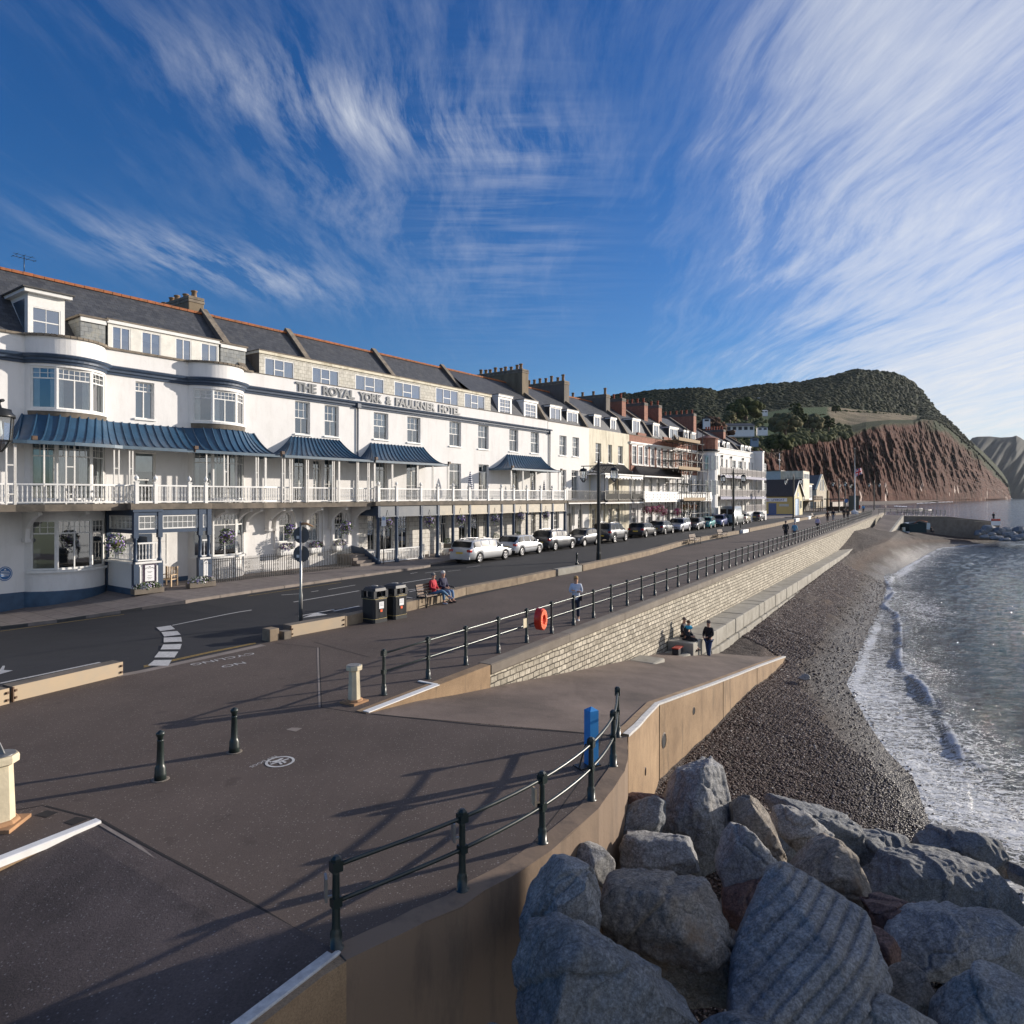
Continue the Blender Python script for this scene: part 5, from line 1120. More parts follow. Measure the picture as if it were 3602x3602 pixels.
H.add(mb,'steps',MT['kerb']);mb=H.mb();mb.poly([(cs_[0]-.33,-2.3,gg(18,2)),(cs_[0]-.33,0,gg(18,2)),(cs_[0]-.33,0,gg(18,2)+1.1),(cs_[0]-.33,-.9,gg(18,2)+1.0),(cs_[0]-.33,-2.3,gg(18,2)+.3)]);mb.beam((cs_[0]-.3,-2.3,gg(18,2)+.3),(cs_[0]-.3,-.9,gg(18,2)+1.0),.14,.1);H.add(mb,'step_wall',MT['blue_paint'])
PZ=.34;py_=-2.75;px0,px1=xp0-.05,xp1+.02;po1,po2=f(561,2.75),f(703,2.75)
def beam_col(x,y):
 mb=H.mb();mb.box(x-.11,x+.11,y-.11,y+.11,PZ-.3,1.80);mb.lathe([(.11,1.80),(.11,1.9),(.07,1.95),(.085,2.2),(.065,2.75),(.09,2.8),(.09,2.86)],(x,y,0),8);mb.box(x-.10,x+.10,y-.10,y+.10,2.86,4.1);H.add(mb,'porch_post',MT['blue_paint'])
for x in(px0,po1,po2,px1-.0):beam_col(x,py_)
beam_col(px0,-.14)
mb=H.mb();mb.box(px0+.1,px1-.1,py_-.07,py_+.07,3.86,4.12);mb.box(px0+.1,px1-.1,py_-.06,py_+.06,3.06,3.22);mb.box(px0-.07,px0+.07,py_+.1,-.2,3.86,4.12);mb.box(px0-.06,px0+.06,py_+.1,-.2,3.06,3.22);mb.box(px0-.16,po1+.1,py_-.14,py_+.14,4.02,4.13);H.add(mb,'porch_beam',MT['blue_paint'])
def pglaz(x0,y0,x1,y1,n):
 L=math.hypot(x1-x0,y1-y0);X=TX(x0,y0,math.atan2(y1-y0,x1-x0));window(H,X,L,3.23,3.85,[(0,1,0,1,n,2)],sill=False,fw=.05)
pglaz(px0+.11,py_-.03,po1-.11,py_-.03,3);pglaz(po1+.11,py_-.03,po2-.11,py_-.03,7);pglaz(po2+.11,py_-.03,px1-.11,py_-.03,3);pglaz(px0-.03,-.3,px0-.03,py_+.12,6)
for x0,x1,y0,y1 in((px0+.1,po1-.1,py_-.05,py_+.05),(po2+.1,px1-.1,py_-.05,py_+.05),(px0-.05,px0+.05,py_+.1,-.2)):
 mb=H.mb();mb.box(x0,x1,y0,y1,PZ-.3,1.72);H.add(mb,'porch_wall',MT['white_wall_clean'])
 mb=H.mb();mb.box(x0-.15,x1+.15,y0-.08,y1+.08,1.72,1.80);H.add(mb,'ledge',MT['white_paint'])
mb=H.mb();mb.box(px0-.07,px0+.09,py_-.07,0,-.6,.62);mb.box(px0-.1,po1+.05,py_-.10,py_-.03,-.6,.62);mb.box(po2-.05,px1+.1,py_-.10,py_-.03,-.6,.62);H.add(mb,'porch_plinth',MT['plinth_blue'])
balustrade(H,[(px0+.1,py_),(po1-.1,py_)],1.78,2.66,sp=.13);balustrade(H,[(po2+.1,py_),(px1-.1,py_)],1.78,2.66,sp=.13);balustrade(H,[(px0,py_+.1),(px0,-.25)],1.78,2.66,sp=.13)
mb=H.mb();mb.box(px0,px1,py_-.05,0,PZ-.5,PZ);mb.box(po1-.1,po2+.1,py_-.35,py_-.05,PZ-.5,PZ-.12);H.add(mb,'porch_floor',MT['slab_stone'])
mb=H.mb();mb.box(po1+.1,po1+.95,-.06,.0,PZ,2.9);mb.box(po1+.3,po1+.36,-1.0,-.06,PZ,2.8);H.add(mb,'door',MT['blue_paint'])
window(H,TX(po2-.9,-.02),.75,1.3,2.9,SASH,sill=False)
def signboard(x0,x1):
 mb=H.mb();mb.box(x0,x1,py_-.10,py_-.055,.66,1.68);o=H.add(mb,'sign_board',MT['sign_panel']);mb=H.mb();mb.box(x0+.07,x1-.07,py_-.115,py_-.10,.93,1.64);s=H.add(mb,'sign_face',MT['paper'],o)
 mb=H.mb();cx=(x0+x1)/2;w_=(x1-x0)*.5
 for z,k in((1.34,.6),(1.30,.35),(1.16,.45),(1.08,.6),(1.02,.4)):mb.box(cx-w_*k*.7,cx+w_*k*.7,py_-.119,py_-.1155,z,z+.014)
 for sg in(-1,1):mb.tube([(cx+sg*.02,py_-.12,1.50),(cx+sg*.12,py_-.12,1.53),(cx+sg*.2,py_-.12,1.48),(cx+sg*.25,py_-.12,1.51)],.01,4)
 mb.box(cx-.04,cx+.04,py_-.119,py_-.1155,1.54,1.58);H.add(mb,'sign_print',MT['ink'],o)
signboard(px0+.3,po1-.22);signboard(po2+.25,px1-.16)
for x in(px0+.17,po1-.16,po2+.15,px1-.13):mb=H.mb();mb.box(x-.03,x+.03,py_-.125,py_-.06,.5,1.6);H.add(mb,'porch_strip',MT['white_paint'])
mb=H.mb();c=(FH.s_at(17),FH.z_at(17,2018));mb.prism([(c[0]+.30*cos(2*pi*i/24),-.02,c[1]+.42*sin(2*pi*i/24))for i in range(24)],0);mb=H.mb()
ring=[(c[0]+.26*cos(2*pi*i/24),-.03,c[1]+.30*sin(2*pi*i/24))for i in range(24)];mb.poly(ring);ring2=[(p[0],0,p[2])for p in ring]
for i in range(24):j=(i+1)%24;mb.poly([ring[i],ring[j],ring2[j],ring2[i]])
pq=H.add(mb,'plaque',[mk('plaque_blue',(.04,.15,.36),.4)])
mb=H.mb();
for i in range(24):
 j=(i+1)%24;a_,b_=ring[i],ring[j];k=.88;mb.poly([(c[0]+(a_[0]-c[0])*k,-.033,c[1]+(a_[2]-c[1])*k),(c[0]+(b_[0]-c[0])*k,-.033,c[1]+(b_[2]-c[1])*k),(c[0]+(b_[0]-c[0])*.82,-.033,c[1]+(b_[2]-c[1])*.82),(c[0]+(a_[0]-c[0])*.82,-.033,c[1]+(a_[2]-c[1])*.82)])
for z,k in((.08,.15),(.02,.17),(-.04,.16),(-.10,.13)):mb.box(c[0]-k,c[0]+k,-.034,-.031,c[1]+z,c[1]+z+.02)
mb.poly([(c[0]-.05,-.034,c[1]+.14),(c[0]+.05,-.034,c[1]+.14),(c[0],-.034,c[1]+.21)]);H.add(mb,'plaque_print',MT['white_paint'],pq)
RG=Bld('iron_railing','dark wrought iron railings with scrolls in front of the round topped hotel windows','railing',8.0,2.2)
x0,x1=FH.s_at(738,2.2),FH.s_at(1235,2.2);mb=RG.mb();g=lambda s:zroad(s,2.2)+.13;n=int((x1-x0)/.115)
for i in range(n+1):
 x=lerp(x0,x1,i/n);h=1.12 if i%12 else 1.3;mb.box(x-.015,x+.015,-2.212,-2.188,g(x),g(x)+h);mb.lathe([(.004,0),(.02,.03),(.002,.09)],(x,-2.2,g(x)+h),4,smooth=False)
for a in np.arange(x0,x1-.01,(x1-x0)/12):b=a+(x1-x0)/12;mb.beam((a,-2.2,g(a)+1.05),(b,-2.2,g(b)+1.05),.035,.02);mb.beam((a,-2.2,g(a)+.12),(b,-2.2,g(b)+.12),.03,.015)
for c in np.arange(x0+.35,x0+(x1-x0)*.52,.85):
 for zc,r in((.85,.10),(.62,.08),(.35,.10)):
  for sg in(-1,1):mb.tube([(c+sg*.03+sg*r*(1-cos(a))*.6,-2.2,g(c)+zc+r*sin(a)*(1-a/9))for a in[k*.7 for k in range(9)]],.009,4)
RG.add(mb,'railing_panel',MT['iron'])
def stripe_mat():
 m=NT('stripe');sp_=m.n('ShaderNodeSeparateXYZ');m.l(m.tc.outputs['Object'],sp_.inputs[0]);f_=m.math('FRACT',m.math('MULTIPLY',sp_.outputs[2],6.5));m.base(m.ramp(f_,[(0,(.75,.75,.76)),(.5,(.03,.04,.10))],'CONSTANT'));m.set(roughness=.8);return m.mat
MT['stripe']=stripe_mat()
for i,(u,lab)in enumerate(((1654,'folded navy and white striped parasol standing alone on the hotel balcony'),(1873,'small folded striped parasol under the last blue canopy, left of the other'),(1914,'small folded striped parasol under the last blue canopy, right of the other'))):
 sp0=FH.s_at(u,1.2);k=(1.0,.8,.8)[i];p=FH.w(sp0,1.2,4.4);t=thing('parasol',lab,'parasol',p,FH.rz,'folded parasols on the balcony');mb=MB();mb.lathe([(.02,0),(.02,.9*k)],n=6);mb.lathe([(.2,0),(.18,.06),(.03,.08)],n=10);mb.build('pole',MT['white_paint'],t)
 mb=MB();mb.lathe([(.21*k,.75),(.235*k,.82),(.19*k,1.2),(.12*k,1.7*k),(.03,2.15*k+.02),(.005,2.22*k)]if k==1 else[(.10,.75),(.12,.9),(.07,1.4),(.01,1.75)],n=9);mb.build('cloth',MT['stripe'],t)
def sline(mbd,x0,x1,y,z,w=.1,h=.1):mbd.box(x0,x1,y-w,y,z,z+h)
def shell(B,s0,s1,zt,wall,y=0.0,ops=(),rec=.22,zb=-.5,dy=9,split=None):
 mb=B.mb();wall_grid(mb,s0,s1,zb,zt,y,ops,rec)
 mb.poly([(s1,y,zb),(s1,dy,zb),(s1,dy,zt),(s1,y,zt)]);mb.poly([(s0,y,zb),(s0,y,zt),(s0,dy,zt),(s0,dy,zb)]);mb.poly([(s0,y+.28,zt),(s0,y+.28,zt-.5),(s1,y+.28,zt-.5),(s1,y+.28,zt)])
 mb.poly([(s0,y,zt),(s1,y,zt),(s1,y+.28,zt),(s0,y+.28,zt)])
 o=B.add(mb,'wall',MT[wall]);mb=B.mb();mb.box(s0+.05,s1-.05,y+1.6,y+1.7,zb,zt-.2)
 for z in(4.3,7.7):mb.box(s0+.05,s1-.05,y+.35,y+1.6,z-.1,z)
 B.add(mb,'interior',MT['room_mid']);return o
def putwins(B,wl_,y=0.0,rec=.22,frame='white_paint'):
 for(a,b,c,d),spec,curt in wl_:window(B,TX(a,y+rec-.07),b-a,c,d,spec,curt=curt,frame=frame,sill=c>5,so=rec-.07)
def column_iron(B,x,y,z0,z1,r=.045,mat='iron',name='veranda_column'):mb=B.mb();mb.lathe([(r*1.5,z0),(r*1.5,z0+.15),(r,z0+.2),(r*.8,z1-.3),(r*1.4,z1-.2),(r*1.2,z1)],(x,y,0),6);B.add(mb,name,MT[mat])
def railrun(B,x0,x1,y,z0,z1,sp=.11,mat='iron',name='balcony_railing',panel=None):
 mb=B.mb();mb.box(x0,x1,y-.025,y+.025,z1-.04,z1);mb.box(x0,x1,y-.02,y+.02,z0+.05,z0+.09);n=int((x1-x0)/sp)
 for i in range(n+1):x=lerp(x0,x1,i/n);mb.box(x-.011,x+.011,y-.011,y+.011,z0,z1)
 return B.add(mb,name,MT[mat])
def dorm(B,u0,u1,vt,vb,spec=PAIR,mat='white_paint',cheek='lead_dark',t=-.7,zt=None,over=.08,glass='glass_sky',curt='side'):
 x0,x1=FH.s_at(u0,t),FH.s_at(u1,t);z1=zt or FH.z_at(u0,vt,t);dormer_box(B,x0,x1,11.45,z1,-t,3.2,[(x0+.13,x1-.13,11.7,z1-.2)],MT[mat],cheek,spec,over=over,curt=curt,curt_mat='curtain',glass=glass)
s0,s1=41.62,FH.s_at(2072)
B=Bld('terraced_house','plain white house between the hotel and the cream stained house','house',s0)
wl_=[(pxop(u0,u1,vt,vb),sp,c)for u0,u1,vt,vb,sp,c in((1968,1993,1531,1601,SASH,'blind'),(2014,2037,1537,1605,SASH,'blind'),(1974,1992,1652,1722,SASH2,'side'),(2011,2035,1654,1722,SASH2,'side'),(2011,2022,1780,1850,SASH2,None))]
zg_=.9;wl_[2]=((wl_[2][0][0],wl_[2][0][1],4.5,wl_[2][0][3]),FD,'side');wl_[3]=((wl_[3][0][0],wl_[3][0][1],4.5,wl_[3][0][3]),FD,'side')
wl_+=[((42.6,43.5,1.5,3.5),SASH2,None),((46.9,47.8,1.5,3.5),SASH2,None)];wl_=[w_ for w_ in wl_ if not(1.0<w_[0][2]<1.49 or w_[0][2]<.9)]
shell(B,s0,s1,11.55,'white_wall_clean',ops=[w_[0]for w_ in wl_]+[(44.9,45.8,.7,3.1)]);putwins(B,wl_)
mb=B.mb();mb.box(44.9,45.8,.16,.2,.7,3.1);B.add(mb,'door',MT['iron']);mb=B.mb();mb.box(s0,s1,-.04,.3,11.55,11.60);B.add(mb,'parapet_edge',MT['slab_stone'])
roof(B,41.85,s1-.15,11.3,mans=MB_Y);party_wall(B,s1,mans=MB_Y);chimney(B,s1,-2.6,-8.4,16.5,1.0,12.5,8,mat='render_dark',seed=6)
dorm(B,1934,1974,1424,1488);dorm(B,1994,2033,1440,1497)
mb=B.mb();mb.box(s0+.4,s1,-1.9,0,4.12,4.32);B.add(mb,'balcony_floor',MT['slab_stone']);mb=B.mb();mb.box(s0+.4,s1,-1.98,-1.9,4.05,4.15);B.add(mb,'fascia',MT['white_paint'])
railrun(B,s0+.5,s1,-1.85,4.32,5.25);mb=B.mb()
for x in(45.2,46.5):mb.beam((x-.3,-1.84,4.45),(x+.3,-1.84,5.1),.02);mb.beam((x+.3,-1.84,4.45),(x-.3,-1.84,5.1),.02)
B.add(mb,'railing_ornament',MT['white_rust'])
for x in(42.3,44.3,46.2,48.2):column_iron(B,x,-1.85,.6,4.1,.035)
railrun(B,43.2,s1-.2,-1.7,.75,1.6,.12)
s0,s1=FH.s_at(2072),FH.s_at(2213);to=0
B=Bld('terraced_house','cream house with brown weather stains and a dark curved metal veranda roof','house',s0)
wl_=[(pxop(u0,u1,1543,1604),SASH,'blind')for u0,u1 in((2095,2115),(2139,2153),(2174,2191))];wl_=[((a,b,8.25,10.15),sp,c)for(a,b,c_,d_),sp,c in wl_]
wl_+=[((x,x+.9,4.5,6.9),FD,'side')for x in(49.8,52.1,54.4)]+[((x,x+.85,1.4,3.5),SASH2,None)for x in(49.7,53.2,54.9)]
shell(B,s0,s1,11.55,'cream_wall',ops=[w_[0]for w_ in wl_]+[(51.4,52.4,.8,3.3)]);putwins(B,wl_);mb=B.mb();mb.box(51.4,52.4,.16,.2,.8,3.3);B.add(mb,'door',MT['white_paint'])
roof(B,s0+.15,s1-.15,11.3,mans=MB_Y);party_wall(B,s1,mans=MB_Y);chimney(B,s1,-2.6,-7.6,16.2,.95,12.5,4,mat='render_dark',seed=8)
dorm(B,2089,2112,1458,1506);dorm(B,2147,2167,1468,1516)
t_=2.2;canopy_box(B,FH.s_at(2103),FH.s_at(2194),FH.s_at(2126,t_),FH.s_at(2262,t_),t_,8.1,6.95,17,mat='lead_dark',edge='white_rust')
mb=B.mb();xa,xb=FH.s_at(2128,2.1),FH.s_at(2262,2.1);mb.box(s0,xb,-2.1,0,4.12,4.32);B.add(mb,'balcony_floor',MT['slab_stone'])
mb=B.mb();mb.box(xa,xb,-2.17,-2.1,4.02,4.14);n=12
for i in range(n):
 a=lerp(xa,xb,i/n);b=lerp(xa,xb,(i+1)/n);z=6.85;mb.poly([(a,-2.12,z),(a,-2.12,z-.42),(lerp(a,b,.25),-2.12,z-.30),((a+b)/2,-2.12,z-.22),(lerp(a,b,.75),-2.12,z-.30),(b,-2.12,z-.42),(b,-2.12,z)])
B.add(mb,'valance',MT['white_paint'])
mb=B.mb();nb=3
for i in range(nb):
 a=lerp(xa,xb,i/nb)+.08;b=lerp(xa,xb,(i+1)/nb)-.08;mb.box(a,b,-2.08,-2.05,4.45,5.0)
B.add(mb,'balcony_panel',MT['iron'])
railrun(B,xa,xb,-2.1,4.32,5.3,.1,mat='iron')
for i in range(4):column_iron(B,lerp(xa,xb,i/3),-2.1,4.3,6.9,.05);column_iron(B,lerp(xa,xb,i/3),-2.1,.7,4.05,.045)
for i in range(3):column_iron(B,lerp(xa,xb,(i+.5)/3),-2.1,.7,4.05,.03)
mb=B.mb();mb.poly([(s0+.3,0,4.32),(s0+.3,-2.0,4.32),(s0+.3,-2.0,6.9),(s0+.3,0,7.4)]);B.add(mb,'screen_wall',MT['white_wall'])
sA,sB,sC=FH.s_at(2213),FH.s_at(2300),FH.s_at(2392);sD_=FH.s_at(2466)
wins=[(480,520),(540,578),(597,630),(657,690),(720,755),(780,815),(838,868),(890,912),(940,965)]
def brickhouse(s0,s1,label,widx,dms,chs,white_low=True,name='terraced_house'):
 B=Bld(name,label,'house',s0,0)
 wl_=[]
 for i in widx:a,b=FH.s_at(2050+wins[i][0]*.3623),FH.s_at(2050+wins[i][1]*.3623);wl_.append(((a,b,8.35,10.35),SASH,'blind'))
 n=3;low=[]
 for i in range(n):x=lerp(s0+.7,s1-1.5,i/(n-1));low.append(((x,x+.85,4.5,6.9),FD,'side'));low.append(((x,x+.9,1.3,3.5),SASH2,None))
 shell(B,s0,s1,11.55,'brick_red',ops=[w_[0]for w_ in wl_]+[w_[0]for w_ in low],rec=.12);putwins(B,wl_,rec=.12);putwins(B,low,y=-.04,rec=.12)
 mb=B.mb();wall_grid(mb,s0,s1,-.4,7.5,-.04,[w_[0]for w_ in low],.12);B.add(mb,'lower_wall',MT['white_wall'])
 for(a,b,c,d),_,_ in wl_:mb=B.mb();mb.box(a-.12,a,-.02,0,c,d+.1);mb.box(b,b+.12,-.02,0,c,d+.1);mb.box(a-.12,b+.12,-.03,0,d,d+.14);mb.box(a-.16,b+.16,-.09,0,c-.14,c-.003);B.add(mb,'window_surround',MT['white_paint'])
 mb=B.mb();mb.box(s0,s1,-.22,0,10.62,10.80);mb.box(s0,s1,-.12,0,10.5,10.62);B.add(mb,'cornice',MT['white_rust']);mb=B.mb();mb.box(s0,s1,-.04,.3,11.55,11.63);
 B.add(mb,'parapet_coping',MT['coping_stone']);mb=B.mb();mb.box((s0+s1)/2-1.1,(s0+s1)/2+1.1,-.03,.2,11.63,11.95);B.add(mb,'parapet_step',MT['brick_red'])
 roof(B,s0+.12,s1-.12,11.3,mans=MB_Y,tile=False);party_wall(B,s1,mans=MB_Y)
 for d in dms:dorm(B,*d)
 for c in chs:chimney(B,*c[:4],w=1.0,zb=12.5,pots=c[4],mat='brick_red',pot='pot_red',style=1,seed=int(c[0]))
 mb=B.mb();mb.tube([(s0+.15,-.1,7.6),(s0+.15,-.1,10.5)],.05,6);B.add(mb,'drain_pipe',MT['iron'])
 mb=B.mb();mb.box(s0,s1,-1.9,0,4.10,4.34);B.add(mb,'balcony_floor',MT['white_paint'])
 return B
B1=brickhouse(sA,sB,'first red brick house beside the cream house, pink flower baskets below its white balcony',(0,1,2,3),[(2224,2251,1471,1519)],[(61.8,-2.6,-8.0,16.2,6)])
B2=brickhouse(sB,sC,'second red brick house, halfway between the first one and the scaffolding',(4,5,6),[(2297,2318,1488,1532)],[(67.8,-2.6,-7.8,16.35,7),(sC-.2,-2.6,-9.2,16.5,8)])
B3=brickhouse(sC,sD_,'third red brick house, behind the scaffolding',(7,8),[(2354,2385,1500,1541),(2404,2422,1513,1545),(2430,2446,1520,1549)],[(84.0,-2.6,-10.0,16.6,9)])
xa,xb=FH.s_at(2265,1.9),FH.s_at(2413,1.9)
B_=B1;canopy_box(B1,FH.s_at(2234),FH.s_at(2385),xa,xb,1.95,8.15,6.95,34,mat='lead_dark',edge='white_rust')
def fret(B,x0,x1,y,z0,z1):
 mb=B.mb();mb.box(x0,x1,y-.03,y+.03,z1-.06,z1);mb.box(x0,x1,y-.03,y+.03,z0,z0+.08);B.add(mb,'balcony_railing',MT['white_paint']);n=int((x1-x0)/.95);mb=B.mb();d=B.mb()
 for i in range(n):
  a=lerp(x0,x1,i/n);b=lerp(x0,x1,(i+1)/n);mb.box(a+.02,b-.02,y-.012,y+.012,z0+.08,z1-.06);c=(a+b)/2
  for zc in(.32,.62):d.lathe([(.001,-.02),(.11,-.019)],(0,0,0),6)if False else d.prism([(c+.10*cos(k*pi/3),y-.016,z0+(z1-z0)*zc+.12*sin(k*pi/3))for k in range(6)],0,bot=False)
 B.add(mb,'balcony_panel',MT['white_paint']);B.add(d,'fretwork',MT['iron'])
for Bx,x0,x1 in((B1,xa,sB),(B2,sB,sC),(B3,sC,sD_+.5)):
 fret(Bx,x0+.02,x1-.02,-1.92,4.34,5.28)
 for x in np.arange(x0+.1,x1,1.9):column_iron(Bx,x,-1.9,4.3,6.9,.045,'white_paint' if x>64 else 'iron');column_iron(Bx,x,-1.9,.75,4.1,.05,'iron' if x<66 else 'white_paint')
s0,s1=sD_,FH.s_at(2660)
B=Bld('apartment_building','long white apartment building with blue edged balconies and a round brick topped turret','apartment building',s0,0)
st_=FH.s_at(2511);wl_=[]
for u0,u1 in((2504,2518),(2537,2543),(2553,2559),(2575,2588),(2597,2610),(2618,2623),(2633,2638),(2644,2649),(2655,2659)):
 a,b=FH.s_at(u0),FH.s_at(u1);b=max(b,a+.75);wl_+=[((a,b,8.0,10.2),SASH,None),((a,b,4.9,7.0),SASH,None)]
 if u0>2540:wl_.append(((a,b,2.4,4.1),SASH2,None))
shell(B,s0,s1,11.75,'white_wall_clean',ops=[w_[0]for w_ in wl_],zb=0,rec=.15);putwins(B,wl_,rec=.15)
mb=B.mb();mb.box(s0+2,s1,-.12,0,11.0,11.08);mb.box(s0,s1,-.1,.3,11.75,11.83);B.add(mb,'cornice',MT['white_paint'])
roof(B,s0+.1,s1-1,11.5,mans=(1.5,12.9),zr=14.8,tile=False)
for s in(90,96.5,102):party_wall(B,s,z0=11.5,zr=14.9,mans=(1.5,12.9))
chimney(B,96.5,-2.6,-6.0,15.3,1.0,12.0,7,mat='brick_red',pot='pot_red',style=1,seed=3)
for u in(2522,2541,2556,2606,2620,2632):dorm(B,u,u+9,1540,1570,spec=[(0,1,0,1,1,1)],zt=12.9,curt=None)
x0=s1-.1;tw_=FH.s_at(2682,1.3)-x0;mb=B.mb();mb.box(x0,x0+tw_,-1.3,4,0,11.95);o=B.add(mb,'end_tower',MT['white_wall_clean']);mb=B.mb();mb.box(x0-.1,x0+tw_+.1,-1.4,4.1,11.95,12.12);B.add(mb,'tower_coping',MT['white_paint'],o)
for z in(2.6,5.2,8.4):window(B,TX(x0+tw_*.4,-1.33),1.4,z,z+1.7,SASH,sill=False)
tx,ty,tr_b=FH.s_at(2490,1.0),-.9,1.35;mb=B.mb();mb.lathe([(tr_b,0),(tr_b,10.6),(tr_b+.15,10.7),(tr_b+.2,10.95),(tr_b+.05,11.0)],(tx,ty,0),16,smooth=False);o=B.add(mb,'turret',MT['white_wall_clean'])
mb=B.mb();mb.lathe([(tr_b+.05,11.0),(tr_b+.05,12.35),(tr_b+.15,12.4),(tr_b+.15,12.5),(.3,12.9)],(tx,ty,0),16,smooth=False);B.add(mb,'turret_top',MT['brick_red'],o);mb=B.mb();mb.lathe([(tr_b+.3,10.75),(tr_b+.34,10.95),(tr_b+.06,11.02)],(tx,ty,0),16);B.add(mb,'turret_band',MT['iron'],o)
for z in(1.4,5.0,8.3):
 for k in range(6):
  a=R(-195+k*33);d=Vector((cos(a),sin(a)));c=Vector((tx,ty))+d*(tr_b+.06);X=TX(c.x-(-d.y)*-.28*-1 if False else c.x+d.y*.28,c.y-d.x*.28,math.atan2(d.x,-d.y));window(B,X,.56,z,z+1.9,[(0,1,.6,1,1,1),(0,1,0,.6,1,1)],sill=False,dep=.08)
xb0,xb1=FH.s_at(2534,2.0),FH.s_at(2694,2.0)
for z in(4.55,7.55):
 mb=B.mb();mb.box((xb0 if z<5 else FH.s_at(2503,1.2)),xb1,-2.0,0,z,z+.12);o=B.add(mb,'balcony_floor',MT['slab_stone']);mb=B.mb();mb.box(xb0,xb1,-2.06,-2.0,z-.22,z+.16);B.add(mb,'balcony_edge',mk('violet_blue',(.08,.085,.19),.6),o)
mesh_=mk('mesh_panel',(.32,.29,.28),.7)
for z,xa_ in((2.45,92.5),(4.7,xb0),(7.7,xb0)):
 mb=B.mb();mb.box(xa_,xb1,-2.02,-1.98,z+1.0,z+1.05);B.add(mb,'handrail',MT['iron']);n=int((xb1-xa_)/1.15)
 for i in range(n):
  a=lerp(xa_,xb1,i/n)+.06;b=lerp(xa_,xb1,(i+1)/n)-.06;mb=B.mb()
  for q in range(9):xx=lerp(a,b,q/8);mb.box(xx-.03,xx+.03,-2.01,-1.99,z+.12,z+.95)
  mb.box(a,b,-2.012,-1.988,z+.08,z+.14);mb.box(a,b,-2.012,-1.988,z+.9,z+.97);B.add(mb,'balcony_panel',mesh_)
for x in np.arange(xb0,xb1+.1,2.35):mb=B.mb();mb.box(x-.035,x+.035,-2.04,-1.97,.8,8.9);B.add(mb,'balcony_post',MT['iron'])
mb=B.mb();mb.box(92.5,xb1,-2.1,0,0,2.45);B.add(mb,'terrace_base',MT['white_wall'])
for x in(87.6,91.6,97.2):mb=B.mb();mb.tube([(x,-.1,4.7),(x,-.1,10.6)],.05,6);mb.lathe([(.05,0),(.16,.2),(.16,.32)],(x,-.12,10.4),6);B.add(mb,'drain_pipe',MT['iron'])
S=Bld('scaffolding','metal pole scaffolding with timber platforms in front of the third brick house','scaffolding',sC,1.0)
xs_=[FH.s_at(u,1.9)for u in(2392,2409,2427,2447,2466,2484)];rr=random.Random(12)
for i,x in enumerate(xs_):
 for y in(-.35,-2.1):
  if i==5 and y==-.35:continue
  mb=S.mb();mb.tube([(x+rr.uniform(-.05,.05),y,.9),(x,y,(12.6 if 0<i<5 else 9.5)+rr.uniform(0,.8))],.045,6);S.add(mb,'standard',MT['iron'])
for z in(2.6,4.1,5.2,6.2,7.9,9.0,10.1,11.3):
 for y in(-.38,-2.13):mb=S.mb();mb.tube([(xs_[0]-.5-(1.2 if z>8 else 0),y,z),(xs_[4 if z>9.5 else 5]+.3,y,z)],.045,6);S.add(mb,'ledger',MT['iron'])
 for x in xs_[:5]:mb=S.mb();mb.tube([(x,.0,z+.1),(x,-2.3,z+.1)],.035,5);S.add(mb,'transom',MT['steel'])
for k in range(9):i=k%4;z=1+2.4*(k//2);mb=S.mb();mb.tube([(xs_[i],-2.16,z),(xs_[i+1],-2.16,z+2.3)],.045,5);S.add(mb,'brace',MT['iron'])
for z,a,b in((4.2,0,4),(7.95,0,3),(11.35,0,3)):mb=S.mb();mb.box(xs_[a]-1.5*(z>7),xs_[b]+.3,-2.35,-.2,z+.05,z+.10);mb.box(xs_[a]-1.5*(z>7),xs_[b]+.3,-2.38,-2.33,z,z+.38);S.add(mb,'platform',MT['timber'])
mb=S.mb();
for dx in(-.2,.2):mb.beam((xs_[5]-.8+dx,-2.9,1.0),(xs_[5]+.5+dx,-2.1,5.4),.05)
for k in range(12):f=k/12;c=(lerp(xs_[5]-.8,xs_[5]+.5,f),lerp(-2.9,-2.1,f),lerp(1,5.4,f));mb.beam((c[0]-.2,c[1],c[2]),(c[0]+.2,c[1],c[2]),.03)
S.add(mb,'ladder',MT['timber'])
BF=Frame(*G(2789,1815)[:2],33.0);yel=stucco('yellow_wall',(.50,.38,.15),.15);yel2=stucco('yellow_pale',(.66,.58,.36),.1)
def local_thing(name,label,cat,frame,z0):t=thing(name,label,cat,(frame.o.x,frame.o.y,z0),frame.rz);return t
z0=gz(0,BF.o.y);t=local_thing('lifeboat_house','yellow lifeboat house with dark tiled roof and blue doors','building',BF,z0)
Wd,Ln,he,hr=9.5,13.0,3.75,6.7
mb=MB();mb.poly([(0,0,0),(0,Ln,0),(0,Ln,he),(0,0,he)]);mb.poly([(Wd,0,0),(Wd,0,he),(Wd,Ln,he),(Wd,Ln,0)]);mb.poly([(0,Ln,0),(Wd,Ln,0),(Wd,Ln,he),(0,Ln,he)]);mb.build('side_wall',yel,t)
mb=MB();mb.poly([(0,0,0),(2.2,0,0),(2.2,0,3.2),(0,0,he)]);mb.poly([(Wd-3.6,0,0),(Wd,0,0),(Wd,0,he),(Wd-3.6,0,3.2)]);mb.poly([(0,0,he),(2.2,0,3.2),(Wd-3.6,0,3.2),(Wd,0,he),(Wd/2,0,hr)]);mb.build('gable_wall',yel2,t)
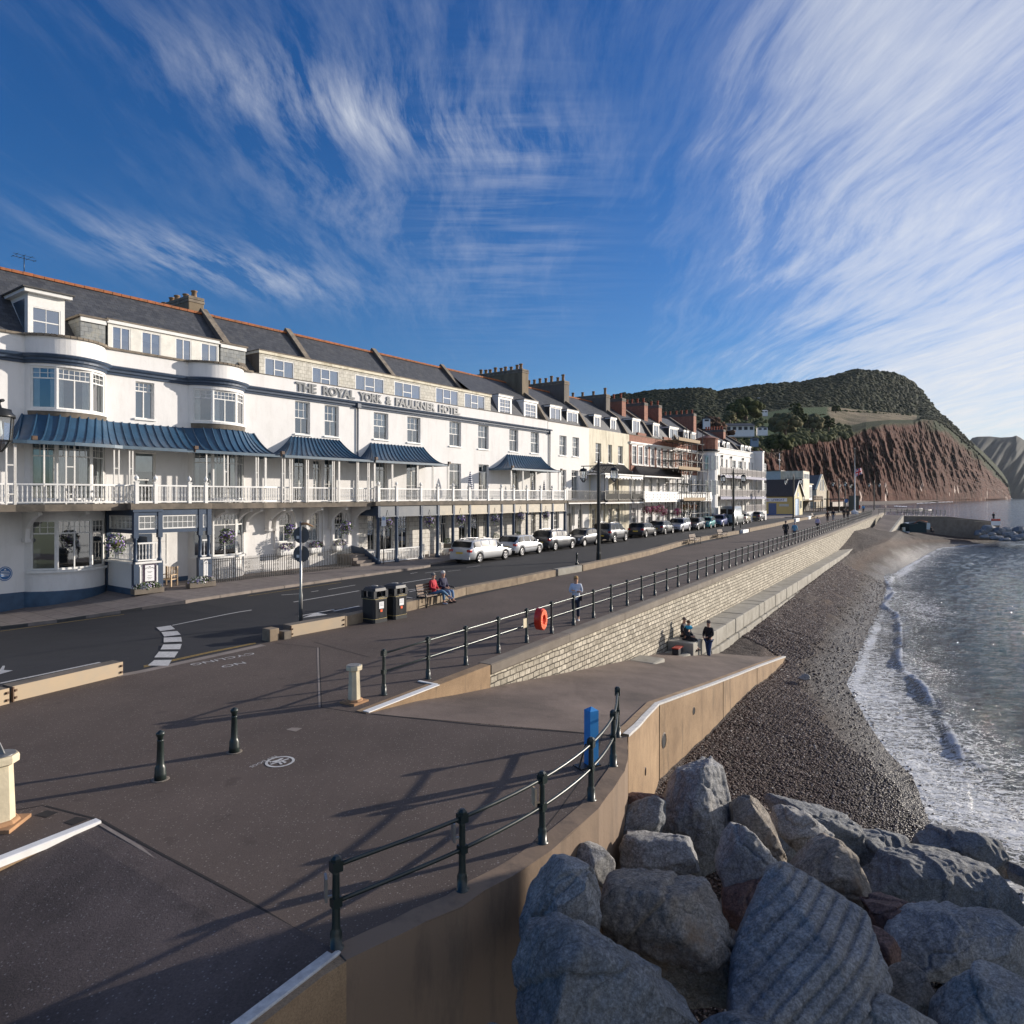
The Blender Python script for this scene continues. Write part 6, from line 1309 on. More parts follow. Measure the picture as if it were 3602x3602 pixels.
mb=MB();mb.prism([(-.35,-.3,he-.2),(Wd/2,-.3,hr+.02),(Wd/2,Ln,hr+.02),(-.35,Ln,he-.2)],.16);mb.prism([(Wd/2,-.3,hr+.02),(Wd+.35,-.3,he-.2),(Wd+.35,Ln,he-.2),(Wd/2,Ln,hr+.02)],.16);mb.build('roof',mk('dark_tile',(.045,.035,.03),.8,.3,3,.4,10),t)
mb=MB();mb.beam((-.35,-.32,he-.1),(Wd/2,-.32,hr+.1),.08,.22);mb.beam((Wd/2,-.32,hr+.1),(Wd+.35,-.32,he-.1),.08,.22);mb.build('bargeboard',MT['white_paint'],t)
blu=mk('door_blue',(.03,.07,.20),.5);lb=mk('door_pale_blue',(.28,.42,.60),.5)
mb=MB();mb.box(-.03,.0,2.9,4.3,0,2.35);mb.build('door',blu,t);mb=MB();mb.box(-.025,0,-.01,Ln,0,.32);mb.build('plinth',blu,t)
for q in range(4):mb=MB();a=2.25+q*.87;mb.box(a,a+.84,.06,.12,.02,3.15);mb.build('garage_door',lb,t)
mb=MB();mb.box(2.2,5.9,2,2.1,0,3.3);mb.box(2.1,2.22,-.03,.1,0,3.2);mb.box(5.9,6.02,-.03,.1,0,3.2);mb.build('door_frame',blu,t)
mb=MB();mb.box(-.07,-.02,1.0,5.0,3.0-.35,3.62-.3);sb=mb.build('sign_board',mk('sign_white',(.68,.68,.70),.5),t)
put_text('sign_word','LIFEBOAT',.52,mk('sign_blue',(.05,.08,.25),.5),Matrix.Translation((-.075,2.62,2.80))@Matrix.Rotation(R(-90),4,'Z')@Matrix.Rotation(pi/2,4,'X'),t,extrude=.004,offset=.012)
put_text('sign_word','RNLI',.34,mk('sign_red',(.45,.05,.06),.5),Matrix.Translation((-.075,4.55,2.84))@Matrix.Rotation(R(-90),4,'Z')@Matrix.Rotation(pi/2,4,'X'),t,extrude=.004,offset=.01)
mb=MB();mb.box(-.06,-.02,.7,2.4,1.75,2.2);mb.build('small_sign',mk('sign_grey',(.45,.45,.42),.6),t)
mb=MB();mb.box(4.2,5.3,-.06,-.01,3.5,4.4);mb.build('round_badge',MT['paper'],t);mb=MB();mb.box(4.45,5.05,-.075,-.06,3.7,4.2);mb.build('badge_print',lb,t)
class TB:
 def __init__(s,t):s.t=t;s.T=Matrix.Identity(4)
 def mb(s,X=None):return MB(s.T if X is None else X)
 def add(s,mb,name,mats,parent=None,**k):return mb.build(name,mats,parent or s.t,**k)
tb=TB(t)
def rzm(x,y,a):return Matrix.Translation((x,y,0))@Matrix.Rotation(a,4,'Z')
for y in(9.0,10.7,12.4):window(tb,rzm(-.08,y+1.3,R(-90)),1.3,1.6,2.8,[(0,1,0,1,3,3)],sill=False)
window(tb,rzm(6.9,-.1,0),1.3,1.3,2.8,[(0,1,0,1,1,1)],sill=False)
f_=Frame(*P(2745,1747,150)[:2],33.0);pb=mk('pale_blue_render',(.42,.50,.52),.8)
t=thing('sailing_club','pale blue flat roofed clubhouse with cream tower and glazed veranda','building',(f_.o.x,f_.o.y,1.2),f_.rz)
def sz(v,y=150):return CH-(v-HV)/F*y-1.2
Lb=9.0
mb=MB();mb.box(-.0,9,0,Lb,0,sz(1657));mb.build('main_block',pb,t);mb=MB();mb.box(-.15,9.1,-.15,Lb+.1,sz(1657),sz(1657)+.18);mb.build('roof_edge',MT['lead_dark'],t)
xo=9;p2=P(2848,1747,152);
mb=MB();mb.box(.5,8,-4.6,0,2.6,sz(1657)-.0);mb.build('tower',MT['cream_wall'],t)
for k in range(3):window(TB(t),rzm(1.2+k*2.3,-4.7,0),1.5,sz(1684),sz(1666),[(0,1,0,1,1,1)],sill=False)
mb=MB();mb.box(2,14,-6.5,-.1,2.4,2.7);mb.build('deck',MT['timber'],t)
mb=MB();mb.box(.3,15,-4.0,6,2.7,6.3);mb.build('veranda_block',MT['white_paint'],t);mb=MB();mb.box(0,15.4,-4.3,6,6.3,6.5);mb.build('veranda_roof',MT['cream_wall'],t)
for k in range(9):window(TB(t),rzm(.8+k*1.55,-4.1,0),1.1,3.2,5.8,[(0,1,0,1,1,1)],sill=False)
mb=MB();mb.box(.3,15,-3.6,6,0,2.4);mb.build('lower_wall',MT['render_dark'],t)
for k in range(5):mb=MB();mb.box(2+k*3,2.15+k*3,-6.5,-6.35,0,3.7);mb.build('deck_post',MT['timber'],t)
mb=MB();mb.box(2,14.1,-6.5,-6.42,3.6,3.7);mb.box(2,14.1,-6.5,-6.44,3.1,3.16);[mb.box(2+k*.4,2.05+k*.4,-6.48,-6.44,2.7,3.6)for k in range(30)];mb.build('deck_railing',MT['wood_dark'],t)
mb=MB();mb.tube([(4,1,sz(1657)),(4,1,sz(1590))],.07,5);mb.beam((2.9,1,sz(1614)),(5.3,1,sz(1614)),.08);mb.build('mast',MT['white_paint'],t)
f_=Frame(*G(2872,1787)[:2],33.0);t=thing('stone_building','gabled pale stone building with dark slate roof beside the clubhouse','building',(f_.o.x,f_.o.y,gz(0,f_.o.y)),f_.rz)
zz1=lambda v:CH-(v-HV)/F*f_.o.y-gz(0,f_.o.y);he,hr=zz1(1722),zz1(1669);Wd=17.5
mb=MB();mb.poly([(0,0,0),(Wd,0,0),(Wd,0,he),(Wd/2,0,hr),(0,0,he)]);mb.poly([(0,0,0),(0,0,he),(0,14,he),(0,14,0)]);mb.build('wall',bricky('pale_rubble',(.48,.42,.32),(.60,.54,.42),(.3,.26,.2),.7,.35,.03,'xz',.9,.6,dist=.1),t)
mb=MB();mb.prism([(-.2,.3,he-.2),(Wd/2,.3,hr-.1),(Wd/2,14,hr-.1),(-.2,14,he-.2)],.2);mb.prism([(Wd/2,.3,hr-.1),(Wd+.2,.3,he-.2),(Wd+.2,14,he-.2),(Wd/2,14,hr-.1)],.2);mb.build('roof',MT['slate'],t)
mb=MB();mb.beam((-.2,.1,he),(Wd/2,.1,hr+.2),.5,.3);mb.beam((Wd/2,.1,hr+.2),(Wd+.2,.1,he),.5,.3);mb.build('gable_coping',MT['cream_wall'],t)
for x,z,w_,h_ in((5.5,4.7,2.0,3.2),(9.8,4.7,2.0,3.2),(8.2,.2,2.2,2.8)):window(TB(t),rzm(x,-.1,0),w_,z,z+h_,PAIR,sill=False)
mb=MB();mb.box(-4,Wd,-4.5,-3.8,0,1.6);mb.build('fence',MT['wood_dark'],t);mb=MB();mb.box(Wd+.1,Wd+1.2,-.5,3,0,he-.2);mb.build('buttress',MT['timber'],t)
def Gp(u,v):return G(u,v)
def railing_post(h,near=True):
 mb=MB();q=h/1.05;n=10
 mb.lathe([(.085,0),(.085,.015),(.062,.02),(.062,.20*q),(.05,.23*q),(.044,.26*q),(.037,h-.16),(.036,h-.1)],n=n)
 mb.box(-.055,.055,-.05,.05,h-.13,h-.02);mb.lathe([(.06,h-.02),(.058,h+.005),(.03,h+.028),(.0,h+.03)],n=6,smooth=False);mb.box(-.05,.05,-.045,.045,h*.47,h*.47+.10)
 return mb
def make_railing(pts,label,h=1.0,group=None,zf=None,name='railing',mat='iron_green'):
 o0=pts[0];t=thing(name,label,'railing',o0,0,group);me=None
 for i,p in enumerate(pts):
  d=(pts[min(i+1,len(pts)-1)]-pts[max(i-1,0)]);rz=math.atan2(d.y,d.x)
  if me is None:o=railing_post(h).build('post',MT[mat],t);me=o.data
  else:o=bpy.data.objects.new('post',me);COL.objects.link(o);o.parent=t
  o.location=p-o0;o.rotation_euler=(0,0,rz)
 for nm,zz in(('top_rail',h-.075),('middle_rail',h*.47+.05)):
  mb=MB();mb.tube([p-o0+Vector((0,0,zz))for p in pts],.023,8);mb.build(nm,MT['rail_metal'],t)
 return t
near=[G(*q)for q in((1182,3338),(1626,3132),(1907,2965),(2079,2815),(2157,2694),(2172,2592))]
def smooth_pts(pts,k):
 out=[]
 for i in range(len(pts)-1):
  a=pts[max(i-1,0)];b=pts[i];c=pts[i+1];d=pts[min(i+2,len(pts)-1)]
  for j in range(k):t_=j/k;out.append(.5*((2*b)+(c-a)*t_+(2*a-5*b+4*c-d)*t_*t_+(3*b-a-3*c+d)*t_**3))
 return out+[pts[-1]]
t=thing('railing','dark green curved railing in the foreground above the boulders','railing',near[0]);me=None;h=.93
for i,p in enumerate(near):
 d=(near[min(i+1,5)]-near[max(i-1,0)]);o=railing_post(h).build('post',MT['iron_green'],t);o.location=p-near[0];o.rotation_euler=(0,0,math.atan2(d.y,d.x))
sp_=smooth_pts(near,5)
for nm,zz in(('top_rail',h-.075),('middle_rail',h*.47+.05)):mb=MB();mb.tube([p-near[0]+Vector((0,0,zz))for p in sp_],.024,8);mb.build(nm,MT['rail_metal' if False else 'iron_green'],t)
for i,(z,w,hh,mt_)in{0:(.50,.16,.24,'steel'),1:(.58,.14,.22,'steel'),2:(.50,.15,.24,'wood_pale')}.items():
 mb=MB();mb.box(-.14-w*.3,-.10,-.02,.16,z,z+hh)if False else mb.box(-.11,-.085,-.02,.02+w*.6,z,z+hh);mb.box(-.11,-.03,-.012,.012,z+.04,z+.06);o=mb.build('notice_plate',MT[mt_],t);o.location=near[i]-near[0];o.rotation_euler=(0,0,R(20))
mp=[FP.w(s,-.58)for s in np.arange(0,131*1.0,1.0)];st0=FP.st(G(1363,2447))[0]
def lp(s):p=FP.w(s,-.60);p.z=gz(p.x,p.y);return p
N_=84;posts=[lp(st0+1.6*i)for i in range(N_)]
make_railing(posts,'long dark green railing running along the seafront promenade edge',1.03)
LR=st0+1.6*(N_-1)
def lantern(parent,x,y,z,rz=0):
 g=MB();e=MB();T_=Matrix.Translation((x,y,z))@Matrix.Rotation(rz,4,'Z');g.T=T_;e.T=T_
 r0,r1,hh=.15,.25,.42;n=6
 a=[(cos(2*pi*i/n)*r1,sin(2*pi*i/n)*r1)for i in range(n)]
 for(ra,za),(rb,zb_)in(((.23,0),(.27,.48)),((.23,0),(.07,-.22))):
  for i in range(n):
   c0,s0_=cos(2*pi*i/n),sin(2*pi*i/n);e.beam((c0*ra,s0_*ra,za),(c0*rb,s0_*rb,zb_),.022)
   c1,s1_=cos(2*pi*(i+1)/n),sin(2*pi*(i+1)/n);g.poly([(c0*ra*.97,s0_*ra*.97,za),(c1*ra*.97,s1_*ra*.97,za),(c1*rb*.97,s1_*rb*.97,zb_),(c0*rb*.97,s0_*rb*.97,zb_)]);e.beam((c0*ra,s0_*ra,za),(c1*ra,s1_*ra,za),.02)
 e.lathe([(.31,.48),(.31,.53),(.24,.60),(.23,.66),(.05,.70),(.03,.78),(.03,.86)],n=8);e.lathe([(.07,-.25),(.07,-.2)],n=6)
 o=e.build('lantern',MT['iron'],parent);g.build('pane',MT['glass_lamp'],o);l=MB(T_);l.lathe([(.04,.46),(.05,.3),(.07,.15),(.03,.08)],n=8);l.build('bulb',MT['white_paint'],o)
MT['glass_lamp']=glassmat('glass_lamp',(.85,.9,.93),.25)
def street_lamp(pos,label,h=7.2,arm=1.12,rz=None,group='black twin lantern lamps along the promenade'):
 t=thing('street_lamp',label,'street lamp',pos,FP.rz if rz is None else rz,group)
 mb=MB();mb.lathe([(.17,0),(.17,.5),(.145,.6),(.12,h-.9),(.12,h-.55),(.10,h-.5),(.07,h-.25),(.02,h)],n=8,smooth=False);mb.build('pole',MT['iron'],t)
 mb=MB();za=h-.7;mb.tube([(0,-arm-.18,za),(0,arm+.18,za)],.035,6)
 for sg in(-1,1):
  mb.tube([(0,sg*.1,za-.55),(0,sg*.3,za-.45),(0,sg*.5,za-.2),(0,sg*.62,za)],.018,5);mb.tube([(0,sg*.35+.10*cos(k*.7),za-.17+.10*sin(k*.7))for k in range(9)],.012,4)
 mb.build('cross_arm',MT['iron'],t)
 for sg in(-1,1):lantern(t,0,sg*arm,za-.84)
 return t
def lamp_at(u,v,label,**k):p=G(u,v);return street_lamp(p,label,**k)
lamp_at(2106,1973,'nearest twin lantern lamp in full view, on the low wall before the parked cars',h=7.05)
lamp_at(2580,1872,'second twin lantern lamp along the low wall, in front of the grey van',h=7.3)
lamp_at(2791,1829,'third twin lantern lamp, in front of the lifeboat house',h=7.4)
lamp_at(2951,1806,'fourth twin lantern lamp, just left of the flagpole',h=7.2)
lamp_at(2973,1799,'fifth twin lantern lamp, half hidden behind the fourth near the flagpole',h=6.9)
lamp_at(3075,1793,'farthest twin lantern lamp, right of the flagpole',h=7.2)
street_lamp(Vector((-11.85,15.1,gz(0,15.1))),'lamp cut off by the left edge, only one lantern in view',h=7.3,arm=1.12,rz=FP.rz)
def wall_run(u_pts,label,zt=.34,th=.36,mat='coping_stone',blocks=3.4,name='low_wall',pts=None):
 P_=pts or[G(*q)for q in u_pts];o0=P_[0];t=thing(name,label,'wall',o0)
 return t,P_
cp=mk('wall_cope',(.30,.235,.16),.9,.3,2.2,.5,14,c2=(.17,.125,.085))
def wall_blocks(t,P_,L=3.6,h=.36,w=.38,name='wall_block',mat=None,rough=.01):
 o0=P_[0];acc=[];rr=random.Random(len(P_))
 dd=[P_[0]];tot=0;segs=[]
 for a,b in zip(P_[:-1],P_[1:]):segs.append((a,b,(b-a).length))
 T=sum(s[2]for s in segs);n=max(1,round(T/L))
 def at(x):
  for a,b,l in segs:
   if x<=l+1e-6:return a.lerp(b,x/l),(b-a).normalized()
   x-=l
  return segs[-1][1],(segs[-1][1]-segs[-1][0]).normalized()
 for i in range(n):
  a,_=at(T*i/n+.012);b,d=at(T*(i+1)/n-.012);d=(b-a).normalized();nn=Vector((d.y,-d.x,0));mb=MB()
  q=[a+nn*0,b+nn*0,b-nn*w,a-nn*w];q=[(p.x-o0.x,p.y-o0.y,gz(p.x,p.y)-.25-o0.z)for p in q];mb.prism(q,h+.25+rr.uniform(-.006,.006));mb.build(name,mat or cp,t,bevel=.018)
PL=[G(-420,2590),G(40,2468),G(433,2373)]
t,_=wall_run(None,'low promenade wall at the left edge with a tan metal flood panel',pts=PL);wall_blocks(t,[G(433,2373),G(478,2363)],1,.36);wall_blocks(t,[G(470,2365)-Vector((.0,0,0)),G(501,2359)],1,.40,.42)
o0=t.location.copy()
def panel(t,o0,a,b,h=.33,w=.40):
 d=(b-a).normalized();nn=Vector((d.y,-d.x,0));mb=MB();z=lambda p:gz(p.x,p.y)-o0.z
 q=[a+nn*.0,b+nn*.0,b-nn*w,a-nn*w];mb.prism([(p.x-o0.x,p.y-o0.y,z(p)-.2)for p in q],h+.2);mb.build('wall_block',MT['slab_stone'],t)
 mb=MB();q=[a+nn*.03,b+nn*.03,b+nn*.005,a+nn*.005];mb.prism([(p.x-o0.x,p.y-o0.y,z(p)-.02)for p in q],h+.03);mb.build('flood_panel',MT['flood_panel'],t)
 mb=MB()
 for p,s_ in((a,.05),(b,-.05)):
  for k in(.06,.22):mb.box(*(lambda c:(c.x-.03,c.x+.03,c.y-.03,c.y+.03,z(p)+k,z(p)+k+.05))(p-o0+nn*.03+d*s_))
 mb.beam(a-o0+nn*.04+Vector((0,0,0)),a-o0+nn*.04+Vector((0,0,h)),.04);mb.build('steel_bracket',MT['wood_dark'],t)
panel(t,o0,G(-420,2590),G(30,2474));panel(t,o0,G(42,2468),G(430,2374))
t,_=wall_run(None,'short pier and long tan flood panel in front of the two round signs',pts=[G(948,2258),G(1211,2204)]);o0=t.location.copy();wall_blocks(t,[G(950,2257),G(985,2250)],1,.37,.42);mb=MB();a,b=G(990,2248),G(1014,2243);mb.beam(a-o0+Vector((0,0,.12)),b-o0+Vector((0,0,.12)),.3,.25);mb.build('wall_block',MT['slab_stone'],t);panel(t,o0,G(1021,2240),G(1211,2204),.36)
far_w=[G(*q)for q in((1214,2204),(1228,2200),(1489,2137),(1633,2094),(1766,2069),(1955,2027))];t,_=wall_run(None,'long low tan wall behind the litter bins and the occupied bench',pts=far_w);wall_blocks(t,far_w,4.3,.35,.40)
pal=[G(1963,2025),G(2048,2010)];t,_=wall_run(None,'pale concrete barrier block filling a gap in the low wall',pts=pal);wall_blocks(t,pal,9,.35,.34,mat=MT['concrete_pale'])
f2w=[G(2051,2009),G(2099,2000),G(2230,1967),G(2304,1949),G(2412,1915),G(2521,1893),G(2600,1878)];t,_=wall_run(None,'low tan wall under the nearest lamp, behind the two empty benches',pts=f2w);wall_blocks(t,f2w,6,.36,.42)
pal=[G(2614,1876),G(2634,1871.5)];t,_=wall_run(None,'small white barrier block in the low wall near the second lamp',pts=pal);wall_blocks(t,pal,9,.34,.34,mat=MT['white_paint'])
f3w=[G(2637,1871),G(2749,1847),G(2797,1835),G(2849,1826),G(2911,1815),G(2990,1808),G(3030,1803)];t,_=wall_run(None,'farthest stretch of the low tan wall, towards the flagpole',pts=f3w);wall_blocks(t,f3w,7,.40,.45)
for u,v,lab in((2797,1836,'tiny white concrete barrier beside the third lamp'),(2842,1827,'tiny white concrete barrier beside the far bench')):
 p=G(u,v);t=thing('barrier_block',lab,'barrier',p,FP.rz,'white blocks in the far low wall');mb=MB();mb.box(0,3.0,-.12,.3,-.05,.5);mb.build('block',MT['white_paint'],t,bevel=.03)
for u,v,lab,hh in((2029,1988,'short dark bollard on the road side of the pale barrier block',.8),(2605,1868,'short dark bollard behind the small white block in the wall',.9)):
 p=G(u,v);t=thing('bollard',lab,'bollard',p,0,'small dark bollards behind the low wall');mb=MB();mb.lathe([(.11,0),(.11,.12),(.055,.2),(.05,hh-.2),(.08,hh-.16),(.05,hh-.1),(.06,hh-.04),(.02,hh)],n=8);mb.build('shaft',MT['iron_green'],t)
BOLP=[(.135,0),(.135,.10),(.125,.12),(.125,.20),(.10,.235),(.088,.26),(.072,.62),(.078,.63),(.078,.645),(.066,.655),(.066,.70),(.092,.715),(.092,.73),(.102,.745),(.098,.765),(.06,.785),(.02,.80),(.001,.802)]
for(u,v),lab in(((564,2742),'left one of the two dark green bollards on the promenade'),((824,2645),'right one of the two dark green bollards, nearer the pale stone post')):
 p=G(u,v);t=thing('bollard',lab,'bollard',p,.3,'green cast iron bollards');mb=MB();mb.lathe([(r*.68,z)for r,z in BOLP if z<.66],n=18);mb.build('shaft',MT['iron_green'],t);mb=MB();mb.lathe([(r*.68,z)for r,z in BOLP if z>.65],n=18);mb.build('cap',MT['iron_green'],t)
 mb=MB();mb.lathe([(.14,.004),(.13,.007),(.09,.008)],n=11);mb.build('base_ring',MT['concrete'],t)
W_('post_stone',(.62,.54,.38),.85,.2,3,bump=.4,bs=25,streak=.25);W_('base_brick',(.36,.20,.10),.85,.3,5,bump=.4,bs=20)
def stonepost(p,w,h,label,name,rz,gn=False):
 t=thing(name,label,'sundial' if gn else 'post',p,rz)
 mb=MB();mb.box(-w*.95,w*.95,-w*.95,w*.95,-.05,.05*h);mb.lathe([(w*.86,.05*h),(w*.80,.085*h),(w*.7,.10*h)],n=8,rot=R(22.5),smooth=False);mb.build('base',MT['base_brick'],t,bevel=.008)
 mb=MB();mb.lathe([(w*.62,.10*h),(w*.52,.86*h)],n=8,rot=R(22.5),smooth=False);mb.build('shaft',MT['post_stone'],t)
 mb=MB();mb.lathe([(w*.55,.86*h),(w*.78,.89*h),(w*.80,.965*h),(w*.76,h),(w*.1,h+.004)],n=8,rot=R(22.5),smooth=False);mb.build('capital',MT['post_stone'],t)
 mb=MB();mb.lathe([(w*.66,h+.004),(w*.66,h+.012)],n=16);d=mb.build('plate',MT['steel'],t)
 if gn:mb=MB();mb.prism([(-.02,-.01,h+.01),(.05,-.01,h+.01),(.05,.01,h+.01),(-.02,.01,h+.01)],.01);n=mb.av([(-.03,-.012,h+.01),(.05,-.012,h+.01),(-.015,-.008,h+.17),(-.03,.012,h+.01),(.05,.012,h+.01),(-.015,.008,h+.17)]);[mb.face([n+i for i in f])for f in((0,1,2),(5,4,3),(0,2,5,3),(1,4,5,2),(0,3,4,1))];mb.build('gnomon',MT['steel'],t)
 return t
stonepost(G(1246,2470),.235,.82,'slim pale stone post with round flat top beside the railing end','stone_post',FP.rz)
stonepost(G(4,2905),.27,1.0,'pale octagonal stone sundial at the left edge','sundial',.1,True)
p=G(2080,2690);t=thing('blue_post','bright blue square post with pointed top behind the curved railing','post',p,R(30));mb=MB();W_('post_blue',(.03,.25,.60),.45,.12,5)
w=.088;mb.box(-w,w,-w,w,0,.94);n=mb.av([(-w,-w,.94),(w,-w,.94),(w,w,.94),(-w,w,.94),(0,0,1.0)]);[mb.face([n+a,n+(a+1)%4,n+4])for a in range(4)];mb.build('shaft',MT['post_blue'],t);mb=MB();mb.beam((-.25,0,.02),(-.12,0,.38),.02);mb.box(-.3,.12,-.12,.12,0,.02);mb.build('bracket',MT['iron'],t)
p=G(1893,2249);a=(G(1939,2233)-G(1854,2266)).normalized();p=G(1854,2266).lerp(G(1939,2233),.52);t=thing('lifebuoy','red and orange lifebuoy in its round housing on the promenade railing','lifebuoy',p+Vector((0,0,.30)),math.atan2(a.y,a.x))
W_('red_plastic',(.62,.035,.015),.35,.1,5,coat=.3);W_('orange',(.85,.13,.04),.4,.1,5)
mb=MB();q=[(.34*sin(2*pi*i/28),.42*(1-cos(2*pi*i/28))+.0)for i in range(28)]
def rring(mb,ro,ri,y0,y1,cz=.40,kx=.82,n=28):
 for i in range(n):
  A0=2*pi*i/n;A1=2*pi*(i+1)/n;pt=lambda A_,r,y:(r*sin(A_)*kx,y,cz+r*cos(A_))
  mb.poly([pt(A0,ro,y0),pt(A1,ro,y0),pt(A1,ri,y0),pt(A0,ri,y0)]);mb.poly([pt(A0,ro,y0),pt(A0,ro,y1),pt(A1,ro,y1),pt(A1,ro,y0)]);mb.poly([pt(A0,ri,y0),pt(A1,ri,y0),pt(A1,ri,y1),pt(A0,ri,y1)]);mb.poly([pt(A0,ro,y1),pt(A0,ri,y1),pt(A1,ri,y1),pt(A1,ro,y1)])
rring(mb,.41,.15,-.12,.10,.40);mb.build('housing',MT['red_plastic'],t,recalc=True);mb=MB();rring(mb,.37,.19,-.17,-.115,.40);mb.build('ring',MT['orange'],t,recalc=True)
mb=MB();[mb.poly([(0,.0,.40)]+[(.16*sin(A_)*.82,.0,.40+.16*cos(A_))for A_ in(2*pi*i/14,2*pi*(i+1)/14)])for i in range(14)];mb.box(-.02,.02,-.16,0,.0,.42);mb.build('backplate',MT['red_plastic'],t)
t.scale=(.70,.9,.84);p2=G(1846,2268);mb=MB();mb.box(-.012,.012,-.1,.1,.52,.80);t2=thing('notice','small cream notice plate on a railing post left of the lifebuoy','notice',p2,a.to_track_quat('Y','Z').to_euler().z);mb.build('plate',MT['post_stone'],t2)
def bin_(p,rz,label):
 t=thing('litter_bin',label,'litter bin',p,rz,'black litter bins');W_('bin_black',(.018,.02,.024),.45,.2,5);W_('gold',(.55,.42,.16),.4,.1,5)
 w,dpt,h=.34,.33,1.28;c=.07
 def oct_(k,z,w_=w,d_=dpt):return[(-w_+c,-d_,z),(w_-c,-d_,z),(w_,-d_+c,z),(w_,d_-c,z),(w_-c,d_,z),(-w_+c,d_,z),(-w_,d_-c,z),(-w_,-d_+c,z)]
 mb=MB();mb.prism(oct_(0,0,w+.01,dpt+.01),.10);mb.prism(oct_(0,.10),.74);
 for q in range(9):x=-w+c+.03+q*(2*w-2*c-.06)/8;mb.box(x-.008,x+.008,-dpt-.01,-dpt,.14,.80);mb.box(w,w+.01,x*.97-.008,x*.97+.008,.14,.80)
 mb.build('body',MT['bin_black'],t)
 mb=MB();r=[oct_(0,.86),oct_(0,1.12),oct_(0,1.22,w*.9,dpt*.9),oct_(0,1.28,w*.55,dpt*.55)]
 hz=[(.92,1.08)]
 for sx in(-1,1):
  for sy in(-1,1):mb.box(sx*w,sx*(w-.13),sy*dpt,sy*(dpt-.13),.86,1.13)
 mb.prism(oct_(0,.84),.07);idx=[mb.av(q)for q in r[1:]]
 for a_,b_ in zip(idx[:-1],idx[1:]):
  for i in range(8):mb.face((a_+i,a_+(i+1)%8,b_+(i+1)%8,b_+i))
 mb.face([idx[-1]+i for i in range(8)]);mb.face([idx[0]+i for i in reversed(range(8))]);mb.build('hood',MT['bin_black'],t,recalc=True)
 mb=MB();mb.box(-w+.1,w-.1,-.1,.1,.88,1.1);mb.build('liner',MT['dark_room'],t)
 for z in(.84,.135):mb=MB();mb.prism(oct_(0,z,w+.006,dpt+.006),.014);mb.build('gold_band',MT['gold'],t)
 mb=MB();mb.lathe([(.13,1.281),(.13,1.29),(.01,1.292)],n=14);mb.build('ashtray',MT['steel'],t)
 for X in(TX(0,-dpt-.002),TX(w+.002,0,R(90)),TX(0,0)):
  if X==TX(0,0):break
  mb=MB(X);mb.box(-.11,.11,-.022,-.012,.50,.74);o=mb.build('notice',MT['paper'],t);mb=MB(X);[mb.box(-.08+.01*(k%2),.08-.02*(k%2),-.025,-.022,.69-k*.045,.70-k*.045)for k in range(3)];mb.build('notice_print',MT['ink'],o)
  mb=MB(X);mb.box(-.05,.05,-.022,-.012,.38,.47);mb.build('sticker',MT['orange'],t);mb=MB(X);mb.box(-.16,.16,-.03,-.01,.885,.90);mb.build('slot_lip',MT['steel'],t)
  L=put_text('lettering','LITTER',.075,MT['gold'],X@Matrix.Translation((0,-.006 if False else-.012,.862-.0))@Matrix.Rotation(pi/2,4,'X'),t)
 return t
bin_(G(1318,2186),FP.rz-R(4),'front left black litter bin, the nearer of the pair');bin_(G(1388,2176)+Vector((-.02,.18,0)),FP.rz-R(4),'back right black litter bin, partly hidden by the nearer one')
def bench(p,rz,label,group='cast iron benches along the low wall',L=1.75):
 t=thing('park_bench',label,'bench',p,rz,group)
 for x in(-L/2,L/2):
  mb=MB();w_=.035
  mb.tube([(x,.32,0),(x,.26,.22),(x,.20,.42),(x,.30,.86)],[.03,.022,.026,.022],6);mb.tube([(x,-.26,0),(x,-.22,.2),(x,-.20,.42),(x,-.24,.60)],[.03,.02,.026,.022],6);mb.tube([(x,.24,.62),(x,0,.66),(x,-.26,.62),(x,-.29,.56)],.022,6);mb.tube([(x,.24,.40),(x,-.24,.40)],.024,6)
  mb.tube([(x,.2,.35),(x,.08,.18),(x,-.05,.2),(x,-.08,.32),(x,.02,.34)],.015,5);mb.tube([(x,.27,.12),(x,.0,.05),(x,-.25,.12)],.016,5);mb.build('iron_end',MT['iron'],t)
 for i in range(4):mb=MB();y=-.22+i*.125;mb.box(-L/2,L/2,y-.045,y+.045,.425-.004*i,.455-.004*i);mb.build('seat_slat',MT['bench_wood'],t,bevel=.004)
 for i in range(4):mb=MB();z=.52+i*.105;y=.205+i*.028;mb.box(-L/2,L/2,y-.012,y+.012,z-.04,z+.04);mb.build('back_slat',MT['bench_wood'],t,bevel=.004)
 return t
W_('bench_wood',(.17,.11,.075),.5,.3,6)
bb=G(1530,2128);bench(bb+Vector((0,.2,0)),FP.rz+R(2),'bench with two seated people, against the low wall right of the bins',L=1.9)
bench(G(2445,1915),FP.rz,'nearer of the two empty benches by the low wall');bench(G(2541,1894),FP.rz,'farther of the two empty benches, near the second lamp');bench(G(2863,1824),FP.rz,'distant bench facing the sea in front of the lifeboat house')
p=G(1058,2195);p=Vector((p.x,p.y,p.z));t=thing('sign_post','grey pole with two round road signs seen from behind','road sign',p,0);hY=p.y
zz2=lambda v:CH-(v-HV)/F*hY-p.z
mb=MB();mb.lathe([(.07,-.1),(.07,zz2(2095)),(.045,zz2(2078)),(.045,zz2(1834))],n=10);mb.build('pole',MT['steel'],t);mb=MB();mb.tube([(0,0,zz2(1842)),(.2,0,zz2(1842)),(.42,.05,zz2(1852))],[.05,.045,.02],8);mb.build('lamp_arm',MT['base_brick'],t)
W_('sign_back',(.10,.105,.11),.6,.15,3)
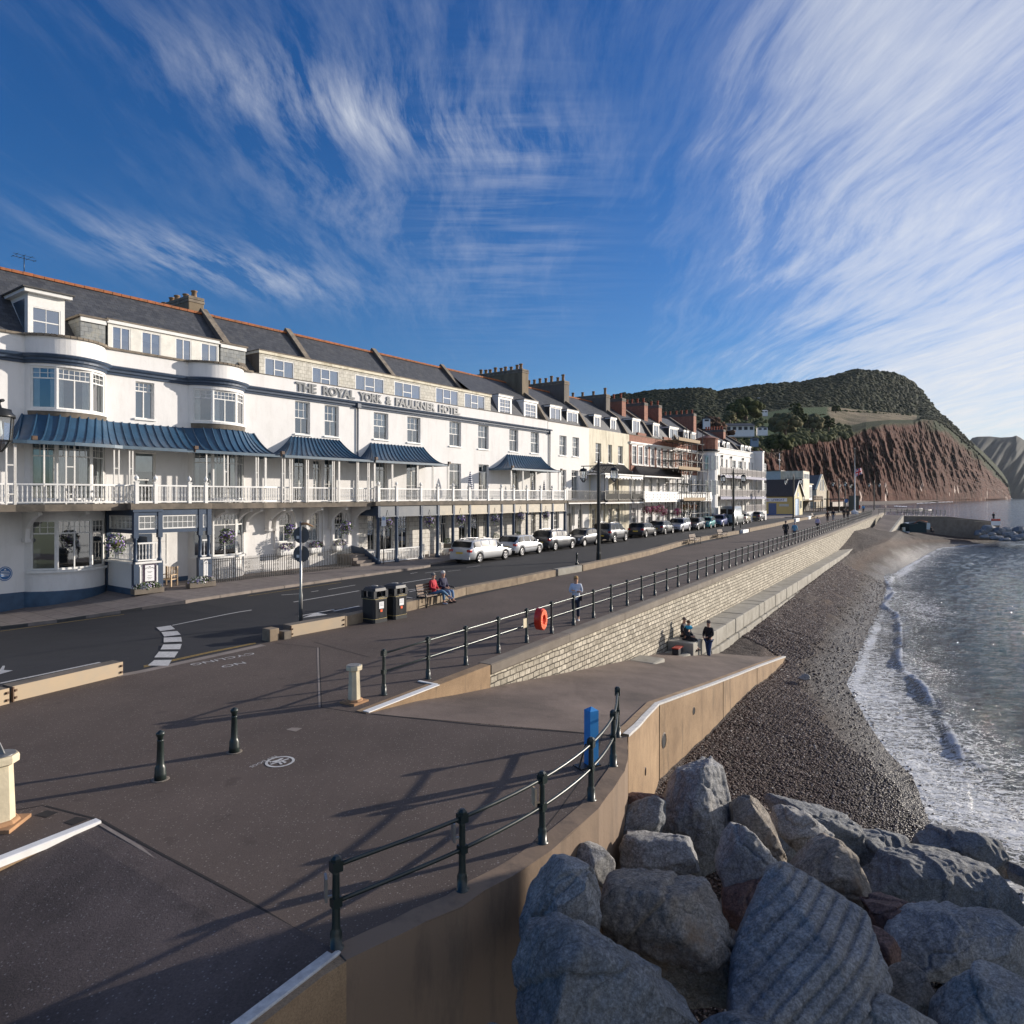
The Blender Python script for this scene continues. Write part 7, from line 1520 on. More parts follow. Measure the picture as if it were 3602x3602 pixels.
for v in(1882,1949):mb=MB();mb.prism([(.27*cos(2*pi*i/28),.055+.0,zz2(v)+.27*sin(2*pi*i/28))for i in range(28)],0,top=False)if False else None;q=[(.285*cos(2*pi*i/28),zz2(v)+.33*sin(2*pi*i/28)*.9)for i in range(28)];n=mb.av([(a_,.06,b_)for a_,b_ in q]);m_=mb.av([(a_,.075,b_)for a_,b_ in q]);mb.face(range(n,n+28));mb.face(range(m_+27,m_-1,-1));[mb.face((n+i,m_+i,m_+(i+1)%28,n+(i+1)%28))for i in range(28)];o=mb.build('sign_disc',MT['sign_back'],t);mb=MB();mb.box(-.17,-.07,.055,.06,zz2(v)-.13,zz2(v)-.03);mb.build('sticker',MT['white_paint'],o);mb=MB();mb.box(-.26,.26,.04,.06,zz2(v)+.10,zz2(v)+.13);mb.box(-.26,.26,.04,.06,zz2(v)-.2,zz2(v)-.17);mb.build('clamp',MT['sign_back'],o)
p=FH.w(cs_[0]+.25,2.35,0);t=thing('parking_sign','small white and blue parking sign by the colonnade corner','sign',(p.x,p.y,zroad(19,2.3)+.12),FH.rz-R(35));mb=MB();mb.lathe([(.03,0),(.03,3.0)],n=6);mb.build('pole',MT['steel'],t);mb=MB();mb.box(-.14,.14,-.04,-.02,2.35,2.95);s_=mb.build('plate',MT['paper'],t);mb=MB();mb.box(-.09,.09,-.045,-.04,2.72,2.92);mb.build('symbol',lb,s_)
p=G(3007,1808);t=thing('flagpole','tall white flagpole beside the far end of the railing','flagpole',p,0);H_=(1808-1579)/F*p.y;mb=MB();mb.lathe([(.18,0),(.16,.5),(.09,H_*.6),(.05,H_),(.09,H_),(.09,H_+.15),(.01,H_+.2)],n=8);mb.build('pole',MT['white_paint'],t)
mb=MB();mb.lathe([(.7,0),(.7,.5),(.3,.7)],n=8,smooth=False);mb.build('base',MT['white_paint'],t)
fw,fh=2.0,1.6;zf=(1808-1665)/F*p.y;nx,ny=26,18;cols={0:mk('flag_blue',(.02,.03,.16),.8),1:mk('flag_white',(.78,.78,.78),.8),2:mk('flag_red',(.55,.02,.03),.8)}
tf=thing('flag','british union flag flying at half height from the white flagpole','flag',(p.x,p.y,p.z+zf),R(25));mb=MB()
def fp_(a,b):return(.1+a*fw,.25*sin(a*6+b*1.5)*a,(b-.5)*fh*(1-.25*a)+a*.6)
for i in range(nx):
 for j in range(ny):
  a=(i+.5)/nx;b=(j+.5)/ny;dx_=abs(a-.5)*2;dy_=abs(b-.5)*2;dg=min(abs(a-b),abs(a-(1-b)))
  c=2 if(abs(a-.5)<.06 or abs(b-.5)<.10)else 1 if(abs(a-.5)<.10 or abs(b-.5)<.17)else 2 if dg<.04 else 1 if dg<.10 else 0
  mb.cm=c;mb.poly([fp_(i/nx,j/ny),fp_((i+1)/nx,j/ny),fp_((i+1)/nx,(j+1)/ny),fp_(i/nx,(j+1)/ny)])
mb.build('cloth',[cols[0],cols[1],cols[2]],tf)
p=P(2669,1400,200);t=thing('seagull','white gull gliding in front of the wooded hill','gull',p,R(10));mb=MB();mb.lathe([(.01,-.5),(.10,-.2),(.13,.05),(.09,.25),(.03,.42)],n=8);mb.T=None;o=mb.build('body',MT['white_paint'],t);o.rotation_euler=(R(90),0,R(20))
for sg in(-1,1):mb=MB();mb.grid([[(0,.12,0),(sg*.5,.18,.22),(sg*1.2,.0,.12)],[(0,-.15,0),(sg*.5,-.1,.2),(sg*1.15,-.16,.10)]]);mb.build('wing',MT['white_paint'],t)
def flowers(name,label,cat,p,w,d,h,cols,n=150,seed=0,group=None,basket=True,rz=0,hang=.0,box=None):
 rr=random.Random(seed);t=thing(name,label,cat,p,rz,group);mb=MB()
 def pt(k=1):
  a=rr.uniform(0,2*pi);b=rr.uniform(-.8,1);r=(1-b*b*.8)**.5*rr.uniform(.55,1)*k;return Vector((cos(a)*w/2*r,sin(a)*d/2*r,b*h/2-hang*rr.random()*max(0,.4-b)))
 for i in range(n*2):
  c=pt();s_=rr.uniform(.03,.06);e1=Vector((rr.uniform(-1,1),rr.uniform(-1,1),rr.uniform(-1,1))).normalized()*s_;e2=e1.orthogonal().normalized()*s_*.6;mb.poly([c-e1,c+e2,c+e1,c-e2])
 mb.build('foliage',MT['leaf'],t)
 for cname,fr in cols:
  mb=MB()
  for i in range(int(n*fr)):
   c=pt(1.08);s_=rr.uniform(.03,.055);q=Vector((c.x,c.y,c.z)).normalized();e1=q.orthogonal().normalized()*s_;e2=q.cross(e1).normalized()*s_;mb.poly([c+e1,c+e2,c-e1,c-e2])
  mb.build('blossom',MT[cname],t)
 if basket:mb=MB();mb.lathe([(.05,-h*.45),(.17,-h*.25),(.2,-.02),(.2,0)],n=10);mb.build('basket',MT['leaf_dry'],t);mb=MB();[mb.beam((cos(k*2.09)*.19,sin(k*2.09)*.19,0),(0,0,.75),.01)for k in range(3)];mb.build('chain',MT['iron'],t)
 if box:mb=MB();mb.box(-w*.48,w*.48,-d*.42,d*.42,-h*.65,-h*.1);mb.build('trough',MT[box],t,bevel=.01)
 return t
PU=[('petal_purple',.45),('petal_lilac',.4),('petal_white',.12)]
def hb(u,v,t_,k,label,cols=PU,size=.72,gr='hanging flower baskets under the hotel balcony'):
 s=FH.s_at(u,t_);p=FH.w(s,t_,FH.z_at(u,v,t_));return flowers('hanging_basket',label,'hanging basket',p,size,size,size*.8,cols,190,seed=k,group=gr,hang=.3)
hb(405,1905,3.1,1,'dark hanging basket left of the porch, its shadow on the white bow',size=.85);hb(799,1882,2.2,2,'purple hanging basket in front of the bay window right of the porch',size=.8)
hb(1020,1861,2.0,3,'hanging basket by the leftmost round topped window');hb(1217,1850,2.1,4,'hanging basket by the round topped window nearest the steps',size=.8)
for i,(u,v,lab)in enumerate(((1363,1836,'between the first two blue columns'),(1511,1832,'between the third and fourth blue columns'),(1620,1824,'over the rear of the silver estate car'),(1741,1820,'above the gap between the two silver cars'),(1831,1813,'above the front of the second silver car'),(1920,1810,'above the dark hatchback at the colonnade end'))):hb(u,v,2.2,10+i,'lilac hanging basket '+lab)
for i,(u,v,lab)in enumerate(((2275,1793,'leftmost'),(2294,1790,'second from left'),(2309,1792,'third from left'),(2323,1787,'fourth from left'),(2335,1800,'lowest, fifth from left'),(2383,1799,'rightmost, apart from the others'))):hb(u,v,2.0,20+i,'magenta flower ball under the brick house balcony, '+lab,[('petal_pink',1.6)],.95,'magenta baskets of the brick house')
for i,u in enumerate((2404,2420,2442)):hb(u,1783,1.6,30+i,'orange flower basket behind the scaffolding, '+('left one','middle one','right one')[i],[('petal_orange',1.3)],.8,'orange baskets behind the scaffolding')
for i,(u,v,w_,lab)in enumerate(((1008,1928,1.05,'under the left round topped window'),(1113,1922,1.05,'under the middle round topped window'),(1196,1915,.9,'under the right round topped window'))):
 s=FH.s_at(u,.35);flowers('window_box','overflowing window box '+lab,'window box',FH.w(s,.35,FH.z_at(u,v,.35)),w_,.5,.6,[('petal_purple',.3),('petal_lilac',.4),('petal_pink',.2 if i==1 else .02),('petal_white',.2)],170,seed=40+i,group='window boxes of the round topped windows',basket=False,rz=FH.rz,box='white_paint')
for i,(u,v,lab)in enumerate(((519,2070,'white flower trough at the left foot of the hotel porch'),(707,2054,'white flower trough at the right foot of the hotel porch'))):
 p=Groad(u,v+22);p=FH.w(FH.s_at(u,3.05),3.05,0);s_,t__=FH.st(p);flowers('planter',lab,'planter',(p.x,p.y,zroad(s_,3.05)+.42),1.35,.45,.42,[('petal_white',.9),('petal_lilac',.3)],200,seed=50+i,group='flower troughs by the porch',basket=False,rz=FH.rz,box='slab_stone')
for i,(u,t_,lab)in enumerate(((1575,1.2,'dark leafy potted plant behind the fifth column'),(1745,1.0,'leafy potted plant between the seventh and eighth columns'),(1822,1.0,'yellowish potted plant behind the second silver car'))):
 s=FH.s_at(u,t_);p=FH.w(s,t_,0);flowers('potted_plant',lab,'plant',(p.x,p.y,gz(p.x,p.y)+.95),.6,.6,.7,[('petal_white',.1)],110,seed=60+i,group='potted plants under the colonnade',basket=False,box='slab_stone')
p=FH.w(po2-.75,1.3,PZ+0.0);t=thing('wooden_armchair','slatted wooden armchair inside the hotel porch','chair',p,FH.rz+R(-60));mb=MB()
for x in(-.28,.28):mb.box(x-.03,x+.03,-.28,-.22,0,.62);mb.box(x-.03,x+.03,.22,.28,0,1.0);mb.box(x-.035,x+.035,-.3,.26,.60,.64)
mb.build('frame',MT['wood_pale'],t);mb=MB();mb.box(-.28,.28,-.27,.25,.38,.42);mb.build('seat',MT['wood_pale'],t);mb=MB();[mb.box(-.25+k*.083,-.21+k*.083,.22,.25,.42,.98)for k in range(7)];mb.build('backrest',MT['wood_pale'],t)
def garden_chair(u,t_,lab,rz):
 s=FH.s_at(u,t_);p=FH.w(s,t_,0);t=thing('garden_chair',lab,'chair',(p.x,p.y,gz(p.x,p.y)+.12),FH.rz+rz,'white garden chairs under the colonnade')
 mb=MB();[mb.box(x-.02,x+.02,y-.02,y+.02,0,.44 if y<0 else .85)for x in(-.24,.24)for y in(-.24,.24)];mb.build('frame',MT['white_paint'],t);mb=MB();mb.box(-.26,.26,-.26,.26,.42,.46);mb.build('seat',MT['white_paint'],t);mb=MB();[mb.box(-.22+k*.1,-.18+k*.1,.22,.25,.46,.85)for k in range(5)];mb.box(-.26,.26,.22,.26,.82,.87);mb.build('backrest',MT['white_paint'],t)
garden_chair(1492,1.3,'white garden chair right of the third blue column',0);garden_chair(1556,1.4,'white garden chair left of the fifth column, facing right',1.2);garden_chair(1577,1.5,'white garden chair beside the leafy pot, behind the estate car',-1)
W_('tyre',(.012,.012,.012),.8,.2,5);W_('alloy',(.55,.55,.56),.3,.15,5,metal=.8);W_('car_glass',(.010,.013,.015),.12,.1,2,spec=.3);W_('tail_red',(.38,.008,.01),.2,.1,5,coat=.5);W_('head_clear',(.75,.77,.8),.12,.1,5,coat=.6);W_('plate_yellow',(.72,.50,.06),.5,.05,3);W_('black_trim',(.015,.015,.016),.5,.2,5);W_('plate_white',(.7,.7,.7),.5,.05,3)
CARMATS={}
def paint(c):
 k=tuple(c)
 if k not in CARMATS:CARMATS[k]=mk('paint_%d'%len(CARMATS),c,.28,.05,2,metal=.35,spec=.5,coat=.9)
 return CARMATS[k]
TYPES={'estate':dict(L=4.83,W=1.86,H=1.50,rows=[(0,.62,.62),(.01,.78,.78),(.03,.95,.97),(.07,.97,1.36),(.13,.97,1.47),(.3,.96,1.50),(.5,.94,1.49),(.60,.93,1.44),(.74,.90,.93),(.80,.86,.87),(.95,.74,.75),(.99,.62,.62)],win=(.035,.745),pil=(.25,.44,.60),rail=True,fw=.80,rw=.20),'hatch':dict(L=4.20,W=1.76,H=1.48,rows=[(0,.60,.60),(.01,.80,.80),(.035,.96,.99),(.12,.96,1.38),(.18,.96,1.46),(.35,.95,1.48),(.52,.93,1.46),(.60,.92,1.40),(.75,.90,.93),(.81,.86,.87),(.95,.75,.76),(.99,.60,.60)],win=(.04,.755),pil=(.28,.50),rail=False,fw=.815,rw=.19),'suv':dict(L=4.35,W=1.80,H=1.60,rows=[(0,.66,.66),(.01,.88,.88),(.03,1.02,1.05),(.09,1.02,1.48),(.14,1.02,1.58),(.35,1.01,1.60),(.52,1.0,1.58),(.61,.99,1.50),(.74,.97,1.0),(.80,.95,.96),(.94,.86,.87),(.985,.66,.66)],win=(.035,.745),pil=(.28,.46),rail=True,fw=.81,rw=.19),'offroad':dict(L=4.50,W=1.90,H=1.78,rows=[(0,.70,.70),(.008,.95,.95),(.02,1.12,1.15),(.05,1.12,1.68),(.09,1.12,1.76),(.35,1.12,1.78),(.52,1.11,1.77),(.62,1.10,1.66),(.73,1.08,1.12),(.78,1.06,1.07),(.95,1.0,1.01),(.99,.75,.75)],win=(.03,.735),pil=(.27,.46),rail=True,fw=.80,rw=.20),'mini':dict(L=3.57,W=1.63,H=1.49,rows=[(0,.58,.58),(.012,.80,.80),(.04,.92,.94),(.14,.94,1.34),(.22,.94,1.45),(.38,.94,1.49),(.54,.93,1.44),(.62,.92,1.36),(.78,.92,.94),(.84,.88,.89),(.96,.74,.75),(.99,.58,.58)],win=(.045,.785),pil=(.36,),rail=False,fw=.82,rw=.17),'van':dict(L=6.00,W=2.04,H=2.60,rows=[(0,.60,.60),(.004,1.2,1.2),(.008,1.45,1.5),(.015,1.45,2.5),(.03,1.45,2.6),(.35,1.45,2.62),(.62,1.42,2.60),(.72,1.38,2.45),(.79,1.32,1.85),(.85,1.26,1.30),(.90,1.15,1.16),(.97,1.0,1.0),(.995,.62,.62)],win=(.66,.855),pil=(),rail=False,fw=.83,rw=.22),}
def car(kind,color,label,pn,pf,faces_away=True,extra=None,pl=True):
 """pn, pf: ground points of the nearer and farther wheel on the road side; the body lies on the pavement side of them"""
 K=TYPES[kind];L,W,H=K['L'],K['W'],K['H'];hw=W/2
 d=Vector((pf.x-pn.x,pf.y-pn.y,0)).normalized();mid=(pn+pf)/2;nn=Vector((-d.y,d.x,0));c=mid+nn*(hw-.05);c.z=(pn.z+pf.z)/2
 fx=(K['fw']+K['rw'])/2*L;ang=math.atan2(d.y,d.x);
 t=thing('parked_car' if kind!='van' else 'parked_van',label,'car' if kind!='van' else 'van',c,ang if faces_away else ang+pi,'cars parked along the hotel side kerb')
 s_=zroad(*FH.st(c));t.location.z=s_
 x0=-fx;PM=paint(color);zb=.26 if kind not in('offroad',)else .34
 def halfw(x):
  f=x/L;return hw*(1-.16*max(0,(f-.86)/.14)**1.6-.13*max(0,(.10-f)/.10)**1.5)
 rows=K['rows'];xs=sorted(set([r[0]for r in rows]+[i/26 for i in range(1,26)]+[K['rw']+k*.01 for k in(-9,-8,-6,0,6,8,9)]+[K['fw']+k*.01 for k in(-9,-8,-6,0,6,8,9)]));xs=[x for x in xs if x<=rows[-1][0]]
 wr=.335 if kind in('estate','suv','hatch')else .38 if kind in('offroad','van')else .30
 def arch(x):
  for wx in(K['rw']*L,K['fw']*L):
   dx_=abs(x-wx);ra=wr+.055
   if dx_<ra:return max(zb,math.sqrt(ra*ra-dx_*dx_)+wr-.02)
  return zb
 body=MB();body.smooth=True;rings=[]
 for f in xs:
  x=f*L;be=float(np.interp(f,[r[0]for r in rows],[r[1]for r in rows]));ro=float(np.interp(f,[r[0]for r in rows],[r[2]for r in rows]));w=halfw(x);ar=arch(x)
  cab=max(0,ro-be);tw=w-.04-.27*min(1,cab/.55)*(.5 if kind=='van' else 1)*.62;low=min(ar,be-.05)
  mid_=max(low+.02,.55 if be>.7 else(low+be)/2)
  pr_=[(0,low),(w*.93,low),(w*.985,max(low+.01,min(.45,mid_))),(w,max(mid_+.01,low+.03)),(w*.985,be-.06),(w*.955,be),(max(tw+.05,0)if cab>.05 else w*.80,be+cab*.93+(.01 if cab<.05 else 0)),(tw*.75 if cab>.05 else w*.5,ro+(.0 if cab>.05 else .025)),(0,ro+(.012 if cab>.05 else .035))]
  ring=[(x,-y,z)for y,z in pr_]+[(x,y,z)for y,z in reversed(pr_[:-1])][0:]
  rings.append(([(x+x0,p[1],p[2])for p in ring],pr_,cab,be,ro))
 body.grid([r[0]for r in rings]);
 for r in(rings[0],rings[-1]):n=body.av(r[0]);body.face(range(n,n+len(r[0])))
 o=body.build('body',PM,t,recalc=True)
 def sidepanel(fa,fb,nm='side_window',mat='car_glass',inset=.05):
  for sg in(-1,1):
   m_=MB();rowsA=[]
   for k in range(9):
    f=fa+(fb-fa)*k/8;best=None
    for a_,b_,fa_,fb_ in zip(rings[:-1],rings[1:],xs[:-1],xs[1:]):
     if fa_<=f<=fb_:q=(f-fa_)/(fb_-fa_+1e-9);best=[(lerp(a_[1][j][0],b_[1][j][0],q),lerp(a_[1][j][1],b_[1][j][1],q))for j in(5,6)];break
    (y0,z0_),(y1,z1_)=best;e0=.10;e1=.90
    if(z1_-z0_)<.06:e0=.4;e1=.6
    rowsA.append([(f*L+x0,sg*(lerp(y0,y1,e0)+.008),lerp(z0_,z1_,e0)),(f*L+x0,sg*(lerp(y0,y1,e1)+.008),lerp(z0_,z1_,e1))])
   m_.grid(rowsA);m_.build(nm,MT[mat],t)
 ps=[K['win'][0]+.035]+list(K['pil'])+[K['win'][1]-.03]
 for a_,b_ in zip(ps[:-1],ps[1:]):sidepanel(a_+.012,b_-.012)
 def screen(fa,fb,nm):
  m_=MB();out=[]
  for k in range(7):
   f=fa+(fb-fa)*k/6
   for a_,b_,fa_,fb_ in zip(rings[:-1],rings[1:],xs[:-1],xs[1:]):
    if fa_<=f<=fb_:q=(f-fa_)/(fb_-fa_+1e-9);pr_=[(lerp(a_[1][j][0],b_[1][j][0],q),lerp(a_[1][j][1],b_[1][j][1],q))for j in range(9)];break
   off=Vector((-.012 if fa<.3 else .012,0,.012));sg=-1
   line=[(-pr_[6][0]*.93,pr_[6][1]),(-pr_[7][0],pr_[7][1]),(0,pr_[8][1]),(pr_[7][0],pr_[7][1]),(pr_[6][0]*.93,pr_[6][1])]
   out.append([Vector((f*L+x0,y,z))+off for y,z in line])
  m_.grid(out);m_.build(nm,MT['car_glass'],t)
 R_=[r[0]for r in rows]
 if kind!='van':screen(R_[2]+.004,R_[3]+.012 if kind!='hatch' else R_[3]+.0,'rear_window')
 else:pass
 ia=7 if kind!='van' else 7
 screen(R_[ia]+.012,R_[ia+1]-.008 if kind!='van' else R_[9]-.008,'windscreen')
 for i,wx in enumerate((K['rw']*L,K['fw']*L)):
  for sg in(-1,1):
   m_=MB(Matrix.Translation((wx+x0,sg*(hw-.11),wr))@Matrix.Rotation(pi/2,4,'X'));m_.lathe([(wr*.62,-.10),(wr*.9,-.105),(wr,-.07),(wr,.07),(wr*.9,.105),(wr*.62,.10)],n=20);w_=m_.build('wheel',MT['tyre'],t)
   m_=MB(Matrix.Translation((wx+x0,sg*(hw-.01 if True else 0),wr))@Matrix.Rotation(pi/2,4,'X'));zr=0
   m_.lathe([(wr*.66,-.012),(wr*.66,.012),(wr*.58,.014),(wr*.58,-.014)],n=18);m_.lathe([(wr*.14,-.012),(wr*.14,.014),(.01,.02)],n=8)
   for k in range(5):a_=k*2*pi/5+.3;m_.beam((0,0,0),(cos(a_)*wr*.62,sin(a_)*wr*.62,0),wr*.2,.018,up=(0,0,1))
   m_.build('rim',MT['alloy'],w_);m_=MB(Matrix.Translation((wx+x0,sg*(hw-.035),wr))@Matrix.Rotation(pi/2,4,'X'));m_.lathe([(wr*.6,-.01),(wr*.6,.0)],n=14);m_.build('brake_disc',MT['black_trim'],w_)
 be_r=rows[2][1];xr=x0+.0;xf=x0+L*rows[-1][0]
 for sg in(-1,1):
  m_=MB();zt_=be_r-.02;tall=kind in('suv','offroad','mini');m_.box(x0+.012,x0+L*.055,sg*(hw*.62 if not tall else hw*.70),sg*(hw*.935),zt_-.19,zt_-.02)if kind!='van' else m_.box(x0-.01,x0+.08,sg*.85,sg*.97,.9,1.35);m_.build('tail_light',MT['tail_red'],t,bevel=.015)
  m_=MB();xq=L*rows[-2][0];zq=rows[-2][1];m_.box(x0+xq-.12,x0+xq+.10,sg*hw*.55,sg*hw*.86,zq-.15,zq-.03)if kind!='mini' else m_.lathe([(.09,-.05),(.095,0),(.03,.03)],(0,0,0),12)if False else m_.box(x0+xq-.05,x0+xq+.11,sg*hw*.58,sg*hw*.80,zq-.22,zq-.04);m_.build('headlight',MT['head_clear'],t,bevel=.02)
  m_=MB();m_.box(x0+L*(K['win'][1]-.10),x0+L*(K['win'][1]-.10)+.14,sg*(hw+.02),sg*(hw+.17),be_r+.0,be_r+.12);m_.build('wing_mirror',PM if kind!='van' else MT['black_trim'],t,bevel=.03)
  if K['rail']:m_=MB();m_.tube([(x0+L*.13,sg*hw*.62,H-.06),(x0+L*.18,sg*hw*.64,H+.03),(x0+L*.4,sg*hw*.64,H+.05),(x0+L*.56,sg*hw*.63,H+.01),(x0+L*.6,sg*hw*.62,H-.07)],.016,5);m_.build('roof_rail',MT['alloy'],t)
  for a_ in K['pil'][:1]if kind=='mini' else K['pil'][:2]:m_=MB();m_.box(x0+L*a_-.02+.12,x0+L*a_+.14,sg*(hw-.015),sg*(hw+.012),be_r-.16,be_r-.13);m_.build('door_handle',PM,t)
 m_=MB();m_.box(x0-.015,x0+.10,-hw*.86,hw*.86,zb,.44);m_.box(xf-.14,xf+.015,-hw*.72,hw*.72,zb,.42);m_.build('bumper',MT['black_trim']if kind in('suv','hatch','offroad','van')else PM,t,bevel=.03)
 m_=MB();zp=.62 if kind in('estate','mini')else .60;m_.box(x0-.02,x0+.012,-.26,.26,zp,zp+.12);m_.build('number_plate',MT['plate_yellow'],t)
 m_=MB();m_.box(xf-.02,xf+.02,-.26,.26,.42,.53);m_.build('number_plate',MT['plate_white'],t);m_=MB();m_.box(xf-.03,xf+.012,-hw*.5,hw*.5,.54,.60);m_.build('grille',MT['black_trim'],t)
 if kind=='van':m_=MB();[m_.box(x0-.012,x0,sg*.1,sg*.85,1.5,2.2)for sg in(-1,1)];m_.build('rear_window',MT['car_glass'],t)
 if kind=='hatch':m_=MB();[m_.box(x0+L*.27,x0+L*.76,sg*(hw-.01),sg*(hw+.015),.56,.60)for sg in(-1,1)];m_.build('side_strip',MT['black_trim'],t)
 return t
def gr(u,v):return Groad(u,v)
def car_px(kind,col,lab,n_,f_,away=True):return car(kind,col,lab,gr(*n_),gr(*f_),away)
SIL=(.52,.53,.54);DG=(.045,.05,.06)
car_px('estate',SIL,'silver estate car nearest the camera with roof rails',(1691,1981),(1773,1969))
car_px('hatch',(.50,.52,.55),'silver hatchback second in the row, dark side strip',(1836,1957),(1896,1947))
car_px('suv',DG,'dark grey crossover with roof rails, third in the row',(1955,1938),(2011,1930))
car_px('mini',(.05,.055,.065),'small dark rounded car facing the camera, left of the nearest lamp',(2057,1923),(2097,1917),False)
car_px('offroad',(.06,.065,.075),'large dark off road car right of the nearest lamp',(2158,1911),(2204,1903))
car_px('hatch',(.035,.035,.04),'black hatchback behind the large off road car',(2271,1892),(2305,1886))
car_px('hatch',(.09,.095,.10),'dark grey hatchback with bright red lamps, second after the off road car',(2339,1881),(2367,1876))
car_px('suv',(.42,.44,.50),'pale silver crossover facing the camera with white roof rails',(2401,1873),(2425,1868.5),False)
car_px('hatch',(.07,.07,.08),'dark saloon facing the camera, between pale crossover and turquoise car',(2455,1866),(2477.5,1861.6),False)
car_px('mini',(.03,.26,.27),'small turquoise car facing the camera',(2497,1861),(2517,1856.5),False)
car_px('suv',(.06,.08,.22),'blue crossover just left of the grey van',(2543,1854),(2561,1850.5),False)
car_px('van',(.20,.22,.22),'tall grey green high roof van beside the second lamp',(2590,1849.5),(2617,1844.5))
car_px('hatch',(.45,.42,.34),'small champagne hatchback in front of the van',(2628,1842),(2641,1839))
car_px('hatch',(.06,.06,.075),'dark hatchback last in the row, near the yellow lifeboat house',(2675,1834),(2691,1831))
SKIN=mk('skin',(.50,.28,.19),.6,.08,5)
PM_={}
def fab(c):
 k=tuple(c)
 if k not in PM_:PM_[k]=mk('fabric_%d'%len(PM_),c,.85,.18,6)
 return PM_[k]
def skin_mesh(name,verts,edges,radii,mat,parent,root=0,sub=1,loc=(0,0,0)):
 me=bpy.data.meshes.new(name);me.from_pydata(verts,edges,[]);o=bpy.data.objects.new(name,me);COL.objects.link(o)
 md=o.modifiers.new('s','SKIN');sv=me.skin_vertices[0].data
 for i,r in enumerate(radii):sv[i].radius=(r,r)if not isinstance(r,tuple)else r
 for i in range(len(verts)):sv[i].use_root=(i==root)
 md.use_smooth_shade=True;m2=o.modifiers.new('u','SUBSURF');m2.levels=sub;m2.render_levels=sub
 dg=bpy.context.evaluated_depsgraph_get();dg.update();me2=bpy.data.meshes.new_from_object(o.evaluated_get(dg));o.modifiers.clear();o.data=me2;bpy.data.meshes.remove(me)
 me2.materials.clear();me2.materials.append(mat);me2.polygons.foreach_set('use_smooth',[True]*len(me2.polygons));o.parent=parent;return o
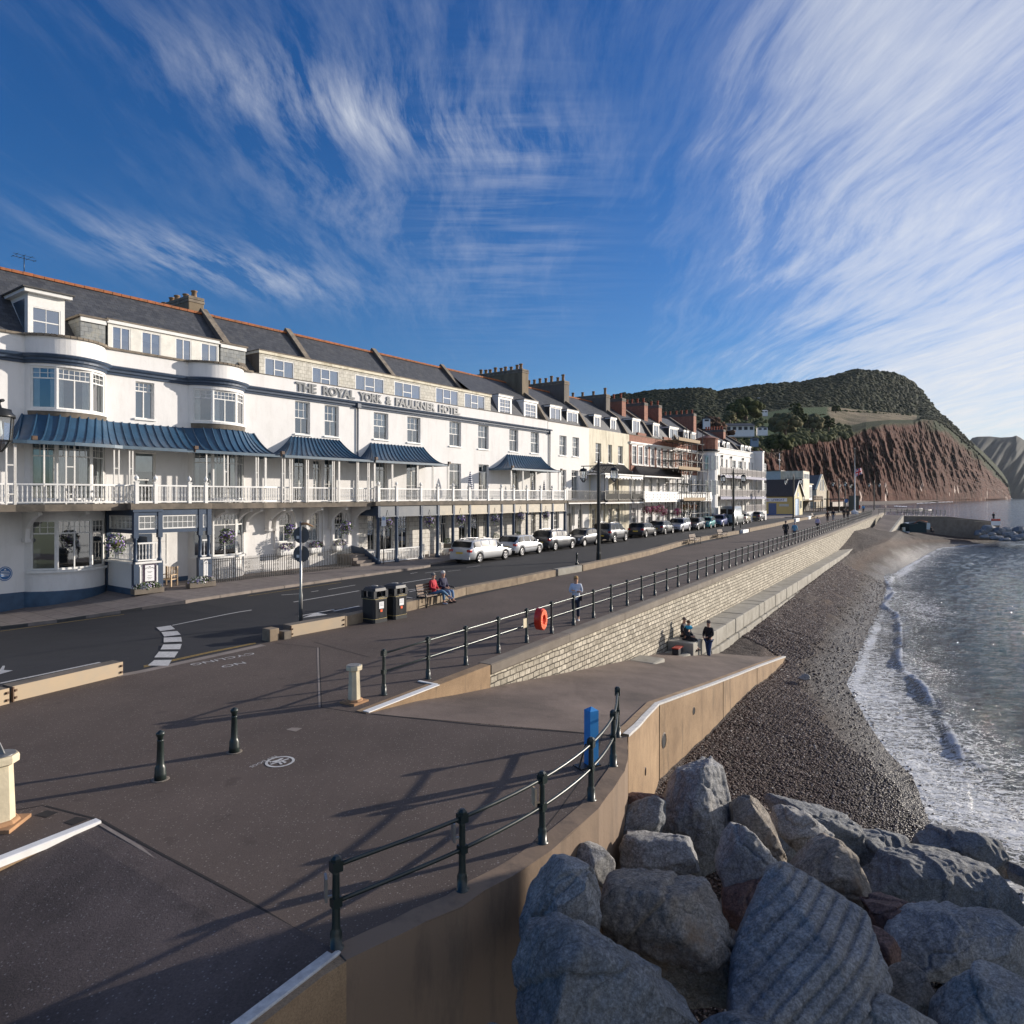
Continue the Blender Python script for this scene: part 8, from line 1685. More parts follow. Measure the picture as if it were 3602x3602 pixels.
def person(p,rz,label,top,legs,hair,shoes=(.03,.03,.03),h=1.70,pose='stand',coat=0.0,bag=None,hands=None,step=.0,hat=None,long_hair=False,group=None,armpose=None,detail=True,scarf=None,lean=0.0,skin=None):
 """faces -y locally; origin on the ground (or at the seat front foot)"""
 k=h/1.72;t=thing('person',label,'person',p,rz,group);SK=skin or SKIN
 V=lambda*a:Vector(a)*k
 if pose=='sit':
  hipz=.50;hip=V(0,.18,hipz);kn={s:V(s*.11,-.26,.50)for s in(-1,1)};an={s:V(s*.11,-.30,.09)for s in(-1,1)};chest=V(0,.20-lean,hipz+.36);neck=V(0,.19-lean*1.4,hipz+.56);head=V(0,.15-lean*1.6,hipz+.70)
  if armpose=='crossleg':kn[-1]=V(-.06,-.30,.60);an[-1]=V(.18,-.52,.33)
 else:
  hip=V(0,0,.92);kn={s:V(s*.085,-.02-s*step*.4,.50)for s in(-1,1)};an={s:V(s*.09,.02-s*step*.8,.09+(.05 if s*step>0 else 0))for s in(-1,1)};chest=V(0,.0-lean*.5,1.28);neck=V(0,-lean,1.47);head=V(0,-.02-lean*1.2,1.61)
 sh={s:chest+V(s*.17,.01,.12)for s in(-1,1)}
 if armpose=='crossed':el={s:chest+V(s*.23,-.04,-.13)for s in(-1,1)};ha={-1:chest+V(.10,-.20,-.09),1:chest+V(-.10,-.19,-.06)}
 elif armpose in('lap','crossleg'):el={s:chest+V(s*.24,-.03,-.14)for s in(-1,1)};ha={s:chest+V(s*.07,-.27,-.23)for s in(-1,1)}
 elif armpose=='pocket':el={s:chest+V(s*.25,.04,-.15)for s in(-1,1)};ha={s:chest+V(s*.17,-.06,-.33)for s in(-1,1)}
 else:el={s:chest+V(s*.23,.02+s*step*.3,-.15)for s in(-1,1)};ha={s:chest+V(s*.24,-.05+s*step*.5,-.40)for s in(-1,1)}
 v=[hip,chest-V(0,0,.18),chest,neck];e=[(0,1),(1,2),(2,3)];r=[.125*k,.115*k,.13*k,.058*k]
 hd=[head-V(0,0,.03),head+V(0,.005,.07)];v+=hd;e+=[(3,4),(4,5)];r+=[.078*k,.082*k]
 for s in(-1,1):
  b=len(v);v+=[hip+V(s*.09,0,-.06),kn[s],an[s],an[s]+V(0,-.13,-.045)];e+=[(0,b),(b,b+1),(b+1,b+2),(b+2,b+3)];r+=[.085*k,.058*k,.04*k,.036*k]
  b=len(v);hv=(ha[s]-el[s]).normalized();v+=[sh[s],el[s],ha[s],ha[s]+hv*.07*k];e+=[(2,b),(b,b+1),(b+1,b+2),(b+2,b+3)];r+=[.055*k,.040*k,.030*k,.030*k]
 skin_mesh('body',v,e,r,SK,t)
 if detail:
  mb=MB()
  for s in(-1,1):
   hv=(ha[s]-el[s]).normalized();side=hv.cross(Vector((0,0,1)));
   side=side.normalized()if side.length>.1 else Vector((1,0,0));dn=hv.cross(side).normalized();base=ha[s]+hv*.055*k
   for q in range(4):o_=base+side*(q-1.5)*.019*k;L_=(.055,.065,.062,.048)[q]*k;mb.tube([o_,o_+hv*L_*.5,o_+hv*L_*.85+dn*.018*k],[.009*k,.008*k,.006*k],5)
   o_=ha[s]+side*.028*k;mb.tube([o_,o_+side*.02*k+hv*.03*k,o_+side*.022*k+hv*.055*k],[.010*k,.009*k,.007*k],5)
  mb.build('fingers',SK,t)
  hb_=MB();f0=head+V(0,-.085,.03)
  hb_.tube([f0+V(0,.01,.02),f0+V(0,-.018,-.015),f0+V(0,.0,-.022)],[.008*k,.012*k,.008*k],5);[hb_.blob(head+V(s*.078,.0,.02),.02*k,1,.1,1,(.5,.8,1.3))for s in(-1,1)];hb_.build('nose_and_ears',SK,t)
  fm=MB();[fm.blob(head+V(s*.028,-.077,.045),.011*k,1,0,1)for s in(-1,1)];fm.box(*[x for pair in((head.x-.02*k,head.x+.02*k),(head.y-.086*k,head.y-.078*k),(head.z-.022*k,head.z-.016*k))for x in pair]);fm.build('eyes_and_mouth',fab((.06,.03,.03)),t)
 hb_=MB();hb_.blob(head+V(0,.022,.062),.098*k,2,.10,3,(.93,1.0,.95));
 if long_hair:hb_.blob(head+V(0,.05,-.02),.10*k,2,.15,5,(.9,.7,1.25))
 hb_.smooth=True;hb_.build('hair',fab(hair),t)if not hat else hb_.build('hat',fab(hat),t)
 v=[hip+V(0,0,.0-coat*.1),chest-V(0,0,.18),chest,chest+V(0,-.005,.165)];e=[(0,1),(1,2),(2,3)];r=[(.165*k,.135*k)if coat>=0 else .14*k,.150*k,.160*k,.075*k]
 if coat:v.append(hip+V(0,0 if pose!='sit' else-.05,-.16*coat));e.append((0,4));r.append(.17*k)
 for s in(-1,1):b=len(v);v+=[sh[s],el[s],el[s].lerp(ha[s],.86)];e+=[(2,b),(b,b+1),(b+1,b+2)];r+=[.082*k,.062*k,.050*k]
 skin_mesh('jacket',v,e,r,fab(top),t,root=1)
 v=[hip];e=[];r=[.140*k]
 for s in(-1,1):b=len(v);v+=[hip+V(s*.085,0,-.07),kn[s],kn[s].lerp(an[s],.85)];e+=[(0,b),(b,b+1),(b+1,b+2)];r+=[.100*k,.078*k,.058*k]
 skin_mesh('trousers',v,e,r,fab(legs),t)
 for s in(-1,1):mb=MB();c=an[s]+V(0,-.05,-.055);mb.blob(c,.13*k,2,.05,2,(.38,1.05,.34));mb.smooth=True;mb.build('shoe',fab(shoes),t)
 if bag:mb=MB();c=ha[1]+V(.03,0,-.10)if bag=='hand' else hip+V(.19,-.03,.02);mb.box(c.x-.04,c.x+.04,c.y-.09,c.y+.09,c.z-.11,c.z+.06);mb.build('bag',fab((.025,.02,.02)if bag!='white' else(.7,.7,.7)),t,bevel=.015)
 if hands=='glasses':mb=MB();[mb.lathe([(.026*k,-.003),(.026*k,.003)],(0,0,0),8)for _ in()];[mb.box(head.x+s*.032*k-.022,head.x+s*.032*k+.022,head.y-.095*k,head.y-.085*k,head.z+.030*k,head.z+.062*k)for s in(-1,1)];mb.build('sunglasses',MT['iron'],t)
 return t
def face(az):return R(180-az)
person(G(2026,2188),face(180+5),'woman in pale blue fleece and sunglasses standing with folded arms behind the railing',(.52,.58,.68),(.02,.025,.05),(.42,.25,.10),(.7,.7,.72),1.62,armpose='crossed',hands='glasses',bag='hip',coat=.4,long_hair=True,step=.03)
ax=math.degrees(math.atan2(FP.n.x,FP.n.y))
bn=bb+Vector((0,.2,0));e_=FP.e
def onbench(off):q=bn+e_*off+FP.n*.05;return Vector((q.x,q.y,gz(q.x,q.y)))
person(onbench(.02),face(ax-8),'grey haired person in a red coat seated on the bench with crossed legs',(.42,.02,.035),(.10,.20,.32),(.20,.19,.18),(.45,.5,.6),1.66,'sit',coat=.9,armpose='crossleg')
person(onbench(.66),face(ax+2),'white haired person in a navy jacket seated on the right of the bench',(.025,.025,.06),(.13,.22,.36),(.62,.60,.56),(.02,.02,.03),1.68,'sit',coat=.4,armpose='lap')
w=lambda u,v,az,lab,*a,**k:person(G(u,v),face(az),lab,*a,**k)
w(2764,1900,30,'walker in dark coat beside the one in light blue, seen from behind',(.03,.03,.032),(.025,.025,.03),(.12,.10,.09),h=1.80,step=.12,armpose='pocket',coat=.4,hat=(.05,.05,.05))
w(2795,1899,30,'stooped walker in light blue jacket seen from behind on the promenade',(.16,.36,.50),(.12,.11,.12),(.6,.58,.55),h=1.66,step=.10,lean=.10,coat=.3)
w(2876,1867,35,'walker in a pale lilac top between two groups on the promenade',(.52,.45,.60),(.02,.02,.03),(.30,.22,.16),h=1.62,step=.14)
w(2911,1837,32,'walker with long brown hair and dark brown coat, far promenade',(.05,.025,.025),(.02,.02,.025),(.20,.08,.05),h=1.68,step=.1,long_hair=True,coat=.6)
w(2931,1834,32,'walker in navy top and grey shorts right of the brown coated one',(.02,.02,.03),(.22,.24,.28),(.05,.04,.04),h=1.82,step=.12)
w(2969,1826,30,'left one of a dark clad pair near the flagpole',(.015,.015,.018),(.015,.015,.018),(.06,.05,.04),h=1.72,step=.1)
w(2982,1827,30,'right one of a dark clad pair near the flagpole',(.02,.02,.022),(.02,.02,.022),(.30,.25,.2),h=1.68,step=.1)
w(3037,1805,20,'distant person in a bright blue top beside the railing end',(.10,.32,.60),(.05,.05,.06),(.10,.07,.05),h=1.72,step=.1)
def R0(s,t,z):q=FP.w(s,t,z);return q
person(R0(17.3,1.35,-2.72),face(50+180),'person in black jacket and jeans standing at the ramp foot',(.018,.018,.022),(.035,.065,.16),(.10,.08,.07),h=1.78,coat=.6,step=.14,armpose='lap')
person(R0(16.5,.75,-2.16),face(ax+10),'seated person in black coat with turquoise collar on the stone ledge',(.02,.022,.03),(.02,.02,.025),(.12,.08,.05),h=1.68,pose='sit',armpose='lap',coat=.4,lean=.06)
person(R0(17.1,.45,-2.16),face(ax+6),'second seated person on the ledge, behind the one with turquoise collar',(.04,.04,.05),(.03,.03,.035),(.16,.12,.10),h=1.70,pose='sit',armpose='lap',coat=.3)
t=thing('bag','red topped black bag on the stone ledge beside the seated pair','bag',R0(15.4,.55,-2.15),FP.rz);mb=MB();mb.box(-.35,.3,-.15,.15,0,.26);mb.build('body',fab((.03,.03,.035)),t,bevel=.05);mb=MB();mb.box(-.37,.32,-.16,.16,.26,.31);mb.build('flap',fab((.35,.04,.02)),t,bevel=.02)
mb=MB();tt=[o for o in bpy.data.objects if o.get('label','').startswith('seated person in black coat')][0];mb.lathe([(.16,.93),(.20,.98),(.14,1.06),(.09,1.08)],(0,.08,0),12);mb.build('collar',fab((.03,.35,.55)),tt)
def rockmat(name,c1,c2,c3,rust=.3):
 m=NT(name);f=m.ramp(m.noise(1.6,8,rough=.75),[(.3,0),(.7,1)]);col=m.mix(f,c1,c2)
 sp2=m.ramp(m.noise(28,4,rough=.8),[(.33,.5),(.5,1),(.66,1.7)]);col=m.mix(1,col,sp2,'MULTIPLY')
 g=m.ramp(m.noise(.9,6,rough=.7),[(.54,0),(.66,1)]);col=m.mix(m.math('MULTIPLY',g,rust),col,c3)
 vn=m.ramp(m.noise(1.0,5,m.map(rot=(.5,.3,.9),scale=(.5,4.5,1.2)),rough=.65),[(.60,0),(.66,1)]);col=m.mix(m.math('MULTIPLY',vn,.35),col,(.30,.30,.29))
 crk=m.n('ShaderNodeTexVoronoi');crk.feature='DISTANCE_TO_EDGE';crk.inputs['Scale'].default_value=1.1;nz=m.n('ShaderNodeTexNoise');nz.inputs['Scale'].default_value=1.5;nz.inputs['Detail'].default_value=6;m.l(m.tc.outputs['Object'],nz.inputs['Vector']);va=m.n('ShaderNodeVectorMath');va.operation='MULTIPLY_ADD';m.l(nz.outputs['Color'],va.inputs[0]);va.inputs[1].default_value=(.9,.9,.9);m.l(m.map(rot=(.3,.6,.2),scale=(1,1.9,.7)),va.inputs[2]);m.l(va.outputs[0],crk.inputs['Vector'])
 ce=m.ramp(crk.outputs['Distance'],[(0,0),(.018,1)]);col=m.mix(1,col,m.ramp(crk.outputs['Distance'],[(0,.72),(.014,1)]),'MULTIPLY')
 m.base(col);m.set(roughness=.8);m.b.inputs['Specular IOR Level'].default_value=.4
 b=m.bump(m.noise(2.6,7,rough=.7),.8,.10);b=m.bump(ce,.5,.02,b);m.l(m.bump(m.noise(18,6,rough=.85),1.0,.035,b),m.b.inputs['Normal']);return m.mat
RM=[rockmat('rock_blue',(.165,.168,.175),(.42,.42,.415),(.20,.15,.09),.35),rockmat('rock_grey',(.18,.175,.17),(.46,.45,.43),(.12,.09,.06),.4),rockmat('rock_brown',(.17,.14,.11),(.40,.36,.31),(.24,.15,.08),.75),rockmat('rock_red',(.17,.10,.08),(.26,.17,.14),(.12,.08,.06),.5),rockmat('rock_dark',(.11,.12,.13),(.28,.29,.30),(.16,.14,.09),.4)]
def hull_rock(name,label,pts_uv,Y,mat,seed,depth=.55,group='boulders piled at the foot of the sea wall',grooves=False,tilt=0.0,rough=1.0):
 """solid boulder: convex body of a measured outline, with its own front and back, then weathered"""
 rr=random.Random(seed);us_=[p[0]for p in pts_uv];vs_=[p[1]for p in pts_uv];cu,cv=sum(us_)/len(us_),sum(vs_)/len(vs_);pts_uv=[(cu+(u-cu)*1.06,cv+(v-cv)*1.07)for u,v in pts_uv]
 C=P(cu,cv,Y);Wd=(max(us_)-min(us_))/F*Y;Hh=(max(vs_)-min(vs_))/F*Y;D=depth*(Wd+Hh)/2;pts=[]
 for u,v in pts_uv:
  dv=(v-cv)/max(1,(max(vs_)-min(vs_)));yy=Y+tilt*dv*-1*D+D*rr.uniform(-.12,.12);pts.append(P(u,v,yy)-C)
 nf=rr.choice((4,5));i0=rr.random()*len(pts_uv)
 for i in range(nf):
  u,v=pts_uv[int(i0+i*len(pts_uv)/nf)%len(pts_uv)];k=rr.uniform(.35,.82);q=P(cu+(u-cu)*k,cv+(v-cv)*k,Y)-C;q.y-=D*rr.uniform(.30,.55)*(1.15-.5*k);pts.append(q)
 for i,(u,v)in enumerate(pts_uv):
  q=P(cu+(u-cu)*.78,cv+(v-cv)*.8,Y)-C;q.y+=D*rr.uniform(.7,1.0);q.z-=.1;pts.append(q)
 bm=bmesh.new();[bm.verts.new(p)for p in pts];bm.verts.ensure_lookup_table();bmesh.ops.convex_hull(bm,input=list(bm.verts));
 bmesh.ops.delete(bm,geom=[v for v in bm.verts if not v.link_faces],context='VERTS');bmesh.ops.triangulate(bm,faces=bm.faces)
 for q in range(7 if not grooves else 3):
  nv=Vector((rr.gauss(0,1),-abs(rr.gauss(0,1))if q%2 else rr.gauss(0,.5),abs(rr.gauss(0,.9)))).normalized();ext=max(v.co.dot(nv)for v in bm.verts);mn=min(v.co.dot(nv)for v in bm.verts);off=ext-(ext-mn)*rr.uniform(.05,.15)
  g_=bmesh.ops.bisect_plane(bm,geom=list(bm.verts)+list(bm.edges)+list(bm.faces),plane_co=nv*off,plane_no=nv,clear_outer=True);be_=[e for e in bm.edges if e.is_boundary]
  if be_:bmesh.ops.contextual_create(bm,geom=be_)if False else bmesh.ops.holes_fill(bm,edges=be_,sides=0)
 bmesh.ops.triangulate(bm,faces=bm.faces)
 es=[e for e in bm.edges if len(e.link_faces)==2 and e.calc_face_angle(0)>.3]
 bmesh.ops.bevel(bm,geom=es,offset=.008*(Wd+Hh)/2,segments=1,affect='EDGES',profile=.5,clamp_overlap=True)
 bmesh.ops.triangulate(bm,faces=bm.faces);me=bpy.data.meshes.new(name);bm.to_mesh(me);bm.free();o=bpy.data.objects.new(name,me);COL.objects.link(o)
 rm=o.modifiers.new('r','REMESH');rm.mode='VOXEL';rm.voxel_size=max(.02,(Wd+Hh)/2/72);dg=bpy.context.evaluated_depsgraph_get();dg.update();me2=bpy.data.meshes.new_from_object(o.evaluated_get(dg));o.modifiers.clear();o.data=me2
 n=len(me2.vertices);co_=np.empty(n*3,np.float32);me2.vertices.foreach_get('co',co_);co_=co_.reshape(-1,3).astype(float);nr=np.empty(n*3,np.float32);me2.vertices.foreach_get('normal',nr);nr=nr.reshape(-1,3)
 sc_=1/max(.5,(Wd+Hh)/2)
 rg=np.random.RandomState(seed);d=np.zeros(n)
 for o_,(f_,a_)in enumerate(((1.3,.005),(3.6,.008),(8.5,.009),(19,.005))):
  acc=np.zeros(n)
  for k in range(6):dr=rg.normal(size=3);dr/=np.linalg.norm(dr);acc+=np.sin(co_@dr*f_*rg.uniform(.8,1.25)*2.2+rg.uniform(0,6.3))
  acc/=6
  d+=a_*((1-2*np.abs(acc)*1.4)if o_ in(1,2)else acc*2)
 d*=rough*(Wd+Hh)/2*1.1
 for q in range(0 if grooves or Wd<.8 else rg.randint(1,4)):
  dr=rg.normal(size=3);dr/=np.linalg.norm(dr);ww=co_@dr-rg.uniform(-.25,.25)*Hh+.03*np.sin(co_@rg.normal(size=3)*7+1)+.012*np.sin(co_@rg.normal(size=3)*23);d-=.035*np.exp(-(ww/.016)**2);d+=.03*np.tanh(ww/.02)*(.5+.5*np.sin(co_@rg.normal(size=3)*2))
 if grooves:
  gdir=np.array(grooves[0]);gdir=gdir/np.linalg.norm(gdir);q=co_@gdir;up=np.clip((nr@np.array(grooves[1]))*3-.9,0,1);d*=.5;d+=-up*.04*np.clip((np.sin(q*2*pi/.15)-.55)/.35,0,1);up=up*np.clip(.5+(co_[:,2]+.15)*5,0,1);d+=up*.007*np.sin(co_@np.array([9,11,13.])*1.7)*np.sin(co_@np.array([17,-13,9.]))
 co_+=nr*d[:,None];me2.vertices.foreach_set('co',co_.astype(np.float32).ravel());me2.polygons.foreach_set('use_smooth',np.ones(len(me2.polygons),bool));me2.materials.clear();me2.materials.append(mat);me2.update()
 o.location=C;tag(o,label,'boulder',group);return o
c7=lambda L:[(1700+x*.5704,2500+y*.5704)for x,y in L];c8=lambda L:[(2500+x*.5704,2500+y*.5704)for x,y in L]
ROCKS=[(c7([(1300,290),(1345,240),(1400,215),(1460,240),(1475,340),(1500,420),(1535,560),(1550,700),(1530,800),(1480,930),(1350,1000),(1200,900),(1060,760),(1130,600),(1180,500),(1240,340)]),12.2,0,'tall pointed pale boulder against the ramp wall, the highest of the pile',.5),(c7([(875,520),(930,505),(1100,520),(1160,560),(1050,640),(900,680),(868,640)]),12.5,3,'dark boulder wedged between curved wall and tall pointed boulder',.6),(c7([(900,600),(1150,530),(1130,640),(1060,770),(870,850),(830,990),(740,820),(800,720)]),11.5,4,'slanting dark slab leaning by the wall behind the flat block',.5),(c7([(865,850),(890,790),(1000,775),(1150,765),(1380,770),(1398,800),(1350,990),(1100,1010),(1000,1040),(870,1030)]),10.6,0,'flat topped blue grey block below the tall pointed boulder',.6),(c7([(515,900),(600,830),(680,810),(750,850),(830,950),(810,1020),(750,1090),(640,1000),(520,950)]),9.4,1,'small rounded boulder against the wall above the speckled one',.6),(c7([(330,1000),(400,935),(520,945),(640,970),(720,1040),(745,1120),(720,1420),(600,1470),(420,1450),(250,1400),(235,1330),(280,1150)]),7.75,0,'speckled squarish boulder touching the wall corner',.6),(c7([(745,1170),(800,1080),(900,1060),(950,1150),(850,1350),(780,1330),(745,1230)]),8.8,4,'small boulder squeezed left behind the big rounded brown streaked one',.6),(c7([(870,1060),(1000,990),(1150,960),(1300,965),(1430,1010),(1470,1140),(1520,1230),(1560,1430),(1570,1700),(1520,1790),(1230,1800),(1000,1640),(780,1450),(770,1290),(820,1170)]),8.1,2,'biggest rounded boulder with black and rust streaks, lower centre',.6),(c7([(240,1500),(320,1420),(450,1385),(600,1430),(750,1500),(870,1590),(980,1700),(1180,1790),(1420,1940),(1400,2150),(240,2150),(190,1800),(175,1680),(215,1560)]),6.55,4,'broad dark boulder along the bottom edge, left of the grooved block',.5),(c8([(75,920),(140,760),(185,690),(260,740),(400,860),(460,950),(485,1030),(400,1090),(300,1150),(200,1160),(110,1100),(70,1000)]),10.3,1,'kite shaped grey boulder right of the flat topped block',.55),(c8([(140,600),(220,495),(330,570),(400,700),(470,850),(490,950),(420,1000),(300,900),(190,800),(150,690)]),11.8,2,'mossy brown pointed boulder behind the kite shaped one',.55),(c8([(390,620),(460,590),(560,620),(760,770),(750,820),(690,900),(640,920),(540,880),(440,770),(400,690)]),12.6,1,'light grey wedge shaped boulder overlapping the long one at the beach edge',.55),(c8([(330,550),(450,560),(660,620),(880,680),(1000,740),(960,820),(900,900),(760,850),(560,800),(390,640)]),14.0,4,'long dark boulder at the back of the pile beside the shingle',.5),(c8([(940,900),(1000,780),(1100,800),(1250,850),(1400,910),(1470,955),(1200,990),(930,960)]),16.0,4,'low dark boulder near the water, behind the widest slab',.5),(c8([(520,1070),(620,960),(720,870),(770,810),(830,840),(900,930),(1000,1020),(1035,1100),(1020,1150),(940,1240),(760,1180),(600,1120)]),10.9,2,'peaked brown boulder with a glittering right face, centre right',.6),(c8([(925,925),(1180,920),(1300,960),(1500,960),(1700,990),(1980,1070),(1980,1270),(1700,1320),(1400,1310),(1200,1230),(1040,1170),(1030,1060)]),12.6,4,'widest low slab stretching to the right edge',.45),(c8([(1590,970),(1640,890),(1720,855),(1800,880),(1940,990),(1990,1080),(1800,1060),(1620,1020)]),16.2,2,'brown peaked boulder in the surf at the right edge',.6),(c8([(190,1480),(230,1390),(420,1180),(560,1065),(640,1080),(900,1230),(1020,1310),(1060,1440),(1075,1600),(1100,1700),(960,1932),(900,2100),(150,2100),(160,1860)]),7.7,0,'large block with parallel drill grooves across its top',.6),(c8([(960,1200),(980,1140),(1100,1150),(1250,1190),(1400,1300),(1300,1390),(1160,1440),(1050,1370)]),9.8,3,'smooth purplish boulder behind the grooved block',.6),(c8([(1040,1340),(1110,1370),(1175,1480),(1170,1580),(1100,1680),(1060,1600),(1040,1450)]),8.9,3,'narrow reddish boulder touching the right side of the grooved block',.7),(c8([(1160,1430),(1260,1360),(1400,1300),(1600,1310),(1980,1270),(1980,1640),(1700,1670),(1500,1660),(1300,1640),(1120,1660),(1170,1500)]),9.1,0,'big pale fractured boulder at the right edge, right of the grooved block',.5),(c8([(1060,1790),(1150,1680),(1310,1600),(1400,1720),(1430,1850),(1490,1950),(1480,2080),(1200,2080),(1080,1950)]),7.9,2,'pointed brown boulder right below the fractured one',.6),(c8([(1480,1950),(1600,1760),(1680,1680),(1830,1620),(1932,1670),(2050,1750),(2050,2120),(1450,2120)]),7.2,1,'speckled boulder filling the bottom right corner',.6),(c8([(950,1960),(1040,1820),(1120,1780),(1250,1850),(1400,1932),(1420,2100),(950,2100)]),6.9,1,'boulder on the bottom edge right of the grooved block',.6),(c8([(110,1150),(330,1100),(420,1020),(520,1080),(440,1250),(250,1380),(130,1300)]),9.9,3,'reddish boulder in the gap under the kite shaped one',.6),(c8([(-60,1960),(60,1900),(250,1910),(400,1950),(400,2120),(-60,2120)]),6.4,4,'boulder just peeping over the bottom edge below the streaked one',.6),(c7([(-30,1960),(60,1930),(150,1960),(220,2050),(200,2150),(-30,2150)]),6.0,4,'boulder in the bottom corner by the dark wall',.6),(c8([(1840,930),(1900,960),(2050,1010),(2100,1100),(1930,1070)]),15.2,4,'sliver of dark boulder at the right edge behind the widest slab',.6),]
for i,(L_,Y_,mi,lab,dp)in enumerate(ROCKS):
 gr_=((.62,-.5,-.72),(0,-.6,.75))if 'grooves' in lab else False
 hull_rock('boulder',lab,L_,Y_,RM[mi],100+i,dp,grooves=gr_,tilt=1.7 if gr_ else .35)
rr=random.Random(77)
for i in range(16):
 u=2080+(i%5)*330+rr.uniform(-60,60);v=2950+(i//5)*190+rr.uniform(-30,30);Y=13.6-(v-2850)/160;r=170/Y*12
 L_=[(u+cos(a)*r*rr.uniform(.7,1.1),v+60+sin(a)*r*.6*rr.uniform(.7,1.1))for a in[k*2*pi/10 for k in range(10)]]
 if u-r<2230 and v<3050:continue
 hull_rock('boulder','dark boulder deep in the gaps between the big ones',L_,Y+1.0,RM[4],300+i,.6,group='boulders deep in the gaps of the pile')
p=Z(2830,2382,-3.3);
hull_rock('beach_stone','single pale boulder lying alone on the shingle beside the ramp end',[(2808,2385),(2820,2370),(2838,2366),(2852,2378),(2850,2392),(2826,2392)],(8.0*F)/(2388-HV),RM[1],400,.6,group=None)
def gq(s,t,dz=0):q=FP.w(s,t);q.z=gz(q.x,q.y)+dz;return q
e0=P(3173,1816,133.0);zt=1.15
t=thing('breakwater','long concrete breakwater reaching into the sea beyond the beach','breakwater',(e0.x,e0.y,0));T_=lambda u,v,y:P(u,v,y)-Vector((e0.x,e0.y,0))
def bw(u0,u1,v0,v1,y0,y1,wd,name,mat='concrete'):
 a,b=T_(u0,v0,y0),T_(u1,v1,y1);d=(b-a);d.z=0;d.normalize();n_=Vector((-d.y,d.x,0));mb=MB();pts=[a,b,b+n_*wd,a+n_*wd];n=mb.av([(p.x,p.y,-6)for p in pts]);m_=mb.av(pts)
 for i in range(4):mb.face((n+i,n+(i+1)%4,m_+(i+1)%4,m_+i))
 mb.face([m_+i for i in range(4)]);return mb.build(name,MT[mat],t,recalc=True)
bw(3173,3340,1815,1817,133,134,5,'wall');bw(3340,3428,1826,1829,134.2,135,4.6,'wall');bw(3428,3514,1835,1837,135,136,4.2,'wall');bw(3338,3516,1817.5,1836,137,139,3,'parapet');bw(3150,3173,1815,1815,133.5,133.2,8,'wall')
bpts=[P(u,1814,133.3)for u in np.linspace(3182,3325,10)];make_railing([Vector((p.x,p.y,p.z))for p in bpts],'dark railing on top of the breakwater wall above the beach tent',1.05)
t=thing('far_slipway','far slipway from promenade to shingle beside the breakwater','slipway',(e0.x,e0.y,0));yy=118
q=[P(3108,1812,131),P(3172,1812,132),P(3120,1879,112),P(3052,1878,111)];o_=Vector((e0.x,e0.y,0));mb=MB();mb.poly([p-o_ for p in q]);mb.poly([q[3]-o_,q[2]-o_,q[2]-o_+Vector((0,.2,-4)),q[3]-o_+Vector((0,.2,-4))]);mb.build('surface',MT['ramp_mat'],t)
mb=MB();a,b=q[1]-o_,q[2]-o_;mb.poly([a,b,b+Vector((.3,0,-3.5)),a+Vector((.3,0,-7))]);mb.poly([a,b,b+Vector((.45,.1,0)),a+Vector((.45,.1,0))]);mb.poly([a+Vector((.45,.1,0)),b+Vector((.45,.1,0)),b+Vector((.45,.1,-3.5)),a+Vector((.45,.1,-7))]);mb.build('side_wall',MT['concrete_pale'],t)
make_railing([gq(LR+5.5+1.6*i,.2+.9*i)for i in range(9)],'far dark railing corner right of the far lamp',1.05)
make_railing([gq(158+.3*i,-20+2.2*i)for i in range(11)],'distant railing across the far end of the promenade',1.05)
make_railing([gq(LR+3+1.6*i,3.5+1.4*i)for i in range(5)],'short railing between far slipway and breakwater',1.05)
pp_=gq(165,-6);t=thing('lifebuoy','tiny red lifebuoy housing on the distant railing','lifebuoy',pp_+Vector((0,0,.2)),0);mb=MB();rring(mb,.5,.2,-.2,.2,.6,.9);mb.build('housing',MT['red_plastic'],t,recalc=True);mb=MB();rring(mb,.42,.28,-.25,-.2,.6,.9);mb.build('ring',MT['orange'],t,recalc=True)
t=thing('beach_shelter','makeshift dark tarpaulin shelter on the shingle against the breakwater','shelter',P(3220,1872,125)-Vector((0,0,0)));
mb=MB();mb.poly([(-1.6,-1,0),(-1.6,-1,1.6),(0,-1.2,2.0),(1.3,-1,1.7),(1.5,-1,0)]);mb.poly([(-1.6,-1,1.6),(-1.8,2,1.4),(0,2,1.9),(0,-1.2,2.0)]);mb.poly([(0,-1.2,2),(0,2,1.9),(1.6,2,1.5),(1.3,-1,1.7)]);mb.poly([(-1.6,-1,0),(-1.8,2,0),(-1.8,2,1.4),(-1.6,-1,1.6)]);mb.build('cover',fab((.02,.045,.05)),t)
mb=MB();mb.poly([(-1.7,-1.1,1.5),(-1.5,1,1.75),(.1,.8,1.8),(-.2,-1.3,1.65)]);mb.build('sheet',fab((.4,.46,.5)),t);mb=MB();mb.poly([(1.3,-1.2,.6),(1.35,-1.25,1.8),(2.1,-1.0,1.7),(2.2,-.9,.5)]);mb.build('hanging_cloth',fab((.45,.55,.58)),t)
mb=MB();mb.tube([(-1,-1.2,1.6),(0,-1.3,2.3),(1.6,-1,1.9)],.05,5);mb.build('pole',fab((.35,.12,.05)),t)
t=thing('beach_gear','pile of pale boxes and gear left of the tarpaulin shelter','gear',P(3180,1874,124));mb=MB();mb.box(-.5,.1,-.3,.3,0,.4);mb.build('box',fab((.3,.45,.45)),t,bevel=.03);mb=MB();mb.box(-.3,.15,-.2,.2,.4,1.0);mb.build('frame',fab((.6,.6,.5)),t,bevel=.05);mb=MB();mb.box(.3,.9,-.2,.2,0,.22);mb.build('bag',fab((.6,.6,.6)),t,bevel=.05)
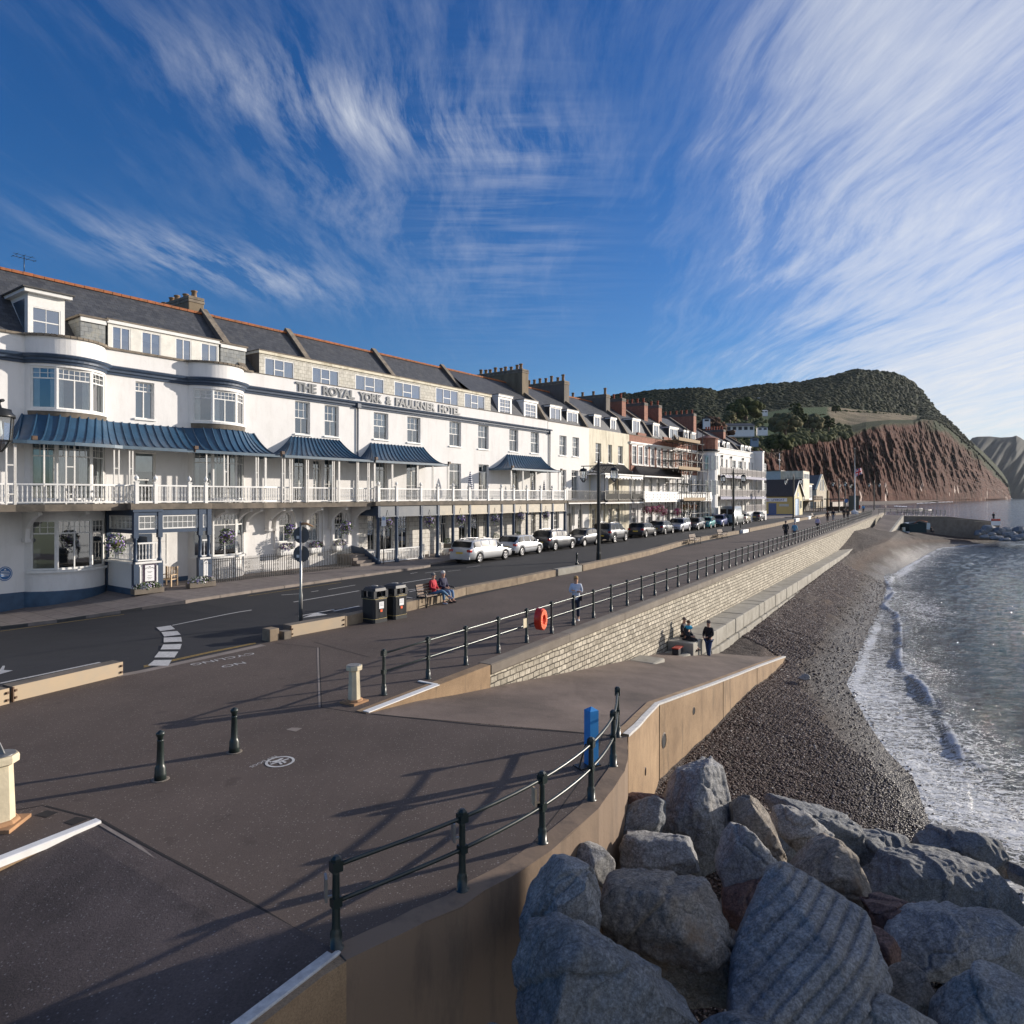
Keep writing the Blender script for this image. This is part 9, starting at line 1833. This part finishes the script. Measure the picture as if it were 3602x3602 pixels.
person(P(3279,1877,121),face(170),'dark figure sitting on the shingle right of the shelter',(.015,.015,.02),(.015,.015,.02),(.03,.03,.03),h=1.75,pose='sit',armpose='lap',detail=False)
person(P(3495,1833,138),face(20),'angler in dark clothes standing at the end of the breakwater',(.02,.02,.025),(.02,.02,.03),(.25,.05,.04),h=1.75,armpose='lap',detail=False,hat=(.3,.05,.05))
t=thing('notice_board','red and white notice board at the breakwater end','sign',P(3502,1848,134.5));mb=MB();mb.box(-.9,.9,-.06,0,0,1.3);mb.build('board',MT['paper'],t);mb=MB();mb.box(-.9,.9,-.09,-.065,.85,1.3);mb.build('header',MT['tail_red'],t)
rr=random.Random(5)
for i,(u,v,w_,h_)in enumerate(((3455,1872,36,22),(3485,1862,52,34),(3470,1888,40,16),(3520,1868,40,30),(3545,1864,34,26),(3560,1882,50,28),(3590,1866,44,30),(3510,1892,50,20),(3600,1890,60,24),(3440,1878,24,16),(3540,1898,46,14),(3630,1876,50,34),(3575,1898,44,14),(3495,1880,30,18))):
 L_=[(u+cos(a)*w_/2*rr.uniform(.8,1.05),v+sin(a)*h_/2*rr.uniform(.75,1.05))for a in[k*2*pi/11 for k in range(11)]]
 hull_rock('boulder','grey boulder in the pile at the breakwater end',L_,132-(v-1860)*.28,RM[(i%3)and 1 or 4],500+i,.8,group='boulders at the breakwater end')
cB=Vector((17.5*.905-6.1*.425,17.5*.425+6.1*.905,0));t=thing('shade_block','tall concrete block added unseen off the right edge to shade the near wall and boulders','shade block',(cB.x,cB.y,SEA),math.atan2(.425,.905));mb=MB();mb.box(-1.5,1.5,-1.6,1.5,-2,4.5-SEA);mb.box(-1.5,1.5,-6,-1.55,-2,2.6-SEA);mb.build('block',MT['concrete'],t,bevel=.08)  # unseen block, added only to cast shade on the near wall and boulders
t=thing('direction_sign','small blue round sign on a pole near the far benches','sign',G(2976,1800)+Vector((0,0,0)));mb=MB();mb.lathe([(.05,0),(.05,2.4)],n=6);mb.build('pole',MT['steel'],t);mb=MB();mb.lathe([(.42,-.03),(.42,.03)],n=16);o=mb.build('disc',mk('sign_blue_far',(.05,.16,.42),.5),t);o.rotation_euler=(R(90),0,0);o.location=(0,-.08,2.4)
t=thing('shelter','dark shelter with people around it at the far end of the promenade','shelter',gq(160,-9));mb=MB();[mb.box(x-.06,x+.06,y-.06,y+.06,0,2.6)for x in(-3,0,3)for y in(-1,1)];mb.build('frame',MT['iron'],t);mb=MB();mb.box(-3.4,3.4,-1.4,1.4,2.6,2.85);mb.build('roof',MT['iron'],t);mb=MB();mb.box(-3,3,.7,1.0,.4,.5);mb.box(-3,3,.95,1.0,0,1.0);mb.build('seat',MT['wood_dark'],t)
t=thing('information_board','tall dark information board right of the flagpole','sign',gq(150,-5.5));mb=MB();mb.box(-1.1,1.1,-.06,.06,.6,3.6);mb.build('board',MT['iron_green'],t);mb=MB();[mb.box(x-.06,x+.06,-.05,.05,0,.6)for x in(-.9,.9)];mb.build('post',MT['iron'],t)
cam=bpy.data.cameras.new('camera');co=bpy.data.objects.new('camera',cam);COL.objects.link(co);SC.camera=co
co.location=(0,0,CH);co.rotation_euler=(pi/2,0,0);cam.sensor_width=36;cam.lens=F/3602*36;cam.shift_y=-(1801-HV)/3602;cam.clip_start=.1;cam.clip_end=30000
SUN_AZ=math.atan2(.905,.425);EL=R(13.0)
sl_=bpy.data.lights.new('sun','SUN');sl_.energy=5.0;sl_.angle=R(.5);sl_.color=(1,.905,.79);so_=bpy.data.objects.new('sun',sl_);COL.objects.link(so_)
sd_=Vector((sin(SUN_AZ)*cos(EL),cos(SUN_AZ)*cos(EL),sin(EL)));so_.rotation_euler=sd_.to_track_quat('Z','Y').to_euler()
mh=bpy.data.materials.new('haze');mh.use_nodes=True;nt=mh.node_tree;nt.nodes.clear();oo=nt.nodes.new('ShaderNodeOutputMaterial');pv_=nt.nodes.new('ShaderNodeVolumePrincipled');pv_.inputs['Color'].default_value=(.80,.88,1,1);pv_.inputs['Density'].default_value=.000014;pv_.inputs['Anisotropy'].default_value=.3;nt.links.new(pv_.outputs[0],oo.inputs['Volume'])
mb=MB();mb.box(-1600,14500,-320,14500,-8.5,420);tag(mb.build('haze',mh),kind='stuff')
w=bpy.data.worlds.new('World');SC.world=w;w.use_nodes=True;t=w.node_tree;t.nodes.clear()
class WN(NT):
 def __init__(s):s.t=t
m=WN();out=m.n('ShaderNodeOutputWorld');bg=m.n('ShaderNodeBackground');m.l(bg.outputs[0],out.inputs[0]);bg.inputs[1].default_value=.088
skyt=m.n('ShaderNodeTexSky');skyt.sky_type='NISHITA';skyt.sun_disc=False;skyt.sun_elevation=EL;skyt.sun_rotation=SUN_AZ;skyt.altitude=0;skyt.air_density=1.0;skyt.dust_density=.25;skyt.ozone_density=5.0
hs=m.n('ShaderNodeHueSaturation');hs.inputs['Saturation'].default_value=1.18;hs.inputs['Value'].default_value=1.0;m.l(skyt.outputs[0],hs.inputs['Color'])
tc=m.n('ShaderNodeTexCoord');D_=tc.outputs['Generated'];m.tc=tc
sp=m.n('ShaderNodeSeparateXYZ');m.l(D_,sp.inputs[0]);zc=m.math('MAXIMUM',sp.outputs[2],.0);zz_=m.math('ADD',zc,.07)
px=m.math('DIVIDE',sp.outputs[0],zz_);py=m.math('DIVIDE',sp.outputs[1],zz_)
cb=m.n('ShaderNodeCombineXYZ');m.l(px,cb.inputs[0]);m.l(py,cb.inputs[1]);pl=cb.outputs[0]
def mapv(vec,rot,scale,loc=(0,0,0)):
 a=m.n('ShaderNodeMapping');a.inputs[2].default_value=(0,0,rot);a.inputs[3].default_value=scale;a.inputs[1].default_value=loc;m.l(vec,a.inputs[0]);return a.outputs[0]
def tow(rot_deg):return R(rot_deg)
wn_=m.n('ShaderNodeTexNoise');wn_.inputs['Scale'].default_value=.6;wn_.inputs['Detail'].default_value=2;m.l(pl,wn_.inputs['Vector'])
wpn=m.n('ShaderNodeVectorMath');wpn.operation='MULTIPLY_ADD';m.l(wn_.outputs['Color'],wpn.inputs[0]);wpn.inputs[1].default_value=(.6,.6,0);m.l(pl,wpn.inputs[2]);plw=wpn.outputs[0]
s1=m.noise(1.0,8,mapv(plw,R(20),(4.6,.9,1)),rough=.68);s2=m.noise(1.0,9,mapv(plw,R(28),(15,2.2,1),(3,1,0)),rough=.7);s3=m.noise(1.0,5,mapv(pl,R(10),(.55,.35,1),(7,2,0)),rough=.5)
az=m.math('ARCTAN2',sp.outputs[0],sp.outputs[1])
side=m.ramp(m.math('MULTIPLY_ADD',az,.6,.5),[(.10,.0),(.56,.0),(.68,.35),(.80,1),(1,1)])
hor=m.ramp(sp.outputs[2],[(0,1),(.16,.55),(.4,.1),(.7,0)])
cov=m.math('ADD',m.math('MULTIPLY',side,.33),m.math('MULTIPLY',hor,.07))
v_=m.math('ADD',m.math('ADD',m.math('MULTIPLY',s1,.45),m.math('MULTIPLY',s2,.38)),m.math('MULTIPLY',s3,.35))
v_=m.math('ADD',m.math('SUBTRACT',v_,.095),cov)
c1=m.ramp(v_,[(.56,0),(.68,.16),(.80,.6),(.95,1)])
def blobm(az0,el0,wa,we,tilt=0):
 e=m.math('ARCSINE',sp.outputs[2]);da=m.math('SUBTRACT',az,az0);de=m.math('SUBTRACT',m.math('SUBTRACT',e,el0),m.math('MULTIPLY',da,tilt))
 q=m.math('ADD',m.math('POWER',m.math('ABSOLUTE',m.math('DIVIDE',da,wa)),2.0),m.math('POWER',m.math('ABSOLUTE',m.math('DIVIDE',de,we)),2.0))
 return m.math('POWER',2.718,m.math('MULTIPLY',q,-1.0))
def ae(u,v):a=math.atan2(u-CU,F);return a,math.atan2((HV-v),math.hypot(F,u-CU))
a1,e1=ae(1350,410);b1_=blobm(a1,e1,.27,.042,-.10)
a2,e2=ae(1230,650);b2_=blobm(a2,e2,.20,.11,-.3);a3,e3=ae(750,930);b3_=blobm(a3,e3,.16,.03,-.1);a4,e4=ae(1800,700);b4_=blobm(a4,e4,.13,.15,0);a5,e5=ae(1560,130);b5_=blobm(a5,e5,.3,.09,0)
fz=m.noise(1.0,8,mapv(plw,R(-35),(7,1.8,1)),rough=.68);rip=m.noise(1.0,4,mapv(pl,R(80),(2.0,15,1)),rough=.6,dist=.3)
fzz=m.ramp(fz,[(.42,0),(.68,1)]);ripr=m.ramp(rip,[(.42,0),(.66,1)])
x1=m.math('MULTIPLY',m.math('ADD',m.math('MULTIPLY',b1_,.5),m.math('ADD',m.math('MULTIPLY',b2_,.26),m.math('MULTIPLY',b3_,.5))),fzz)
x2=m.math('ADD',m.math('MULTIPLY',m.math('MULTIPLY',b4_,.14),ripr),m.math('MULTIPLY',m.math('MULTIPLY',b5_,.18),fzz))
dens=m.math('ADD',m.math('MULTIPLY',m.math('MULTIPLY',c1,m.ramp(m.math('MULTIPLY_ADD',az,.6,.5),[(.15,.28),(.55,.42),(.70,.85),(.85,1)])),.85),m.math('ADD',x1,x2));cl=m.n('ShaderNodeClamp');m.l(dens,cl.inputs[0])
cc=m.ramp(sp.outputs[2],[(0,(7.6,7.4,7.3)),(.3,(7.2,7.4,7.8)),(1,(5.6,6.1,7.0))])
deepen=m.ramp(sp.outputs[2],[(0,(1,1,1)),(.3,(1.6,1.06,1.14)),(.65,(1.85,1.04,1.24)),(1,(1.85,1.02,1.28))])
skyc=m.mix(1,hs.outputs[0],deepen,'MULTIPLY')
m.l(m.mix(cl.outputs[0],skyc,cc),bg.inputs[0])
vs=SC.view_settings;vs.view_transform='Standard';vs.look='None';vs.gamma=1;vs.exposure=.38;vs.use_curve_mapping=False
SC.render.engine='CYCLES';SC.render.resolution_x=1024;SC.render.resolution_y=1024
SC.cycles.max_bounces=6;SC.cycles.transparent_max_bounces=12
